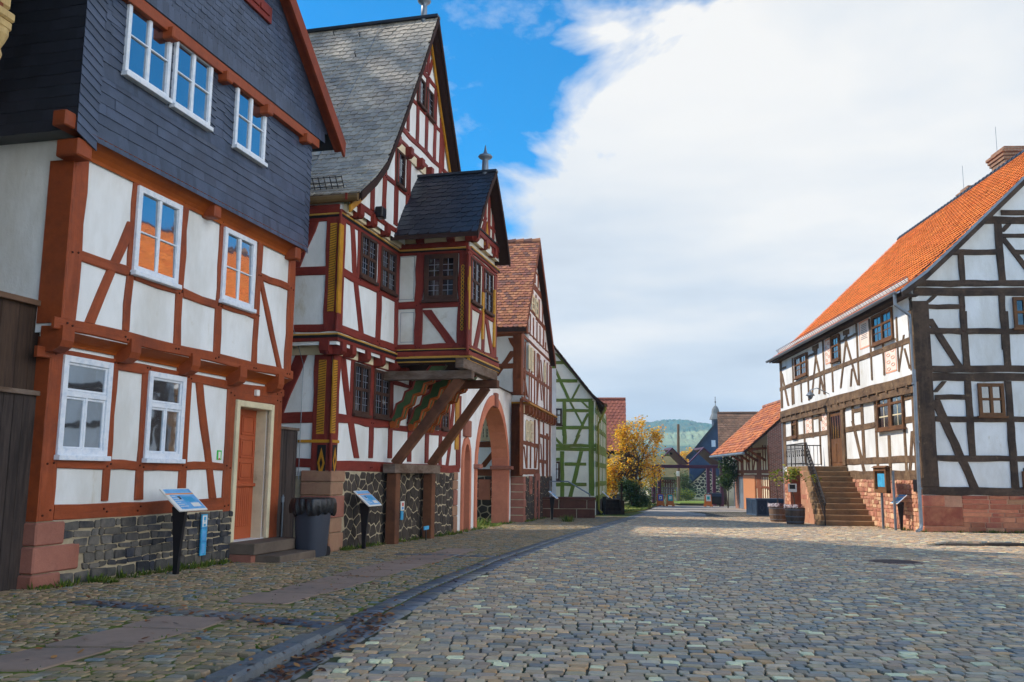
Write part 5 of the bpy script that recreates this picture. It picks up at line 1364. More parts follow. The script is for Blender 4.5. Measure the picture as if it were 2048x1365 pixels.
    for x, y0, y1, ww in ((187, 225, 525, 12), (258, 225, 500, 7), (346, 190, 480, 8), (440, 110, 445, 8), (488, 90, 430, 8), (536, 85, 260, 7), (641, 20, 390, 9), (718, -10, 360, 9), (795, 130, 330, 9), (878, -20, 310, 9), (960, -60, 300, 26), (252, 380, 505, 7), (306, 365, 490, 7)): U.V(x, y0, x, y1, ww)
    for a in ((398, 160, 368, 460), (382, 180, 444, 440), (420, 330, 412, 440), (577, 70, 540, 405), (565, 100, 642, 388), (606, 290, 600, 395), (190, 320, 230, 510), (915, 90, 885, 305), (918, 170, 950, 290), (868, 110, 890, 160)): U.D(*a, 10)
    for a in ((555, 80, 590, 70, 30), (372, 170, 408, 158, 26)): U.H(*a)
    U.H(185, 290, 215, 282, 12); U.H(348, 215, 400, 195, 14); U.H(535, 125, 640, 85, 14)
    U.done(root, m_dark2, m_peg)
    je = MB()
    for i in range(19):
        je = MB(); u = -LEN + .4 + i * .95; bar(je, f, u - .07, u + .07, zb - .24, zb - .14, .02, dj + .09, .01); je.build('joist_end', m_dark2, root)
    # ---- gable frame
    Q = Frame(g_, 0, .05)
    Q.V(1003, -110, 1072, 990, 100, th=.06)
    Q.V(1268, -50, 1280, 280, 42); Q.V(1295, 365, 1315, 805, 42); Q.V(1510, -50, 1525, 290, 42); Q.V(1540, 365, 1562, 1000, 44); Q.V(1640, 880, 1640, 990, 30)
    for a in ((1040, 64, 1700, 72, 34), (1010, 290, 1700, 294, 40), (1000, 338, 1700, 342, 48), (1095, 458, 1285, 460, 30), (1100, 588, 1700, 594, 34), (1110, 820, 1700, 828, 36), (1022, 1016, 1700, 1022, 50)): Q.H(*a)
    Q.D(1062, -5, 1245, 285, 46); Q.D(1098, 475, 1330, 995, 52); Q.D(1150, 365, 1095, 430, 34)
    for a in ((1050, 930, 1800, 936, 40), (1060, 985, 1800, 992, 52), (1310, 730, 1610, 732, 36), (1515, 524, 1800, 526, 48), (1630, 475, 1800, 476, 32), (1640, 626, 1800, 626, 26), (1145, 1086, 1365, 1086, 30), (1150, 1242, 1365, 1244, 36), (1700, 728, 1800, 730, 32)): Q.H(*a, 'R')
    Q.V(1368, 740, 1380, 915, 38, 'R'); Q.V(1612, 545, 1635, 915, 46, 'R'); Q.V(1372, 1010, 1395, 1365, 36, 'R'); Q.V(1635, 1010, 1655, 1365, 40, 'R'); Q.D(1640, 640, 1830, 880, 42, 'R'); Q.D(1680, 550, 1635, 600, 36, 'R'); Q.D(1200, 1015, 1150, 1060, 34, 'R')
    Q.beam(.1, ez + .35, uR, zR - .3, .12, .12, False)
    for (ua, ub, z, hw) in list(Q.hs):
        lim = WID - .05 if z < ez + .3 else 2 * uR - (z - ez) / sl + .2
        if max(ua, ub) > 3 and lim > max(ua, ub) + .3: Q.beam(max(ua, ub) - .1, z, lim, z, hw, hw)
    for u, zz in ((5.9, 12.6), (8.4, 11.4), (10.2, 9.8)): Q.beam(u, ez + .6, u, zz, .13, .13, True)
    Q.beam(WID - .2, zsg, WID - .2, ez + .4, .2, .2, True); Q.beam(uR, zR - .3, WID - .1, ez + .35, .12, .12); Q.beam(12.6, zsg + .2, 11.6, 4.1, .13, .13, True); Q.beam(12.4, 4.7, 11.6, 7.0, .13, .13, True)
    for u in (7.4, 9.4, 11.4): Q.beam(u, zs, u, ez + .3, .14, .14, True)
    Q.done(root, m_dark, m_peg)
    # ---- windows
    def oakwin(ff, q, d, twin=True, rows=3):
        u0, u1, z0, z1 = q
        v = [(.5, 0, 1, .14)] if twin else []
        cells = [(0, .47, 0, 1, 2, rows, .035), (.53, 1, 0, 1, 2, rows, .035)] if twin else [(0, 1, 0, 1, 2, rows, .035)]
        return window(root, ff, u0, u1, z0, z1, d + .02, m_winoak, m_glassdark, .11, .06, v=v, h=[(.62, 0, 1, .07)], sill=.05, bars=cells, mbar=m_winoak)
    oakwin(f, wquad(f, dj + .06, [(785, 1150), (920, 1085), (925, 1290), (795, 1340)], 'R'), dj)
    oakwin(f, wquad(f, dj + .06, [(262, 222), (332, 195), (335, 330), (265, 346)]), dj)
    oakwin(f, wquad(f, dj + .06, [(480, 100), (526, 82), (528, 235), (484, 255)]), dj, False)
    u0, u1, z0, z1 = wquad(f, .06, [(754, 428), (908, 396), (912, 640), (758, 658)])
    window(root, f, u0, u1, z0, z1, .03, m_winoak, m_glassdark, .10, .07, v=[(.5, 0, 1, .30)], h=[(.66, 0, 1, .09)], sill=.12, bars=[(.01, .42, 0, .63, 2, 2, .045), (.58, .99, 0, .63, 2, 2, .045), (.01, .42, .7, 1, 2, 1, .045), (.58, .99, .7, 1, 2, 1, .045)], mbar=m_stonedoor)
    window(root, f, *wquad(f, .06, [(244, 570), (274, 562), (276, 697), (246, 702)]), .02, m_winoak, m_glassdark, .1, .06, h=[(.6, 0, 1, .06)], sill=.04, bars=[(0, 1, 0, 1, 2, 3, .035)])
    q = wquad(g_, .06, [(1350, 378), (1505, 376), (1515, 570), (1362, 574)])
    window(root, g_, *q, .03, m_winoak, m_glassdark, .11, .07, v=[(.5, 0, 1, .10)], h=[(.52, 0, 1, .08)], sill=.06)
    q = wquad(g_, .06, [(1708, 1022), (1860, 1022), (1868, 1225), (1718, 1225)], 'R'); window(root, g_, *q, .03, m_winoak, m_glassdark, .11, .07, v=[(.5, 0, 1, .10)], h=[(.52, 0, 1, .08)], sill=.06)
    q = wquad(g_, .06, [(1618, 900), (1740, 900), (1740, 1000), (1618, 1000)]); window(root, g_, *q, .03, m_winoak, m_glassdark, .11, .07)
    # painted plaster panels
    m_pp = M('painted_panel', (236, 226, 214), (234, 206, 190), var=.1, scale=9, rough=.9, patch=.5, pscale=9, bump=.1); m_pl = M('salmon_paint', (224, 160, 130), var=.1, rough=.9, bump=0); m_tx = M('grey_script', (150, 140, 136), rough=.9, bump=0)
    for k, (pts, d) in enumerate((([(445, 120), (476, 108), (478, 258), (448, 268)], dj), ([(648, 12), (706, -8), (712, 160), (652, 178)], dj), ([(802, 162), (868, 142), (872, 305), (806, 322)], dj), ([(332, 548), (370, 540), (373, 680), (334, 686)], 0), ([(424, 528), (458, 520), (462, 660), (428, 668)], 0))):
        u0, u1, z0, z1 = wquad(f, d, pts); p = MB(); bar(p, f, u0, u1, z0, z1, d - .01, d + .006, .001); o = p.build('painted_panel', m_pp, root)
        e = MB()
        for r in ((u0, u1, z0, z0 + .06), (u0, u1, z1 - .06, z1), (u0, u0 + .06, z0, z1), (u1 - .06, u1, z0, z1)): bar(e, f, *r, d - .01, d + .009, .001)
        for j in range(6):
            c, zz = u0 + (u1 - u0) * (.3 + .4 * (j % 2)), z0 + (z1 - z0) * (.15 + .13 * j)
            ring = [f.P(c + math.cos(t * math.pi / 4) * (u1 - u0) * .15, zz + math.sin(t * math.pi / 4) * (z1 - z0) * .055, d + .008) for t in range(9)]
            if k != 1: e.tube(ring, .014, 4, False)
        e.build('painted_border', m_pl, o)
        if k == 1:
            t_ = MB()
            for j in range(9):
                zz = z1 - .16 - j * (z1 - z0) * .062; a = u0 + (u1 - u0) * R.uniform(.14, .26); bar(t_, f, a, u1 - (u1 - u0) * R.uniform(.14, .3), zz - .02, zz + .012, d, d + .010, .001)
            t_.build('script_lines', m_tx, o)
    # ---- door
    D = MB(); bar(D, f, du0, du0 + .32, dz0, dz1 - .2, 0, .10, .02); bar(D, f, du1 - .32, du1, dz0, dz1 - .2, 0, .101, .02); bar(D, f, du0 - .1, du1 + .1, dz1 - .35, dz1 - .12, 0, .12, .02)
    D.prism([f.P(du0 - .12, dz1 - .12, .13), f.P(du1 + .12, dz1 - .12, .13), f.P((du0 + du1) / 2, dz1 + .16, .13)], f.N * -.13)
    D.build('door_frame', m_dark2, root)
    D = MB(); a, b = du0 + .32, du1 - .32; bar(D, f, a, b, dz0, dz1 - .34, -.02, .03)
    for k in range(2):
        c0, c1 = a + (b - a) * (.06 + .5 * k), a + (b - a) * (.44 + .5 * k)
        for z0, z1 in ((.06, .36),): bar(D, f, c0, c1, dz0 + (dz1 - dz0) * z0, dz0 + (dz1 - dz0) * z1, .02, .05, .02)
    dr = D.build('door', m_winoak, root)
    D = MB(); bar(D, f, a + .12, b - .12, dz0 + (dz1 - dz0) * .44, dz0 + (dz1 - dz0) * .8, .02, .034); D.build('pane', m_glassdark, dr)
    D = MB()
    for i in range(5):
        c = a + .16 + (b - a - .32) * i / 4; D.tube([f.P(c, dz0 + (dz1 - dz0) * .44, .05), f.P(c + .05, dz0 + (dz1 - dz0) * .6, .05), f.P(c, dz0 + (dz1 - dz0) * .8, .05)], .014, 5)
    D.build('grille', m_iron, dr)
    # ---- roof
    ud = .5
    rp = [(-ud, ez - .02), (.35, ez + .62), (1.2, ez + .62 + .85 * .93), (uR, zR)]   # along gable u
    full = rp + [(2 * uR - u, z) for u, z in rp[::-1]][1:]
    rm = MB(); roof_slab(rm, g_, full, .45, -LEN - .5, .13); rf = rm.build('roof', m_soffit, root)
    sh = MB(); fn, Lr = roof_side(None, g_, rp, 0, 0, 0, 0); shingles(sh, fn, -LEN - .5, .47, 0, Lr, .225, .3, None, 'pan', .036, lo=1.10)
    fn2, L2 = roof_side(None, g_, [(2 * uR - u, z) for u, z in rp], 0, 0, 0, 0); shingles(sh, fn2, -LEN - .5, .47, 0, L2, .5, .4, None, 'slate', .03)
    sh.build('roof_tiles', m_tilenew, rf)
    rg = MB(); i = 0
    while i * .36 < LEN + .9:
        d = .47 - i * .36; rg.tube([g_.P(uR, zR + .0, d), g_.P(uR, zR - .02, d - .37)], [.14, .12], 8); i += 1
    rg.build('ridge_tiles', m_slated, rf)
    bb = MB()
    for a, b in zip(rp, rp[1:]):
        bb.prism([g_.P(a[0], a[1] + .05, .45), g_.P(b[0], b[1] + .05, .45), g_.P(b[0], b[1] - .06, .45), g_.P(a[0], a[1] - .06, .45)], g_.N * .05)
    bb.build('verge_flashing', m_zinc, root)
    bb = MB()
    for a, b in zip(rp, rp[1:]): bb.prism([g_.P(a[0], a[1] - .07, .46), g_.P(b[0], b[1] - .07, .46), g_.P(b[0], b[1] - .27, .46), g_.P(a[0], a[1] - .27, .46)], g_.N * .03)
    bb.build('bargeboard', m_dark, root)
    bb = MB(); bb.box(g_.P(-.42, ez - .16, .3), g_.U * .55, g_.N * -(LEN + .6), ZV * .05); bb.build('eaves_soffit', m_dark, root)
    gt = MB()
    n = 8
    for d0, d1 in ((.46, -LEN - .5),):
        ring = [(math.cos(math.pi + math.pi * i / n) * .09, math.sin(math.pi + math.pi * i / n) * .09) for i in range(n + 1)]
        pts = [(-.62 + x, ez - .03 + y) for x, y in ring] + [(-.62 + x * .85, ez - .03 + y * .85) for x, y in ring[::-1]]
        gt.prism([g_.P(u, z, d0) for u, z in pts], g_.N * (d1 - d0))
    gt.build('gutter', m_zinc, root)
    dp = MB()
    P = [g_.P(-.62, ez - .1, .18), g_.P(-.62, ez - .45, .18)]
    P += [g_.P(-.16, ez - .8, .16), g_.P(-.14, ez - 1.05, .16), g_.P(-.12, 4.3, .15), g_.P(-.16, 1.2, .15), g_.P(-.16, zg + .28, .15), g_.P(-.2, zg + .12, .2), g_.P(-.36, zg + .06, .3)]
    dp.tube(P, .058, 10)
    for z in (6, 4.3, 2.4, .9): dp.tube([g_.P(-.14, z - .03, .15), g_.P(-.14, z + .03, .15)], .072, 10)
    dp.build('downpipe', m_zinc, root)
    sg = MB()
    for hh in (.05, .1, .15, .2, .25): sg.tube([fn(.3, .5, hh), fn(-LEN, .5, hh)], .010, 4)
    a = .3
    while a > -LEN: sg.tube([fn(a, .5, 0), fn(a, .5, .27)], .010, 4); a -= .3
    sg.build('snow_guard', m_hoop, root)
    for u, sx, sy, hh in ((-7.9, .48, .6, 1.75), (-11.6, .30, .4, 1.3)):
        c = MB(); b = g_.P(uR + .75, zR - .9, u); c.bbox(b + ZV * hh / 2, g_.U * sx, g_.N * sy, ZV * hh / 2, .02)
        for k in range(3): c.bbox(b + ZV * (hh - .3 + k * .14), g_.U * (sx + .06 + .05 * k), g_.N * (sy + .06 + .05 * k), ZV * .065, .015)
        c.bbox(b + ZV * (hh + .14), g_.U * sx, g_.N * sy, ZV * .08, .015)
        ch = c.build('chimney', m_brickch, root)
        c = MB(); p = b + ZV * hh - g_.U * sx; c.tube([p, p + ZV * 1.3], .010, 5); c.build('lightning_rod', m_zinc, ch)
    eb = MB(); u, z = f.uz(985, 985, .1); bar(eb, f, u - .2, u + .2, z - .2, z + .2, .02, .12, .01); eb.build('meter_box', m_signblack, root)
    lm = MB(); u, z = f.uz(420, 458, .3); P0 = f.P(*f.uz(470, 440, dj), dj); lm.tube([P0, P0 + f.N * .5 + ZV * .25, f.P(u, z + .3, .75)], .02, 6); lm.lathe(f.P(u, z, .75), [(.03, .28), (.05, .22), (.16, .12), (.2, .06), (.1, .02), (.08, -.08), (.02, -.12)], 10); lm.build('wall_lamp', m_zinc, root)
    return zs, dz0, du0, du1
r_zs, r_dz, r_du0, r_du1 = right_house()

# ------------------------------------------------------------------ outside stair of the right house
def out_stair():
    f = RF; zg = gz(RC.y)
    root = thing('stone_staircase', 'brown stone outside staircase with iron railing climbing to the oak door', 'staircase', f.P(-6, gz(f.P(-6, 0).y)))
    ub = f.uz(738, 1230, .05)[0]; ut = f.uz(575, 880, .05)[0]
    zb = gz(f.P(ub, 0).y); zt = r_dz - .02
    n = 11; wd = 1.95
    wb = 2.1
    st = MB()
    for i in range(n):
        u0 = ub + (ut - ub) * i / (n - 1); z1 = zb + (zt - zb) * (i + 1) / n
        wi = 1.6 + .35 * (1 - i / n)
        s = MB(); bar(s, f, ut - 3.4 if i == n - 1 else u0 - .85, u0 + .02, z1 - (zt - zb) / n - .02, z1, .03, wi, .018); s.build('step', m_step, root)
    cw = MB()
    for i in range(n - 1):
        u0 = ub + (ut - ub) * i / (n - 1); z1 = zb + (zt - zb) * (i + 1) / n - .2
        u1 = ub + (ut - ub) * (i + 1) / (n - 1)
        cw.box(f.P(u1, zb - .3, .1), f.U * (u0 - u1), f.N * (1.5 + .3 * (1 - i / n)), ZV * max(.05, z1 - zb + .3))
    cw.box(f.P(ut - 1.1, zb - .3, .1), f.U * 1.1, f.N * 1.55, ZV * (zt - zb + .1)); c2 = MB(); c2.box(f.P(ut - 3.4, zb - .3, .1), f.U * .6, f.N * 1.55, ZV * (zt - zb + .1))
    co = cw.build('core', M('stair_mortar', (176, 130, 104), var=.15, bump=.4), root)
    c2.build('core', m_rubblered, root); sm = MB()
    line = lambda u: zb + (zt - zb) * (ub - u) / (ub - ut) - .1
    coursed(sm, lambda u, z, h: f.P(u, z, 1.62 + h), ut - 1.1, ub - .2, zb - .2, zt - .18, .14, .26, .2, .5, .03, keep=lambda u, z: z < line(u) - .12 or u < ut)
    fe = Fac(f.P(ut - 2.8, 0, 0), -f.N)
    coursed(sm, lambda u, z, h: f.P(u, z, 1.62 + h), ut - 3.4, ut - 2.8, zb - .2, zt - .2, .16, .26, .2, .45, .03)
    sm.build('rubble_stones', m_rubblelit, co)
    rl = MB()
    d = 1.62
    rl.tube([f.P(ut - 3.35, zt + .95, d), f.P(ut - .1, zt + .95, d)], .022, 6); rl.tube([f.P(ut - 3.35, zt + .12, d), f.P(ut - .1, zt + .12, d)], .016, 6); rl.tube([f.P(ut - 3.35, zt + .75, d), f.P(ut - .1, zt + .75, d)], .014, 6)
    rl.tube([f.P(ut - 3.35, zt + .95, d), f.P(ut - 3.35, zt + .95, .1)], .022, 6); rl.tube([f.P(ut - 3.35, zt + .12, d), f.P(ut - 3.35, zt + .12, .1)], .016, 6)
    for i in range(20):
        u = ut - 3.35 + 3.25 * i / 19; rl.tube([f.P(u, zt, d), f.P(u, zt + .95, d)], .013, 5)
        if i % 2 == 0: rl.tube([f.P(u + .085 + .06 * math.cos(t * math.pi / 4), zt + .55 + .13 * math.sin(t * math.pi / 4), d) for t in range(9)], .010, 4, False)
    for i in range(10):
        dd = .1 + i * .165; rl.tube([f.P(ut - 3.35, zt, dd), f.P(ut - 3.35, zt + .95, dd)], .013, 5)
    u_e, z_e = ub + .05, zb + .95
    a, b = f.P(ut - .1, zt + .95, d), f.P(u_e, z_e + .1, 1.85)
    a2, b2 = f.P(ut - .1, zt + .14, d), f.P(u_e, z_e - .65, 1.85)
    rl.tube([a, b, f.P(u_e + .12, z_e - .1, 1.85), f.P(u_e + .04, z_e - .2, 1.85)], .026, 6); rl.tube([a2, b2], .016, 6); rl.tube([a2.lerp(a, .8), b2.lerp(b, .8)], .013, 6)
    for i in range(18):
        t = i / 17; rl.tube([a2.lerp(b2, t), a.lerp(b, t)], .013, 5)
        p = a2.lerp(b2, t + .02).lerp(a.lerp(b, t + .02), .5); rl.tube([p + (b - a).normalized() * .06 * math.cos(q * math.pi / 3) + ZV * .12 * math.sin(q * math.pi / 3) for q in range(7)], .009, 4, False)
    rl.tube([b, f.P(u_e, zb - .1, 1.85)], .022, 6)
    rl.build('railing', m_iron, root)
out_stair()
def info_sign(base, f, label, hgt=1.12):
    """tapered black post with a slanted print panel; f gives the directions along and out of the wall"""
    root = thing('information_sign', label, 'sign', base, 'slanted information signs')
    U, N = f.U, f.N
    p = MB(); n = 6
    for i in range(n):
        t0, t1 = i / n, (i + 1) / n
        w0, w1 = .035 + .085 * t0 ** 1.6, .035 + .085 * t1 ** 1.6
        a, b = base + ZV * (hgt * .86 * t0 - .05 * (i == 0)), base + ZV * hgt * .86 * t1
        p.add([a - N * w0 * .9 - U * .03, a + N * w0 - U * .03, a + N * w0 + U * .03, a - N * w0 * .9 + U * .03, b - N * w1 * .9 - U * .03, b + N * w1 - U * .03, b + N * w1 + U * .03, b - N * w1 * .9 + U * .03],
              [(0, 1, 5, 4), (1, 2, 6, 5), (2, 3, 7, 6), (3, 0, 4, 7)] + ([(4, 5, 6, 7)] if i == n - 1 else []))
    p.build('post', m_signblack, root)
    c = base + ZV * hgt * .95 + N * .06
    v = (N * .30 - ZV * .26).normalized(); nn = U.cross(v).normalized()
    if nn.z < 0: nn = -nn
    b = MB(); b.bbox(c, U * .34, v * .23, nn * .012, .004); pn = b.build('panel', m_signwhite, root)
    def pr(u0, u1, v0, v1, m, nm, h=.0135):
        q = MB(); q.box(c + U * u0 + v * v0 + nn * .011, U * (u1 - u0), v * (v1 - v0), nn * (h - .011)); q.build(nm, m, pn)
    pr(-.30, .32, -.21, -.13, m_signblue, 'print'); pr(-.33, .33, -.125, -.105, m_signorange, 'print'); pr(-.26, .32, -.095, .20, m_signblue, 'print'); pr(-.02, .22, -.05, .06, m_signcyan, 'picture', .0145); pr(.06, .26, .08, .16, m_signwhite, 'picture', .0145); pr(-.12, -.06, -.06, -.0, m_signblack, 'picture', .0145)
    q = MB()
    for k in range(6): q.box(c + U * -.24 + v * (-.07 + .042 * k) + nn * .0135, U * (.09 + .05 * ((k * 7) % 3)), v * .010, nn * .0012)
    q.build('text_lines', m_signwhite, pn)
    return root
p = G(351, 1152); info_sign(p, H1, 'slanted blue information panel on black post before the dark rubble plinth of the orange house')
p = G(727, 1100.5); info_sign(p, H2, 'slanted information panel on black post before the oriel house wall', 1.1)
p = G(1804, 1062.5); info_sign(p, RF, 'white slanted information panel on black post near the zinc downpipe', 1.1)
p = G(1104, 1041); info_sign(p, BF, 'slanted panel seen edge on beside the dark sandstone stair block', 1.1)
p = G(1209, 1031); info_sign(p, GS, 'slanted panel seen edge on beside the dark plank steps', 1.1)

# ---- small signs on walls
def flat_sign(f, pts, view, d, parts, name, label, cat):
    u0, u1, z0, z1 = wquad(f, d, pts, view)
    root = thing(name, label, cat, f.P((u0 + u1) / 2, z0, d))
    for k, (a, b, c, e, m, nm, h) in enumerate(parts):
        q = MB(); bar(q, f, u0 + (u1 - u0) * a, u0 + (u1 - u0) * b, z0 + (z1 - z0) * c, z0 + (z1 - z0) * e, d - .012, d + h, .001); q.build(nm, m, root)
    return root
parts = [(0, 1, 0, 1, m_signcyan, 'board', .012)] + [(.12, .88, .70, .97, m_signwhite, 'plate', .014), (.3, .7, .86, .94, m_signcyan, 'symbol', .016), (.42, .58, .80, .86, m_signcyan, 'symbol', .016), (.3, .7, .71, .77, m_signcyan, 'symbol', .016), (0, 1, .655, .665, m_blueprint, 'seam', .015), (0, 1, .325, .335, m_blueprint, 'seam', .015), (.2, .7, .05, .28, m_signblue, 'print', .014), (.2, .8, .38, .6, m_signblue, 'print', .014)]
flat_sign(H1, [(403, 1029), (413.5, 1029), (411, 1111), (399.5, 1111)], 'P', .085, parts, 'trail_sign', 'narrow blue vertical trail sign on the dark rubble plinth', 'sign')
flat_sign(H2, [(801, 1003), (808, 1003), (807.5, 1040), (801, 1040)], 'P', .06, [(0, 1, .5, 1, m_signwhite, 'board', .012), (.3, .75, .74, .92, m_stickred, 'symbol', .014), (.2, .8, .55, .7, m_signblue, 'print', .014), (.1, .75, 0, .47, m_signcyan, 'tab', .012)], 'wall_notice', 'small white notice with blue tab on wall between the prop posts', 'sign')
flat_sign(H1, [(900, 705), (917, 706), (914, 745), (898, 744)], 'B', .012, [(0, 1, 0, 1, m_stickgreen, 'board', .004), (.2, .75, .1, .85, m_signwhite, 'figure', .0055), (.3, .6, .02, .18, m_stickred, 'symbol', .007)], 'wall_sticker', 'small green sticker with white figure on plaster left of the door', 'sticker')
flat_sign(H2, [(848, 1052), (857, 1053), (857, 1060), (848, 1060)], 'P', .45, [(0, 1, 0, 1, m_signcyan, 'board', .012), (.4, .6, -3.2, 0, m_signblack, 'stake', .005)], 'ground_marker', 'tiny blue plate on a stake at the foot of the second prop post', 'sign')

# ---- dustbin with bag
def dustbin():
    b = G(622, 1116); f = H2
    root = thing('dustbin', 'grey plastic wheelie bin lined with black bag beside the sandstone quoin', 'bin', b)
    X = Vector((.96, -.28, 0)); Yv = Vector((.28, .96, 0))
    def ring(z, w, d, n=28, e=4.):
        out = []
        for i in range(n):
            a = 2 * math.pi * i / n; c, s = math.cos(a), math.sin(a)
            r = (abs(c) ** e + abs(s) ** e) ** (-1 / e); out.append(b + X * c * r * w + Yv * s * r * d + ZV * z)
        return out
    m = MB(); rs = [ring(.03, .21, .25), ring(.06, .22, .26), ring(.8, .265, .33), ring(.98, .275, .345), ring(1.0, .29, .36), ring(1.03, .29, .36)]
    n = 28
    for r in rs: m.v.extend(r)
    for j in range(len(rs) - 1): m.f += [(j * n + i, j * n + (i + 1) % n, (j + 1) * n + (i + 1) % n, (j + 1) * n + i) for i in range(n)]
    m.f.append(tuple((len(rs) - 1) * n + i for i in range(n))); m.build('body', m_binplastic, root, smooth=True)
    m = MB(); n = 64; k = 0
    levels = [(1.06, .27, .34, 0), (1.07, .30, .375, .004), (1.045, .315, .39, .012), (.96, .325, .40, .022), (.86, .315, .39, .03), (.78, .29, .36, .035)]
    for z, w, d, am in levels:
        for i, p in enumerate(ring(z, w, d, n)):
            wv = math.sin(i * 1.9 + z * 6) * am + math.sin(i * .83 + 2) * am * .8
            out = (p - b); out.z = 0; out.normalize(); m.v.append(p + out * wv + ZV * (math.sin(i * .55) * .03 + math.sin(i * 1.3) * .02 if z < .9 else 0))
    for j in range(len(levels) - 1): m.f += [(j * n + i, j * n + (i + 1) % n, (j + 1) * n + (i + 1) % n, (j + 1) * n + i) for i in range(n)]
    m.f.append(tuple(range(n))); m.build('bin_bag', m_bag, root, smooth=True)
    for s in (-1, 1):
        m = MB(); c = b + X * .17 * s + Yv * .26 + ZV * .1; m.tube([c - X * .03, c + X * .03], .1, 12); m.build('wheel', m_signblack, root)
dustbin()

# ---- board fences
def planks(root, f, u0, u1, z0, z1, d, w, mat, name='planks'):
    m = MB(); u = u0
    while u < u1 - .02:
        ww = min(w * R.uniform(.8, 1.2), u1 - u); dd = R.uniform(-.006, .006); bar(m, f, u + .003, u + ww - .003, z0, z1 + R.uniform(-.004, .004), d - .03, d + dd, .005); u += ww
    return m.build(name, mat, root)
def fence_left():
    f = Fac(H1.P(0, 0, -.14), H1.U, 'P')
    root = thing('board_gate', 'tall dark weathered board gate against the left end of the orange house', 'gate', f.P(-1, gz(f.P(-1, 0).y)))
    ue, zt = f.uz(97, 617); zm = f.uz(80, 792)[1]; u2 = f.uz(84, 800)[0]
    zg = gz(f.P(-1, 0).y)
    planks(root, f, -3.2, ue, zm - .2, zt, -.03, .24, m_plank2, 'upper_boards'); planks(root, f, -3.2, u2, zg - .05, zm, .02, .17, m_plank, 'lower_boards')
    m = MB(); bar(m, f, -3.2, ue + .03, zt - .01, zt + .06, -.12, .05); m.build('cap_board', m_tilemoss, root)
    m = MB(); bar(m, f, -3.2, u2 + .01, zm - .01, zm + .05, -.02, .07); m.build('ledge', m_greywood, root)
fence_left()
def fence_mid():
    f = Fac(H2.P(0, 0, -.75), H2.U, 'P')
    u0, zt = f.uz(558, 858); u1, _ = f.uz(623, 863)
    zb = gz(f.P(u0, 0).y) - .1
    root = thing('board_fence', 'grey weathered board fence between the orange house and the red house', 'fence', f.P((u0 + u1) / 2, zb))
    planks(root, f, u0 - .12, -.02, zb, zt, 0, .15, m_plank, 'boards')
    m = MB(); bar(m, f, u0 - .12, -.02, zt - .005, zt + .05, -.06, .04); m.build('cap_board', m_greywood, root)
    m = MB(); u, z = f.uz(566, 1000, .03); m.tube([f.P(u, f.uz(566, 990, .03)[1], .03), f.P(u, f.uz(564, 1078, .03)[1], .03)], .014, 6); bar(m, f, u - .03, u + .05, z - .05, z + .06, .0, .035); m.build('drop_bolt', m_zinc, root)
fence_mid()

# ---- corner of the neighbouring house at the upper left; its bulk stands left of the camera
def near_house():
    c = AT(21, 60, 8.6)
    f = Fac(Vector((c.x, c.y, 0)), Vector((.2, .98, 0)), 'P')     # street front, corner at u=0
    root = thing('neighbour_house', 'carved yellowish corner post of a house at the upper left edge', 'house', Vector((c.x, c.y, 0)))
    z0 = f.uz(8, 136)[1]
    m = MB(); m.prism([f.P(-9, gz(0) - .2, -.75), f.P(-.9, gz(0) - .2, -.75), f.P(-.9, z0 + .6, -.75), f.P(-9, z0 + .6, -.75)], f.N * -6); m.prism([f.P(-9.2, z0 + .55, -.04), f.P(-.12, z0 + .55, -.04), f.P(-.12, 7.4, -.04), f.P(-9.2, 7.4, -.04)], f.N * -7)
    m.build('wall', m_plaster_s, root)
    t = Frame(f, -.04, .04)
    for z in (z0 + .7, z0 + 1.7, 7.2): t.beam(-9.2, z, -.12, z, .11, .11)
    for i in range(7): t.beam(-.3 - i * 1.45, z0 + .6, -.3 - i * 1.45, 7.3, .1, .1, True)
    t.done(root, m_brown)
    m = MB(); m.prism([f.P(.35, 7.2, .1), f.P(-4.6, 14.6, .1), f.P(-9.6, 7.2, .1)], f.N * -9); m.build('roof', m_slated, root)
    m = MB(); w = .2
    zt = 7.3
    bar(m, f, -w, 0, z0 + .62, zt, -w, 0, .03); bar(m, f, -w - .03, .03, z0 + .50, z0 + .60, -w - .03, .03, .02); bar(m, f, -w - .015, .015, z0 + .40, z0 + .50, -w - .015, .015, .02)
    m.lathe(f.P(-.1, z0, -.1), [(.03, 0), (.07, .06), (.09, .14), (.07, .2), (.10, .26), (.13, .34), (.13, .4)], 12)
    m.build('carved_post', m_yellowwood, root)
    return root
near_house()
def shading_barn():  # added barn out of view, keeps the sun off the foreground
    c = Vector((-8.6, 11.6, 0)); f = Fac(c, Vector((.2, .98, 0)), 'P')
    root = thing('shade_barn', 'unseen plain barn added behind the dark board gate to shade the street', 'barn', c)
    m = MB(); m.prism([f.P(-7.5, -.4, 0), f.P(0, -.4, 0), f.P(0, 6, 0), f.P(-7.5, 6, 0)], f.N * -8); m.build('wall', m_plaster_s, root)
    m = MB(); m.prism([f.P(.3, 5.9, .4), f.P(.3, 10.6, -4), f.P(.3, 5.9, -8.4)], f.U * -8.1); m.build('roof', m_tileold, root)
shading_barn()

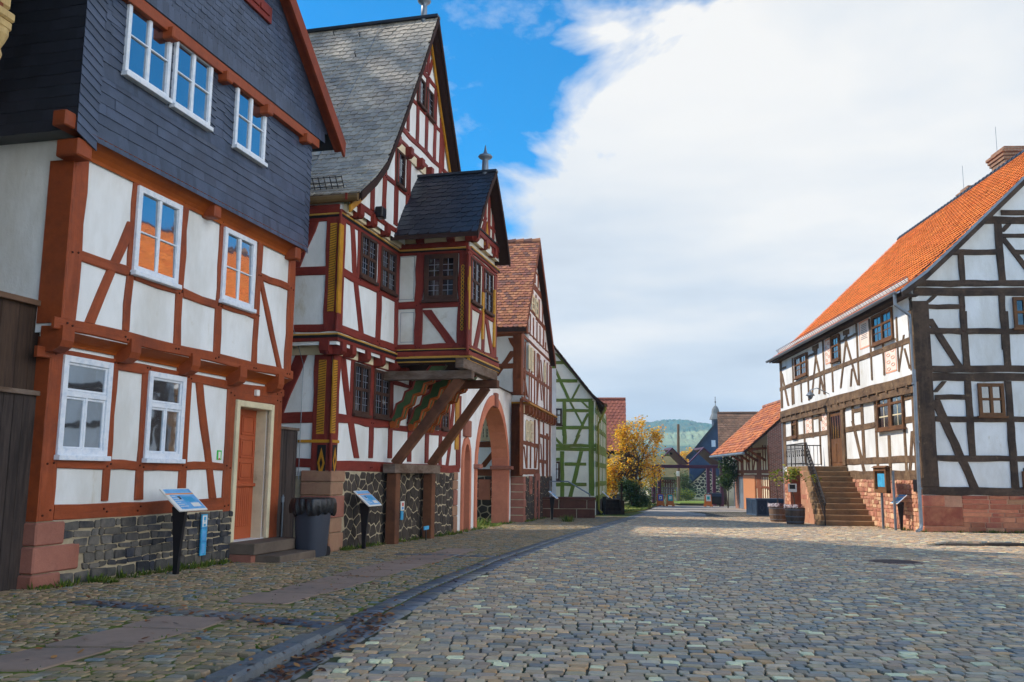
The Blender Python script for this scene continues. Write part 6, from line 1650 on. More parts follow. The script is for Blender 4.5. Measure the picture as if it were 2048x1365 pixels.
# ---- display case
def display_case():
    f = RF; d = .75
    u0, u1, z0, z1 = wquad(f, d, [(738, 880), (812, 876), (814, 1028), (742, 1026)], 'S')
    base = f.P((u0 + u1) / 2, 0, d); base.z = gz(base.y)
    root = thing('display_case', 'brown glazed notice case on two grey steel posts before the red stone base', 'notice case', base)
    m = MB(); w = .12
    bar(m, f, u0, u0 + w, z0, z1, d - .12, d + .04); bar(m, f, u1 - w, u1, z0, z1, d - .12, d + .041); bar(m, f, u0, u1, z1 - .12, z1, d - .12, d + .039); bar(m, f, u0, u1, z0, z0 + .12, d - .12, d + .038); bar(m, f, u0 + w, u1 - w, z0 + .1, z1 - .1, d - .12, d - .05)
    m.build('case', m_winoak, root)
    m = MB(); m.prism([f.P(u0 - .06, z1, d + .1), f.P(u0 - .06, z1 + .07, d - .02), f.P(u0 - .06, z1, d - .18)], f.U * (u1 - u0 + .12)); m.build('case_roof', m_winoak, root)
    m = MB(); bar(m, f, u0 + w + .05, u1 - w - .05, z0 + .2, z1 - .2, d - .05, d - .04, .001); po = m.build('poster', m_signcyan, root)
    m = MB(); bar(m, f, u0 + w + .08, u1 - w - .3, z0 + .45, z1 - .4, d - .04, d - .036, .001); m.build('print', m_signwhite, po)
    for u in (u0 + .1, u1 + .06):
        m = MB(); bar(m, f, u - .035, u + .035, base.z - .05, z1 - .1 if u > u1 else z0, d - .22, d - .15); m.build('post', m_zinc, root)
display_case()

# ---- planters
def barrel(base, label, kind):
    root = thing('barrel_planter', label, 'planter', base, 'half barrel planters')
    m = MB(); n = 18; H_ = .66
    for i in range(n):
        a0, a1 = 2 * math.pi * (i + .03) / n, 2 * math.pi * (i + .97) / n
        prof = [(.31, 0), (.355, .22), (.375, .44), (.375, H_), (.34, H_), (.34, H_ - .1)]
        vs = [base + Vector((r * math.cos(a), r * math.sin(a), z)) for r, z in prof for a in (a0, a1)]
        m.add(vs, [(2 * k, 2 * k + 1, 2 * k + 3, 2 * k + 2) for k in range(len(prof) - 1)])
    m.build('staves', m_pot, root)
    for z, r in ((.1, .338), (.3, .37), (.56, .381)):
        m = MB(); m.lathe(base, [(r - .02, z), (r, z), (r + .005, z + .045), (r - .02, z + .045)], 24); m.build('hoop', m_hoop, root)
    m = MB(); m.lathe(base, [(.0, .58), (.335, .58), (.335, .6), (.01, .6)], 18); m.build('soil', m_bark, root)
    fl, he = MB(), MB()
    for i in range(420):
        a = R.uniform(0, 6.28); r = .36 * math.sqrt(R.random()); p = base + Vector((r * math.cos(a), r * math.sin(a), H_ + R.uniform(-.05, .12)))
        q = fl if (math.cos(a - (3.6 if kind else 3.4)) > .35) else he
        leaf(q, p, R.uniform(.016, .032), .8)
    for i in range(120):
        a = R.uniform(2.6, 4.6); p = base + Vector((.40 * math.cos(a), .40 * math.sin(a), H_ + R.uniform(-.02, .13))); leaf(fl, p, R.uniform(.02, .034), .8)
    fl.build('white_flowers', m_flowerw, root); he.build('heather', m_heather, root)
    st = MB()
    if kind:
        top = base + Vector((-.16, .0, 1.75)); st.tube([base + ZV * .55, base + Vector((-.02, 0, 1.0)), top], [.028, .022, .018], 7)
        lf = MB()
        for k in range(9):
            a = R.uniform(0, 6.28); e = top + Vector((math.cos(a) * .5, math.sin(a) * .5, R.uniform(-.05, .3))); st.tube([top, (top + e) / 2 + ZV * .08, e], [.014, .010, .006], 5)
        for k in range(34):
            cc = top + Vector((R.gauss(0, .3), R.gauss(0, .3), R.uniform(-.12, .38)))
            for i in range(9): leaf(lf, cc + Vector((R.gauss(0, .07), R.gauss(0, .07), R.gauss(0, .07))), R.uniform(.05, .085), .8)
        lf.build('crown', m_leaflime, root)
        t = MB(); c = base + Vector((-.12, -.16, 1.42)); t.bbox(c, Vector((.17, 0, 0)), Vector((0, .006, 0)), ZV * .16, .004); tg = t.build('tag', m_signwhite, root)
        t = MB(); t.bbox(c + Vector((0, -.008, .04)), Vector((.11, 0, 0)), Vector((0, .003, 0)), ZV * .085, .001); t.build('picture', m_signblack, tg)
    else:
        top = base + Vector((-.1, 0, 2.2)); st.tube([base + ZV * .55, base + Vector((.0, 0, 1.2)), top], [.02, .015, .008], 6)
        lf = MB()
        for k in range(8):
            b0 = base + Vector((-.03, 0, R.uniform(1.0, 2.1))); e = b0 + Vector((R.gauss(0, .28), R.gauss(0, .28), R.uniform(.1, .35))); st.tube([b0, e], [.008, .004], 4)
            for i in range(5): leaf(lf, b0.lerp(e, R.random()), R.uniform(.03, .05), .8)
        lf.build('crown', m_heather, root)
    st.build('stem', m_bark, root)
barrel(G(1591, 1050), 'half barrel planter with white flowers and a small leafy tree below the stone landing', True)
barrel(G(1557, 1045), 'half barrel planter with white flowers and a bare thin sapling beside the blue box', False)
def blue_box():
    c = G(1514, 1032); x = Vector((.99, .1, 0)); y = Vector((-.1, .99, 0)).normalized()
    root = thing('trough_planter', 'dark blue panelled metal trough by the small outbuilding', 'planter', c)
    w, l, h = 1.75, 1.5, .88
    f1 = Fac(c, x); f2 = Fac(c, -y)
    m = MB(); m.prism([c, c + x * w, c + x * w + y * l, c + y * l], ZV * h); m.build('body', m_planter, root)
    m = MB()
    for ff, L in ((f1, (0, w)), (f2, (-l, 0))):
        a, b = L
        z = c.z
        bar(m, ff, a, b, z + h - .08, z + h + .02, -.02, .03); bar(m, ff, a, b, z, z + .08, -.02, .03)
        k = 3 if b - a > 1.6 else 2
        for i in range(k + 1):
            u = a + (b - a) * i / k; bar(m, ff, max(a, u - .05), min(b, u + .05), z + .06, z + h - .05, -.02, .025)
        for i in range(k):
            u = a + (b - a) * (i + .5) / k; diamond(m, ff, u, z + h * .48, .14, .2, .004, .7)
    m.build('mouldings', M('faded_blue', (66, 84, 104), (54, 70, 90), var=.12, rough=.5, bump=.1), root)
blue_box()
def tree(name, label, cat, base, h, crowns, mleaf, nclus, nleaf, ls, trunk=.12, stems=1, group=None, bark=None, spread=.5, cr=.45):
    """trunk and limbs as tapered tubes, crown as many leaf-sized faces in clumps; crowns: (dx,dy,z,rx,ry,rz)"""
    root = thing(name, label, cat, base, group)
    tb = MB(); lf = MB()
    tips = []
    for s in range(stems):
        a = 6.28 * s / stems + .5; top = base + Vector((math.cos(a) * spread * (stems > 1), math.sin(a) * spread * (stems > 1), h * R.uniform(.55, .75)))
        mid = base.lerp(top, .5) + Vector((R.gauss(0, .06), R.gauss(0, .06), 0)) * h * .2
        tb.tube([base - ZV * .1 + (top - base) * 0, mid, top], [trunk, trunk * .7, trunk * .25], 7); tips.append((mid, top))
    for k in range(nclus):
        c = R.choice(crowns)
        while True:
            p = Vector((R.uniform(-1, 1), R.uniform(-1, 1), R.uniform(-1, 1)))
            if .25 < p.length < 1: break
        q = base + Vector((c[0] + p.x * c[3], c[1] + p.y * c[4], c[2] + p.z * c[5]))
        if k % 4 == 0:
            m_, t_ = R.choice(tips); s0 = m_.lerp(t_, R.random()); tb.tube([s0, (s0 + q) / 2 + ZV * .1, q], [trunk * .28, trunk * .16, trunk * .05], 4, False)
        rr = cr * R.uniform(.6, 1.3)
        for i in range(nleaf): leaf(lf, q + Vector((R.gauss(0, rr), R.gauss(0, rr), R.gauss(0, rr * .8))) * .6, ls * R.uniform(.6, 1.3), .9)
    tb.build('trunk', bark or m_bark, root); lf.build('crown', mleaf, root)
    return root
TB = AT(1268, 990, 64); TB.z = gz(64)
tree('maple_tree', 'golden yellow autumn tree on the grass beside the far street end', 'tree', TB, 6.4, [(-.2, 0, 3.6, 1.5, 1.4, 1.6), (.9, 0, 4.2, 1.2, 1.2, 1.5), (-1.1, 0, 2.4, 1.0, 1.0, 1.3), (.3, 0, 5.6, .8, .8, .8), (1.5, .2, 3.2, .9, .9, 1.1), (-.7, 0, 5.0, .6, .6, 1.1), (1.6, 0, 5.1, .45, .5, .6), (-1.5, 0, 2.6, .8, .9, 1.0), (-1.55, 0, 2.2, .7, .8, .9), (-1.8, -.3, 2.3, .7, .9, 1.1), (-1.9, -.3, 1.9, .6, .7, .8), (-.5, 0, 4.7, .7, .7, 1.0), (0, -.2, 3.2, 1.2, .9, 1.5),  (.6, 0, 2.2, 1.3, 1.2, .9), (-1.5, 0, 1.6, .6, .7, .7)], m_leafyellow, 400, 25, .08, .13, 4, spread=.7, cr=.40)
p = AT(1266, 990, 62.5); p.z = gz(62.5); tree('shrub', 'dark green bushy shrub at the foot of the yellow tree', 'shrub', p, 2.0, [(0, 0, 1.0, .95, .7, .95), (.5, 0, .6, .7, .6, .6), (-.4, 0, 1.5, .5, .5, .5)], m_leafdark, 150, 30, .07, .04, 4, spread=.4, cr=.32)
gm = MB(); P = [G(1247, 1029), G(1290, 1022), G(1312, 1013), G(1300, 1006), G(1262, 1006), G(1243, 1015)]; gm.prism([q + ZV * .05 for q in P], ZV * .06); tag(gm.build('lawn', M('lawn_grass', (104, 120, 48), (136, 122, 56), var=.2, scale=8, rough=.95, bump=.5, bscale=40, patch=.5, pscale=.8)), kind='structure')
gr = MB()
for i in range(600):
    a, b, c = R.choice(P), R.choice(P), R.choice(P); s, t = R.random(), R.random()
    q = a.lerp(b, s).lerp(c, t); q = Vector((q.x, q.y, q.z + .1)); tuft(gr, q, .1, 4, .12)
tag(gr.build('grass', m_grassb), 'short lawn grass with yellow leaves under the autumn tree', 'grass', kind='stuff')

def roofhouse(root, f, u0, u1, zg, ze, depth, zr, over, mw, mr, tile=(.4, .34), kind='slate', face='eave', lift=.03):
    """house whose eaves side lies in facade f: wall box, roof with real tiles on the side facing out"""
    w = MB(); w.prism([f.P(u0, zg - .6, 0), f.P(u1, zg - .6, 0), f.P(u1, ze, 0), f.P(u0, ze, 0)], f.N * -depth)
    for u in (u0, u1 - .02): w.prism([f.P(u, ze - .05, 0), f.P(u, zr - .15, -depth / 2), f.P(u, ze - .05, -depth)], f.U * .02)
    w.build('wall', mw, root)
    n = Vector((0, 0, 0)); L = math.hypot(depth / 2 + over, zr - ze)
    s = ((depth / 2 + over) / L, (zr - ze) / L)
    def fn(a, b, h): return f.P(a, ze + .05 + b * s[1] + h * s[0], over - b * s[0] + h * s[1])
    m = MB(); m.prism([fn(u0 - .4, 0, -.005), fn(u0 - .4, L, -.005), f.P(u0 - .4, ze + .05, -depth - over), f.P(u0 - .4, ze - .1, -depth - over), f.P(u0 - .4, zr - .12, -depth / 2), f.P(u0 - .4, ze - .1, over)], f.U * (u1 - u0 + .8)); rf = m.build('roof', m_soffit, root)
    m = MB(); shingles(m, fn, u0 - .42, u1 + .42, 0, L, tile[0], tile[1], None, kind, lift, lo=1.3); m.build('roof_tiles', mr, rf)
    m = MB(); m.tube([fn(u0 - .4, L, .02), fn(u1 + .4, L, .02)], .13, 8); m.build('ridge_tiles', mr, rf)
    return rf
m_tilered = M('red_pan_tile', (142, 84, 66), (126, 72, 60), var=.1, rough=.75, bump=.1, isl=.12)
# red-roofed house behind the tree
def red_roof_house():
    Y = 71.; a = AT(1170, 905, Y); b = AT(1251, 905, Y)
    f = Fac(Vector((b.x, Y, 0)), Vector((1, -.125, 0)), 'P')
    root = thing('farm_house', 'timbered farm house with plain red tiled roof behind the yellow tree', 'house', f.P(0, gz(Y)))
    ze = f.uz(1240, 904, .4)[1]; zr = AT(1240, 800, Y + 3.6).z
    roofhouse(root, f, -8, -.35, gz(Y), ze, 7.2, zr, .4, m_cream, m_tilered, (.32, .36), 'pan', .04)
    g = Frame(f, 0, .04)
    zg = gz(Y)
    for z in (zg + .9, zg + 1.9, ze - .12): g.beam(-8, z, -.35, z, .09, .09)
    for i in range(9): g.beam(-7.9 + i * .94, zg + .9, -7.9 + i * .94, ze, .08, .08, True)
    g.done(root, m_dark)
    m = MB(); bar(m, f, -8, -.3, zg - .5, zg + .85, -.2, .06); m.build('plinth', m_basalt, root)
    for x in (-2.3, -4.6): window(root, f, x - .4, x + .4, zg + 2.0, zg + 2.9, .03, m_winbrown, m_glassdark, .08, .05, v=[(.5, 0, 1, .06)])
red_roof_house()
# small outbuilding with the deep eaves
def outbuilding():
    O = AT(1538.5, 1000, 60.); f = Fac(Vector((O.x, 60, 0)), -hdir(1108), 'T6'); zg = gz(62); LEN = 10.8
    g2 = Fac(f.P(0, 0), f.U.cross(ZV) * -1 if False else Vector((-f.U.y, f.U.x, 0)), 'T6')
    root = thing('outbuilding', 'small brick and timber outbuilding with deep orange tiled eaves', 'outbuilding', f.P(-LEN / 2, zg))
    ov = 1.6
    ze = f.uz(450, 628, ov)[1]; zr = 6.75; ur = 4.4
    ztop = ze + ov * (zr - ze) / (ur + .0)
    w = MB(); wall(w, f, None, 0, [(-LEN, ztop), (0, ztop)], zg - .5); wall(w, Fac(f.P(-LEN, 0), f.N), None, 0, [(-6, zr - 1), (-ur + ov, zr - .1), (0, ztop - .1)], zg - .5); w.build('wall', m_cream, root)
    q = Frame(f, 0, .04)
    zmid = f.uz(550, 828)[1]; zm2 = f.uz(550, 855)[1]
    q.beam(-LEN, zmid, 0, zmid, .12, .12); q.beam(-LEN, zm2 - .1, 0, zm2 - .1, .08, .08); q.beam(-LEN, ztop - .15, 0, ztop - .15, .1, .1)
    q.V(432, 640, 432, 1190, 26); q.V(600, 640, 603, 1095, 44); q.V(590, 860, 590, 980, 24); q.H(560, 985, 710, 988, 22)
    for x in (385, 470, 530, 640, 665, 690, 500): q.V(x, 560, x, 820, 7)
    for x in (570, 620, 640, 662, 685, 705): q.V(x, 870, x, 1095, 7)
    q.D(480, 700, 500, 815, 10); q.D(560, 690, 540, 815, 10); q.done(root, m_brown)
    m = MB(); u0, u1, z0, z1 = wquad(f, .06, [(440, 868), (555, 866), (555, 1190), (440, 1195)]); bar(m, f, u0, u1, zg - .1, z1, 0, .06); m.build('door', M('tan_door', (190, 126, 84), var=.06, rough=.6), root)
    m = MB(); u0, u1, z0, z1 = wquad(f, .06, [(388, 880), (440, 876), (442, 1195), (395, 1195)]); bar(m, f, u0, u1, zg - .1, z1, 0, .04); m.build('door', m_zinc, root, label='grey metal side door')
    m = MB(); bar(m, f, -LEN, u0 - .02, zg - .2, zmid - .3, -.2, .08); m.build('brick_pier', m_brick, root)
    # near gable in brick
    b = MB(); wall(b, g2, None, 0, [(0, ztop - .05), (ur - ov, zr - .05), (7, zr - 2.6)], zg - .6); wall(b, g2, None, -.35, [(0, ztop), (ur - ov, zr), (7, zr - 2.5)], zg - .5); b.build('brick_gable', m_brick, root)
    m = MB(); bar(m, g2, 1.6, 2.6, zg - .2, zg + 3.4, -.1, .06); m.build('gable_door', m_red, root)
    n = 5
    for i in range(n):
        u = -.3 - i * (LEN - .8) / (n - 1); m = MB(); a, c = f.P(u, ze - .55, .06), f.P(u, ze + .25, ov - .25); m.tube([a, c], .085, 4); m.tube([f.P(u, ze + .28, 0), f.P(u, ze + .16, ov - .1)], .08, 4); m.build('eaves_bracket', m_brown, root)
    L = math.hypot(ur, zr - ze); s = (ur / L, (zr - ze) / L)
    fn = lambda a, bb, h: f.P(a, ze + bb * s[1] + h * s[0], ov - bb * s[0] + h * s[1])
    m = MB(); m.prism([fn(-LEN - 2, 0, -.1), fn(-LEN - 2, 0, -.005), fn(-LEN - 2, L, -.005), f.P(-LEN - 2, ze, ov - 2 * ur), f.P(-LEN - 2, zr - .3, ov - ur)], f.U * (LEN + 2)); rf = m.build('roof', m_soffit, root)
    m = MB(); shingles(m, fn, -LEN - 2.02, .02, 0, L, .5, .32, None, 'plain', .05, lo=1.4); m.build('roof_tiles', M('orange_brown_tile', (176, 104, 62), var=.12, rough=.8, bump=.2, isl=.16, palette=[(184, 108, 62), (166, 94, 62), (196, 122, 70), (150, 88, 64), (176, 112, 76)]), rf)
    m = MB(); i = 0
    while i * .42 < LEN + 2: m.tube([fn(-LEN - 2 + i * .42, L, .04), fn(-LEN - 2 + i * .42 + .44, L, .02)], [.15, .12], 7); i += 1
    m.build('ridge_tiles', m_tileold, rf)
    m = MB(); m.tube([fn(.02, -.05, -.06), fn(-LEN - 2, -.05, -.06)], .09, 8); m.tube([fn(-LEN - 1.9, -.05, -.1), f.P(-LEN - .3, ze - .9, .3), f.P(-LEN - .1, ze - 1.3, .1), f.P(-LEN - .1, zg, .1)], .06, 7); m.build('gutter', m_zinc, root)
outbuilding()
# barn behind it
def barn():
    Y = 84.; f = Fac(Vector((AT(1446, 900, Y).x, Y, 0)), Vector((1, -.225, 0)), 'K')
    root = thing('barn', 'barn with mottled brown tile roof behind the orange-tiled outbuilding', 'barn', f.P(3, gz(Y)))
    ze = f.uz(1300, 650, .3)[1]; zr = AT(1437, 828, Y + 4).z
    roofhouse(root, f, 0, 16, gz(Y), ze, 8, zr, .3, m_cream, m_tilemoss, (.36, .34), 'plain', .05)
    m = MB()
    for a, b in ((.4, ze), ): m.prism([f.P(-.36, ze - .1, .35), f.P(-.36, zr + .1, -4), f.P(-.36, zr - .3, -4), f.P(-.36, ze - .5, .35)], f.U * -.06)
    m.build('bargeboard', m_winoak, root)
    g = Frame(f, 0, .05)
    for u in (.1, 1.2, 2.4, 3.4): g.beam(u, gz(Y), u, ze, .12, .12, True)
    g.beam(0, 2, 4, 2, .12, .12); g.done(root, m_dark)
    m = MB(); c = f.P(1.9, gz(Y), .8); m.bbox(c + ZV * .3, f.U * .9, f.N * .4, ZV * .35, .05); m.build('stone_step', m_stepgrey, root)
barn()
p = AT(1456, 1002, 70.); p.z = gz(70)
tree('climbing_plant', 'green climbing plant hanging at the outbuilding corner under the eaves', 'plant', p, 3.6, [(0, 0, 3.3, .6, .4, .7), (.1, 0, 2.5, .55, .4, .7), (-.1, 0, 1.9, .3, .3, .4)], m_leafgreen, 110, 26, .08, .04, 2, spread=.2, cr=.32)
# steel shelter
def shelter():
    Y = 78.; zg = gz(Y); f = Fac(Vector((AT(1024, 900, Y).x, Y, 0)), Vector((1, 0, 0)), 'K')
    root = thing('steel_shelter', 'purple steel frame shelter with two folded gable roofs across the street end', 'shelter', f.P(f.uz(900, 1100)[0], zg))
    dp = 3.2
    zb = f.uz(900, 790)[1]; ul, ur = f.uz(630, 900)[0], f.uz(1197, 900)[0]
    for u, d in ((ul, 0), (ul, -dp), (f.uz(1140, 900)[0], -dp * .9), (ur, 0), (f.uz(1166, 900)[0], -dp * .5)):
        m = MB(); bar(m, f, u - .14, u + .14, zg, zb, d - .14, d + .14); m.build('post', m_purple, root)
    for d in (0, -dp):
        m = MB(); bar(m, f, ul - 2.2, ur + .1, zb - .12, zb + .14, d - .12, d + .12); m.build('beam', m_purple, root)
    for (xa, ya), (xb, yb), (xc, yc) in (((650, 722), (742, 632), (885, 772)), ((893, 768), (1028, 630), (1190, 772))):
        pts = [f.uz(x, y) for x, y in ((xa, ya), (xb, yb), (xc, yc))]
        for k in range(2):
            (u0, z0), (u1, z1) = pts[k], pts[k + 1]
            m = MB(); t = .13 if k == 0 else .16; m.prism([f.P(u0, z0, .3), f.P(u1, z1, .3), f.P(u1, z1 + t, .3), f.P(u0, z0 + t, .3)], f.N * -(dp * (.12 if k == 0 else 1.3))); m.build('roof_panel', m_purple, root)
    m = MB(); u = f.uz(735, 660)[0]; bar(m, f, u - .12, u + .12, zb + 1.0, zb + 1.2, -.2, .1); m.build('lamp', m_signblack, root)
shelter()
def aboard(x, y, mp, label):
    Y = 76.; f = Fac(Vector((AT(x, y, Y).x, Y, 0)), Vector((1, .05, 0)), 'P'); zg = gz(Y)
    root = thing('sandwich_board', label, 'sandwich board', f.P(0, zg), 'orange sandwich boards')
    for s in (1, -1):
        m = MB(); w = .27
        m.prism([f.P(-w, zg + .1, .22 * s), f.P(w, zg + .1, .22 * s), f.P(w, zg + 1.0, .02 * s), f.P(-w, zg + 1.0, .02 * s)], f.N * .02); bo = m.build('board', m_orangeboard, root)
        for q in (-1, 1):
            m = MB(); m.prism([f.P(q * w - .05, zg, .25 * s), f.P(q * w + .05, zg, .25 * s), f.P(q * w + .05, zg + .16, .21 * s), f.P(q * w - .05, zg + .16, .21 * s)], f.N * .03); m.build('leg', m_orangeboard, root)
        if s > 0:
            m = MB(); m.prism([f.P(-.2, zg + .45, .17), f.P(.2, zg + .45, .17), f.P(.2, zg + .96, .06), f.P(-.2, zg + .96, .06)], f.N * .012); po = m.build('poster', mp[0], bo)
            m = MB(); m.prism([f.P(-.12, zg + .58, .158), f.P(.1, zg + .58, .158), f.P(.12, zg + .84, .1), f.P(-.1, zg + .84, .1)], f.N * .012); m.build('print', mp[1], po)
aboard(1320.5, 1000, (m_blueprint, m_signwhite), 'orange sandwich board with dark blue poster at the left shelter post')
aboard(1340, 1000, (m_teal, m_signwhite), 'orange sandwich board with turquoise poster right of the blue one')
aboard(1416, 1000, (m_signwhite, m_teal), 'orange sandwich board with pale green and white poster beside the dark bin')
def far_bin():
    b = AT(1429.5, 1000, 77.); b.z = gz(77)
    root = thing('wheelie_bin', 'dark wheelie bin with domed lid under the purple shelter', 'bin', b)
    m = MB(); m.prism([b + Vector((-.5, -.3, .2)), b + Vector((.5, -.3, .2)), b + Vector((.5, .4, .2)), b + Vector((-.5, .4, .2))], ZV * .65); m.build('body', m_signblack, root)
    m = MB(); m.prism([b + Vector((-.56, -.36, .84)), b + Vector((-.5, -.1, 1.1)), b + Vector((-.5, .3, 1.12)), b + Vector((-.56, .45, .86))], Vector((1.08, 0, 0))); m.build('lid', m_bag, root)
    for s in (-.4, .4):
        m = MB(); m.tube([b + Vector((s - .05, -.1, .11)), b + Vector((s + .05, -.1, .11))], .11, 10); m.build('wheel', m_signblack, root)
far_bin()
pb = AT(1357, 995, 92.); pb.z = gz(92)
m = MB(); tp = AT(1356.5, 849, 92.); m.tube([pb - ZV * .3, tp], [.17, .13], 10)
root = thing('wooden_pole', 'tall bare wooden pole rising behind the purple shelter', 'pole', pb); m.build('shaft', m_pole, root)
m = MB(); c = AT(1356, 948, 91.7); m.bbox(c, Vector((.16, 0, 0)), Vector((0, .03, 0)), ZV * .25, .01); m.build('plate', m_signwhite, root)
# slate chapel with ridge turret and rubble wing
def chapel():
    Y = 112.; f = Fac(Vector((AT(1425, 900, Y).x, Y, 0)), Vector((1, -.225, 0)), 'K'); zg = gz(Y)
    root = thing('slate_chapel', 'dark blue slate clad chapel gable with small ridge turret beyond the shelter', 'chapel', f.P(f.uz(1050, 1000)[0], zg))
    pts = [f.uz(x, y) for x, y in ((875, 700), (940, 640), (1030, 525), (1150, 385))]
    uc, zc = f.uz(1165, 368)
    prof = [(u, z) for u, z in pts] + [(uc, zc)]
    full = mirror_profile(prof, uc)
    wl = f.uz(902, 800)[0]; wr = 2 * uc - wl
    def zt(u):
        for a, b in zip(full, full[1:]):
            if a[0] <= u <= b[0]: return a[1] + (b[1] - a[1]) * (u - a[0]) / (b[0] - a[0])
        return zc
    w = MB(); wall(w, f, None, 0, [(wl, zt(wl))] + [p for p in full if wl < p[0] < wr] + [(wr, zt(wr))], zg - .5); wall(w, Fac(f.P(wl, 0), f.N), None, 0, [(-14, zt(wl)), (0, zt(wl))], zg - .5); mbs = M('blue_slate_far', (62, 76, 100), (54, 66, 90), var=.1, isl=.06, rough=.55, bump=0); w.build('wall', mbs, root)
    s = MB(); shingles(s, lambda a, b, h: f.P(a, b, h), wl, wr, zg, zc, .3, .24, lambda a, b: b < zt(a) - .4 and a < uc + 1, 'slate', .03); s.build('slate_cladding', mbs, root)
    rm = MB(); roof_slab(rm, f, full, .3, -14, .16); root_rf = rm.build('roof', m_slated, root)
    bb = MB()
    for a, b in zip(prof, prof[1:]): bb.prism([f.P(a[0], a[1] + .05, .3), f.P(b[0], b[1] + .05, .3), f.P(b[0], b[1] - .35, .3), f.P(a[0], a[1] - .35, .3)], f.N * .06)
    bb.build('bargeboard', m_slated, root)
    u0, u1, z0, z1 = wquad(f, .1, [(1105, 550), (1142, 550), (1142, 610), (1105, 610)]); window(root, f, u0, u1, z0, z1, .05, m_winwhite, m_glassdark, .22, .06, v=[(.5, 0, 1, .2)], h=[(.6, 0, 1, .14)])
    ut = f.uz(1142, 300)[0]; c = f.P(ut, 0, -.6); zb, z1, z2, zt2 = f.uz(1142, 400)[1], f.uz(1142, 352)[1], f.uz(1142, 228)[1], f.uz(1142, 150)[1]
    m = MB(); m.lathe(c, [(.5, zb - 2.2), (.5, z1)], 8); tu = m.build('turret', m_slatew, root)
    m = MB(); m.lathe(c, [(.78, z1 - .1), (.70, z1 + (z2 - z1) * .12), (.50, z1 + (z2 - z1) * .38), (.48, z1 + (z2 - z1) * .55), (.44, z1 + (z2 - z1) * .68), (.26, z1 + (z2 - z1) * .88), (.04, z2)], 8); m.build('turret_roof', M('grey_turret_slate', (112, 116, 116), var=.1, bump=.1), tu)
    m = MB(); m.tube([c + ZV * z2, c + ZV * zt2], .035, 5); m.lathe(c, [(.03, z2 + .3), (.12, z2 + .4), (.03, z2 + .5)], 8); m.build('weather_vane', m_iron, tu)
    # rubble wing
    w = MB(); a, b, c_, d = f.uz(905, 960, 3), f.uz(1065, 808, 3), f.uz(1135, 865, 3), zg
    ring = [f.P(a[0], zg - .4, 3), f.P(c_[0] + 1, zg - .4, 3), f.P(c_[0] + 1, c_[1] - .8, 3), f.P(b[0], b[1], 3), f.P(a[0], a[1], 3)]
    w.prism(ring, f.N * -3); wg = w.build('stone_wing', m_cream, root)
    st = MB(); kf = lambda u, z: z < (a[1] + (b[1] - a[1]) * (u - a[0]) / (b[0] - a[0]) if u < b[0] else b[1] - (u - b[0]) * .8) - .15
    voronoi_stones(st, lambda u, z, h: f.P(u, z, 3 + h), a[0], c_[0] + 1, zg, b[1], 0.46, .36, .04, gap=.06, keep=kf); st.build('rubble_stones', m_basalt2, wg)
    m = MB(); m.prism([f.P(a[0] - .2, a[1], 3.2), f.P(b[0], b[1] + .15, 3.2), f.P(b[0], b[1] - .1, 3.2), f.P(a[0] - .2, a[1] - .2, 3.2)], f.N * -3.2); m.build('wing_roof', m_slated, wg)
chapel()
def thatched():
    Y = 122.; f = Fac(Vector((AT(1024, 900, Y).x, Y, 0)), Vector((1, 0, 0)), 'K'); zg = gz(Y)
    u0, u1 = f.uz(600, 900)[0], f.uz(880, 900)[0]; ze = f.uz(760, 903, .5)[1]; zr = AT(1340, 913, Y + 5).z
    root = thing('thatched_house', 'low half-timbered house under a big mossy roof beyond the fence', 'house', f.P((u0 + u1) / 2, zg))
    w = MB(); w.prism([f.P(u0, zg - .5, 0), f.P(u1, zg - .5, 0), f.P(u1, ze, 0), f.P(u0, ze, 0)], f.N * -9); w.build('wall', m_cream, root)
    m = MB(); n = 8
    m.prism([f.P(u0 - .5, ze - .1, .7), f.P(u0 - .5, ze + .25, .75), f.P(u0 - .5, zr - .3, -4.2), f.P(u0 - .5, zr, -5), f.P(u0 - .5, zr - .3, -5.8), f.P(u0 - .5, ze, -10)], f.U * (u1 - u0 + 1)); m.build('roof', m_thatch, root)
    g = Frame(f, 0, .05)
    for i in range(12): u = u0 + .3 + i * (u1 - u0 - .6) / 11; g.beam(u, zg, u, ze, .13, .13, True)
    for z in (zg + .9, zg + 1.7, ze - .1): g.beam(u0, z, u1, z, .12, .12)
    for i in range(5): u = u0 + 4 + i * 2.6; g.beam(u, zg + .2, u + (1.2 if i % 2 else -1.2), ze - .1, .12, .12, True)
    g.done(root, m_brown)
thatched()
# low fences and hedges at the end of the street
def mesh_fence(x0, x1, Y, h, mat, label, step=2.2, wires=7, name='wire_fence'):
    a, b = AT(x0, 990, Y), AT(x1, 990, Y); zg = gz(Y); root = thing(name, label, 'fence', Vector(((a.x + b.x) / 2, Y, zg)), None)
    L = b.x - a.x; n = int(L / step)
    for i in range(n + 1):
        m = MB(); p = Vector((a.x + L * i / n, Y, zg)); m.tube([p, p + ZV * h], .04, 5); m.build('post', mat, root)
    m = MB()
    for i in range(wires): z = zg + h * (i + .5) / wires; m.tube([Vector((a.x, Y, z)), Vector((b.x, Y, z))], .014, 3)
    k = a.x
    while k < b.x: m.tube([Vector((k, Y, zg + .05)), Vector((k, Y, zg + h))], .012, 3); k += .22
    m.build('mesh', mat, root)
mesh_fence(1280, 1354, 88, 1.5, m_zinc, 'grey construction mesh fence behind the left shelter post')
mesh_fence(1358, 1412, 90, 1.35, m_fence_g, 'green mesh fence along the grass strip before the chapel')
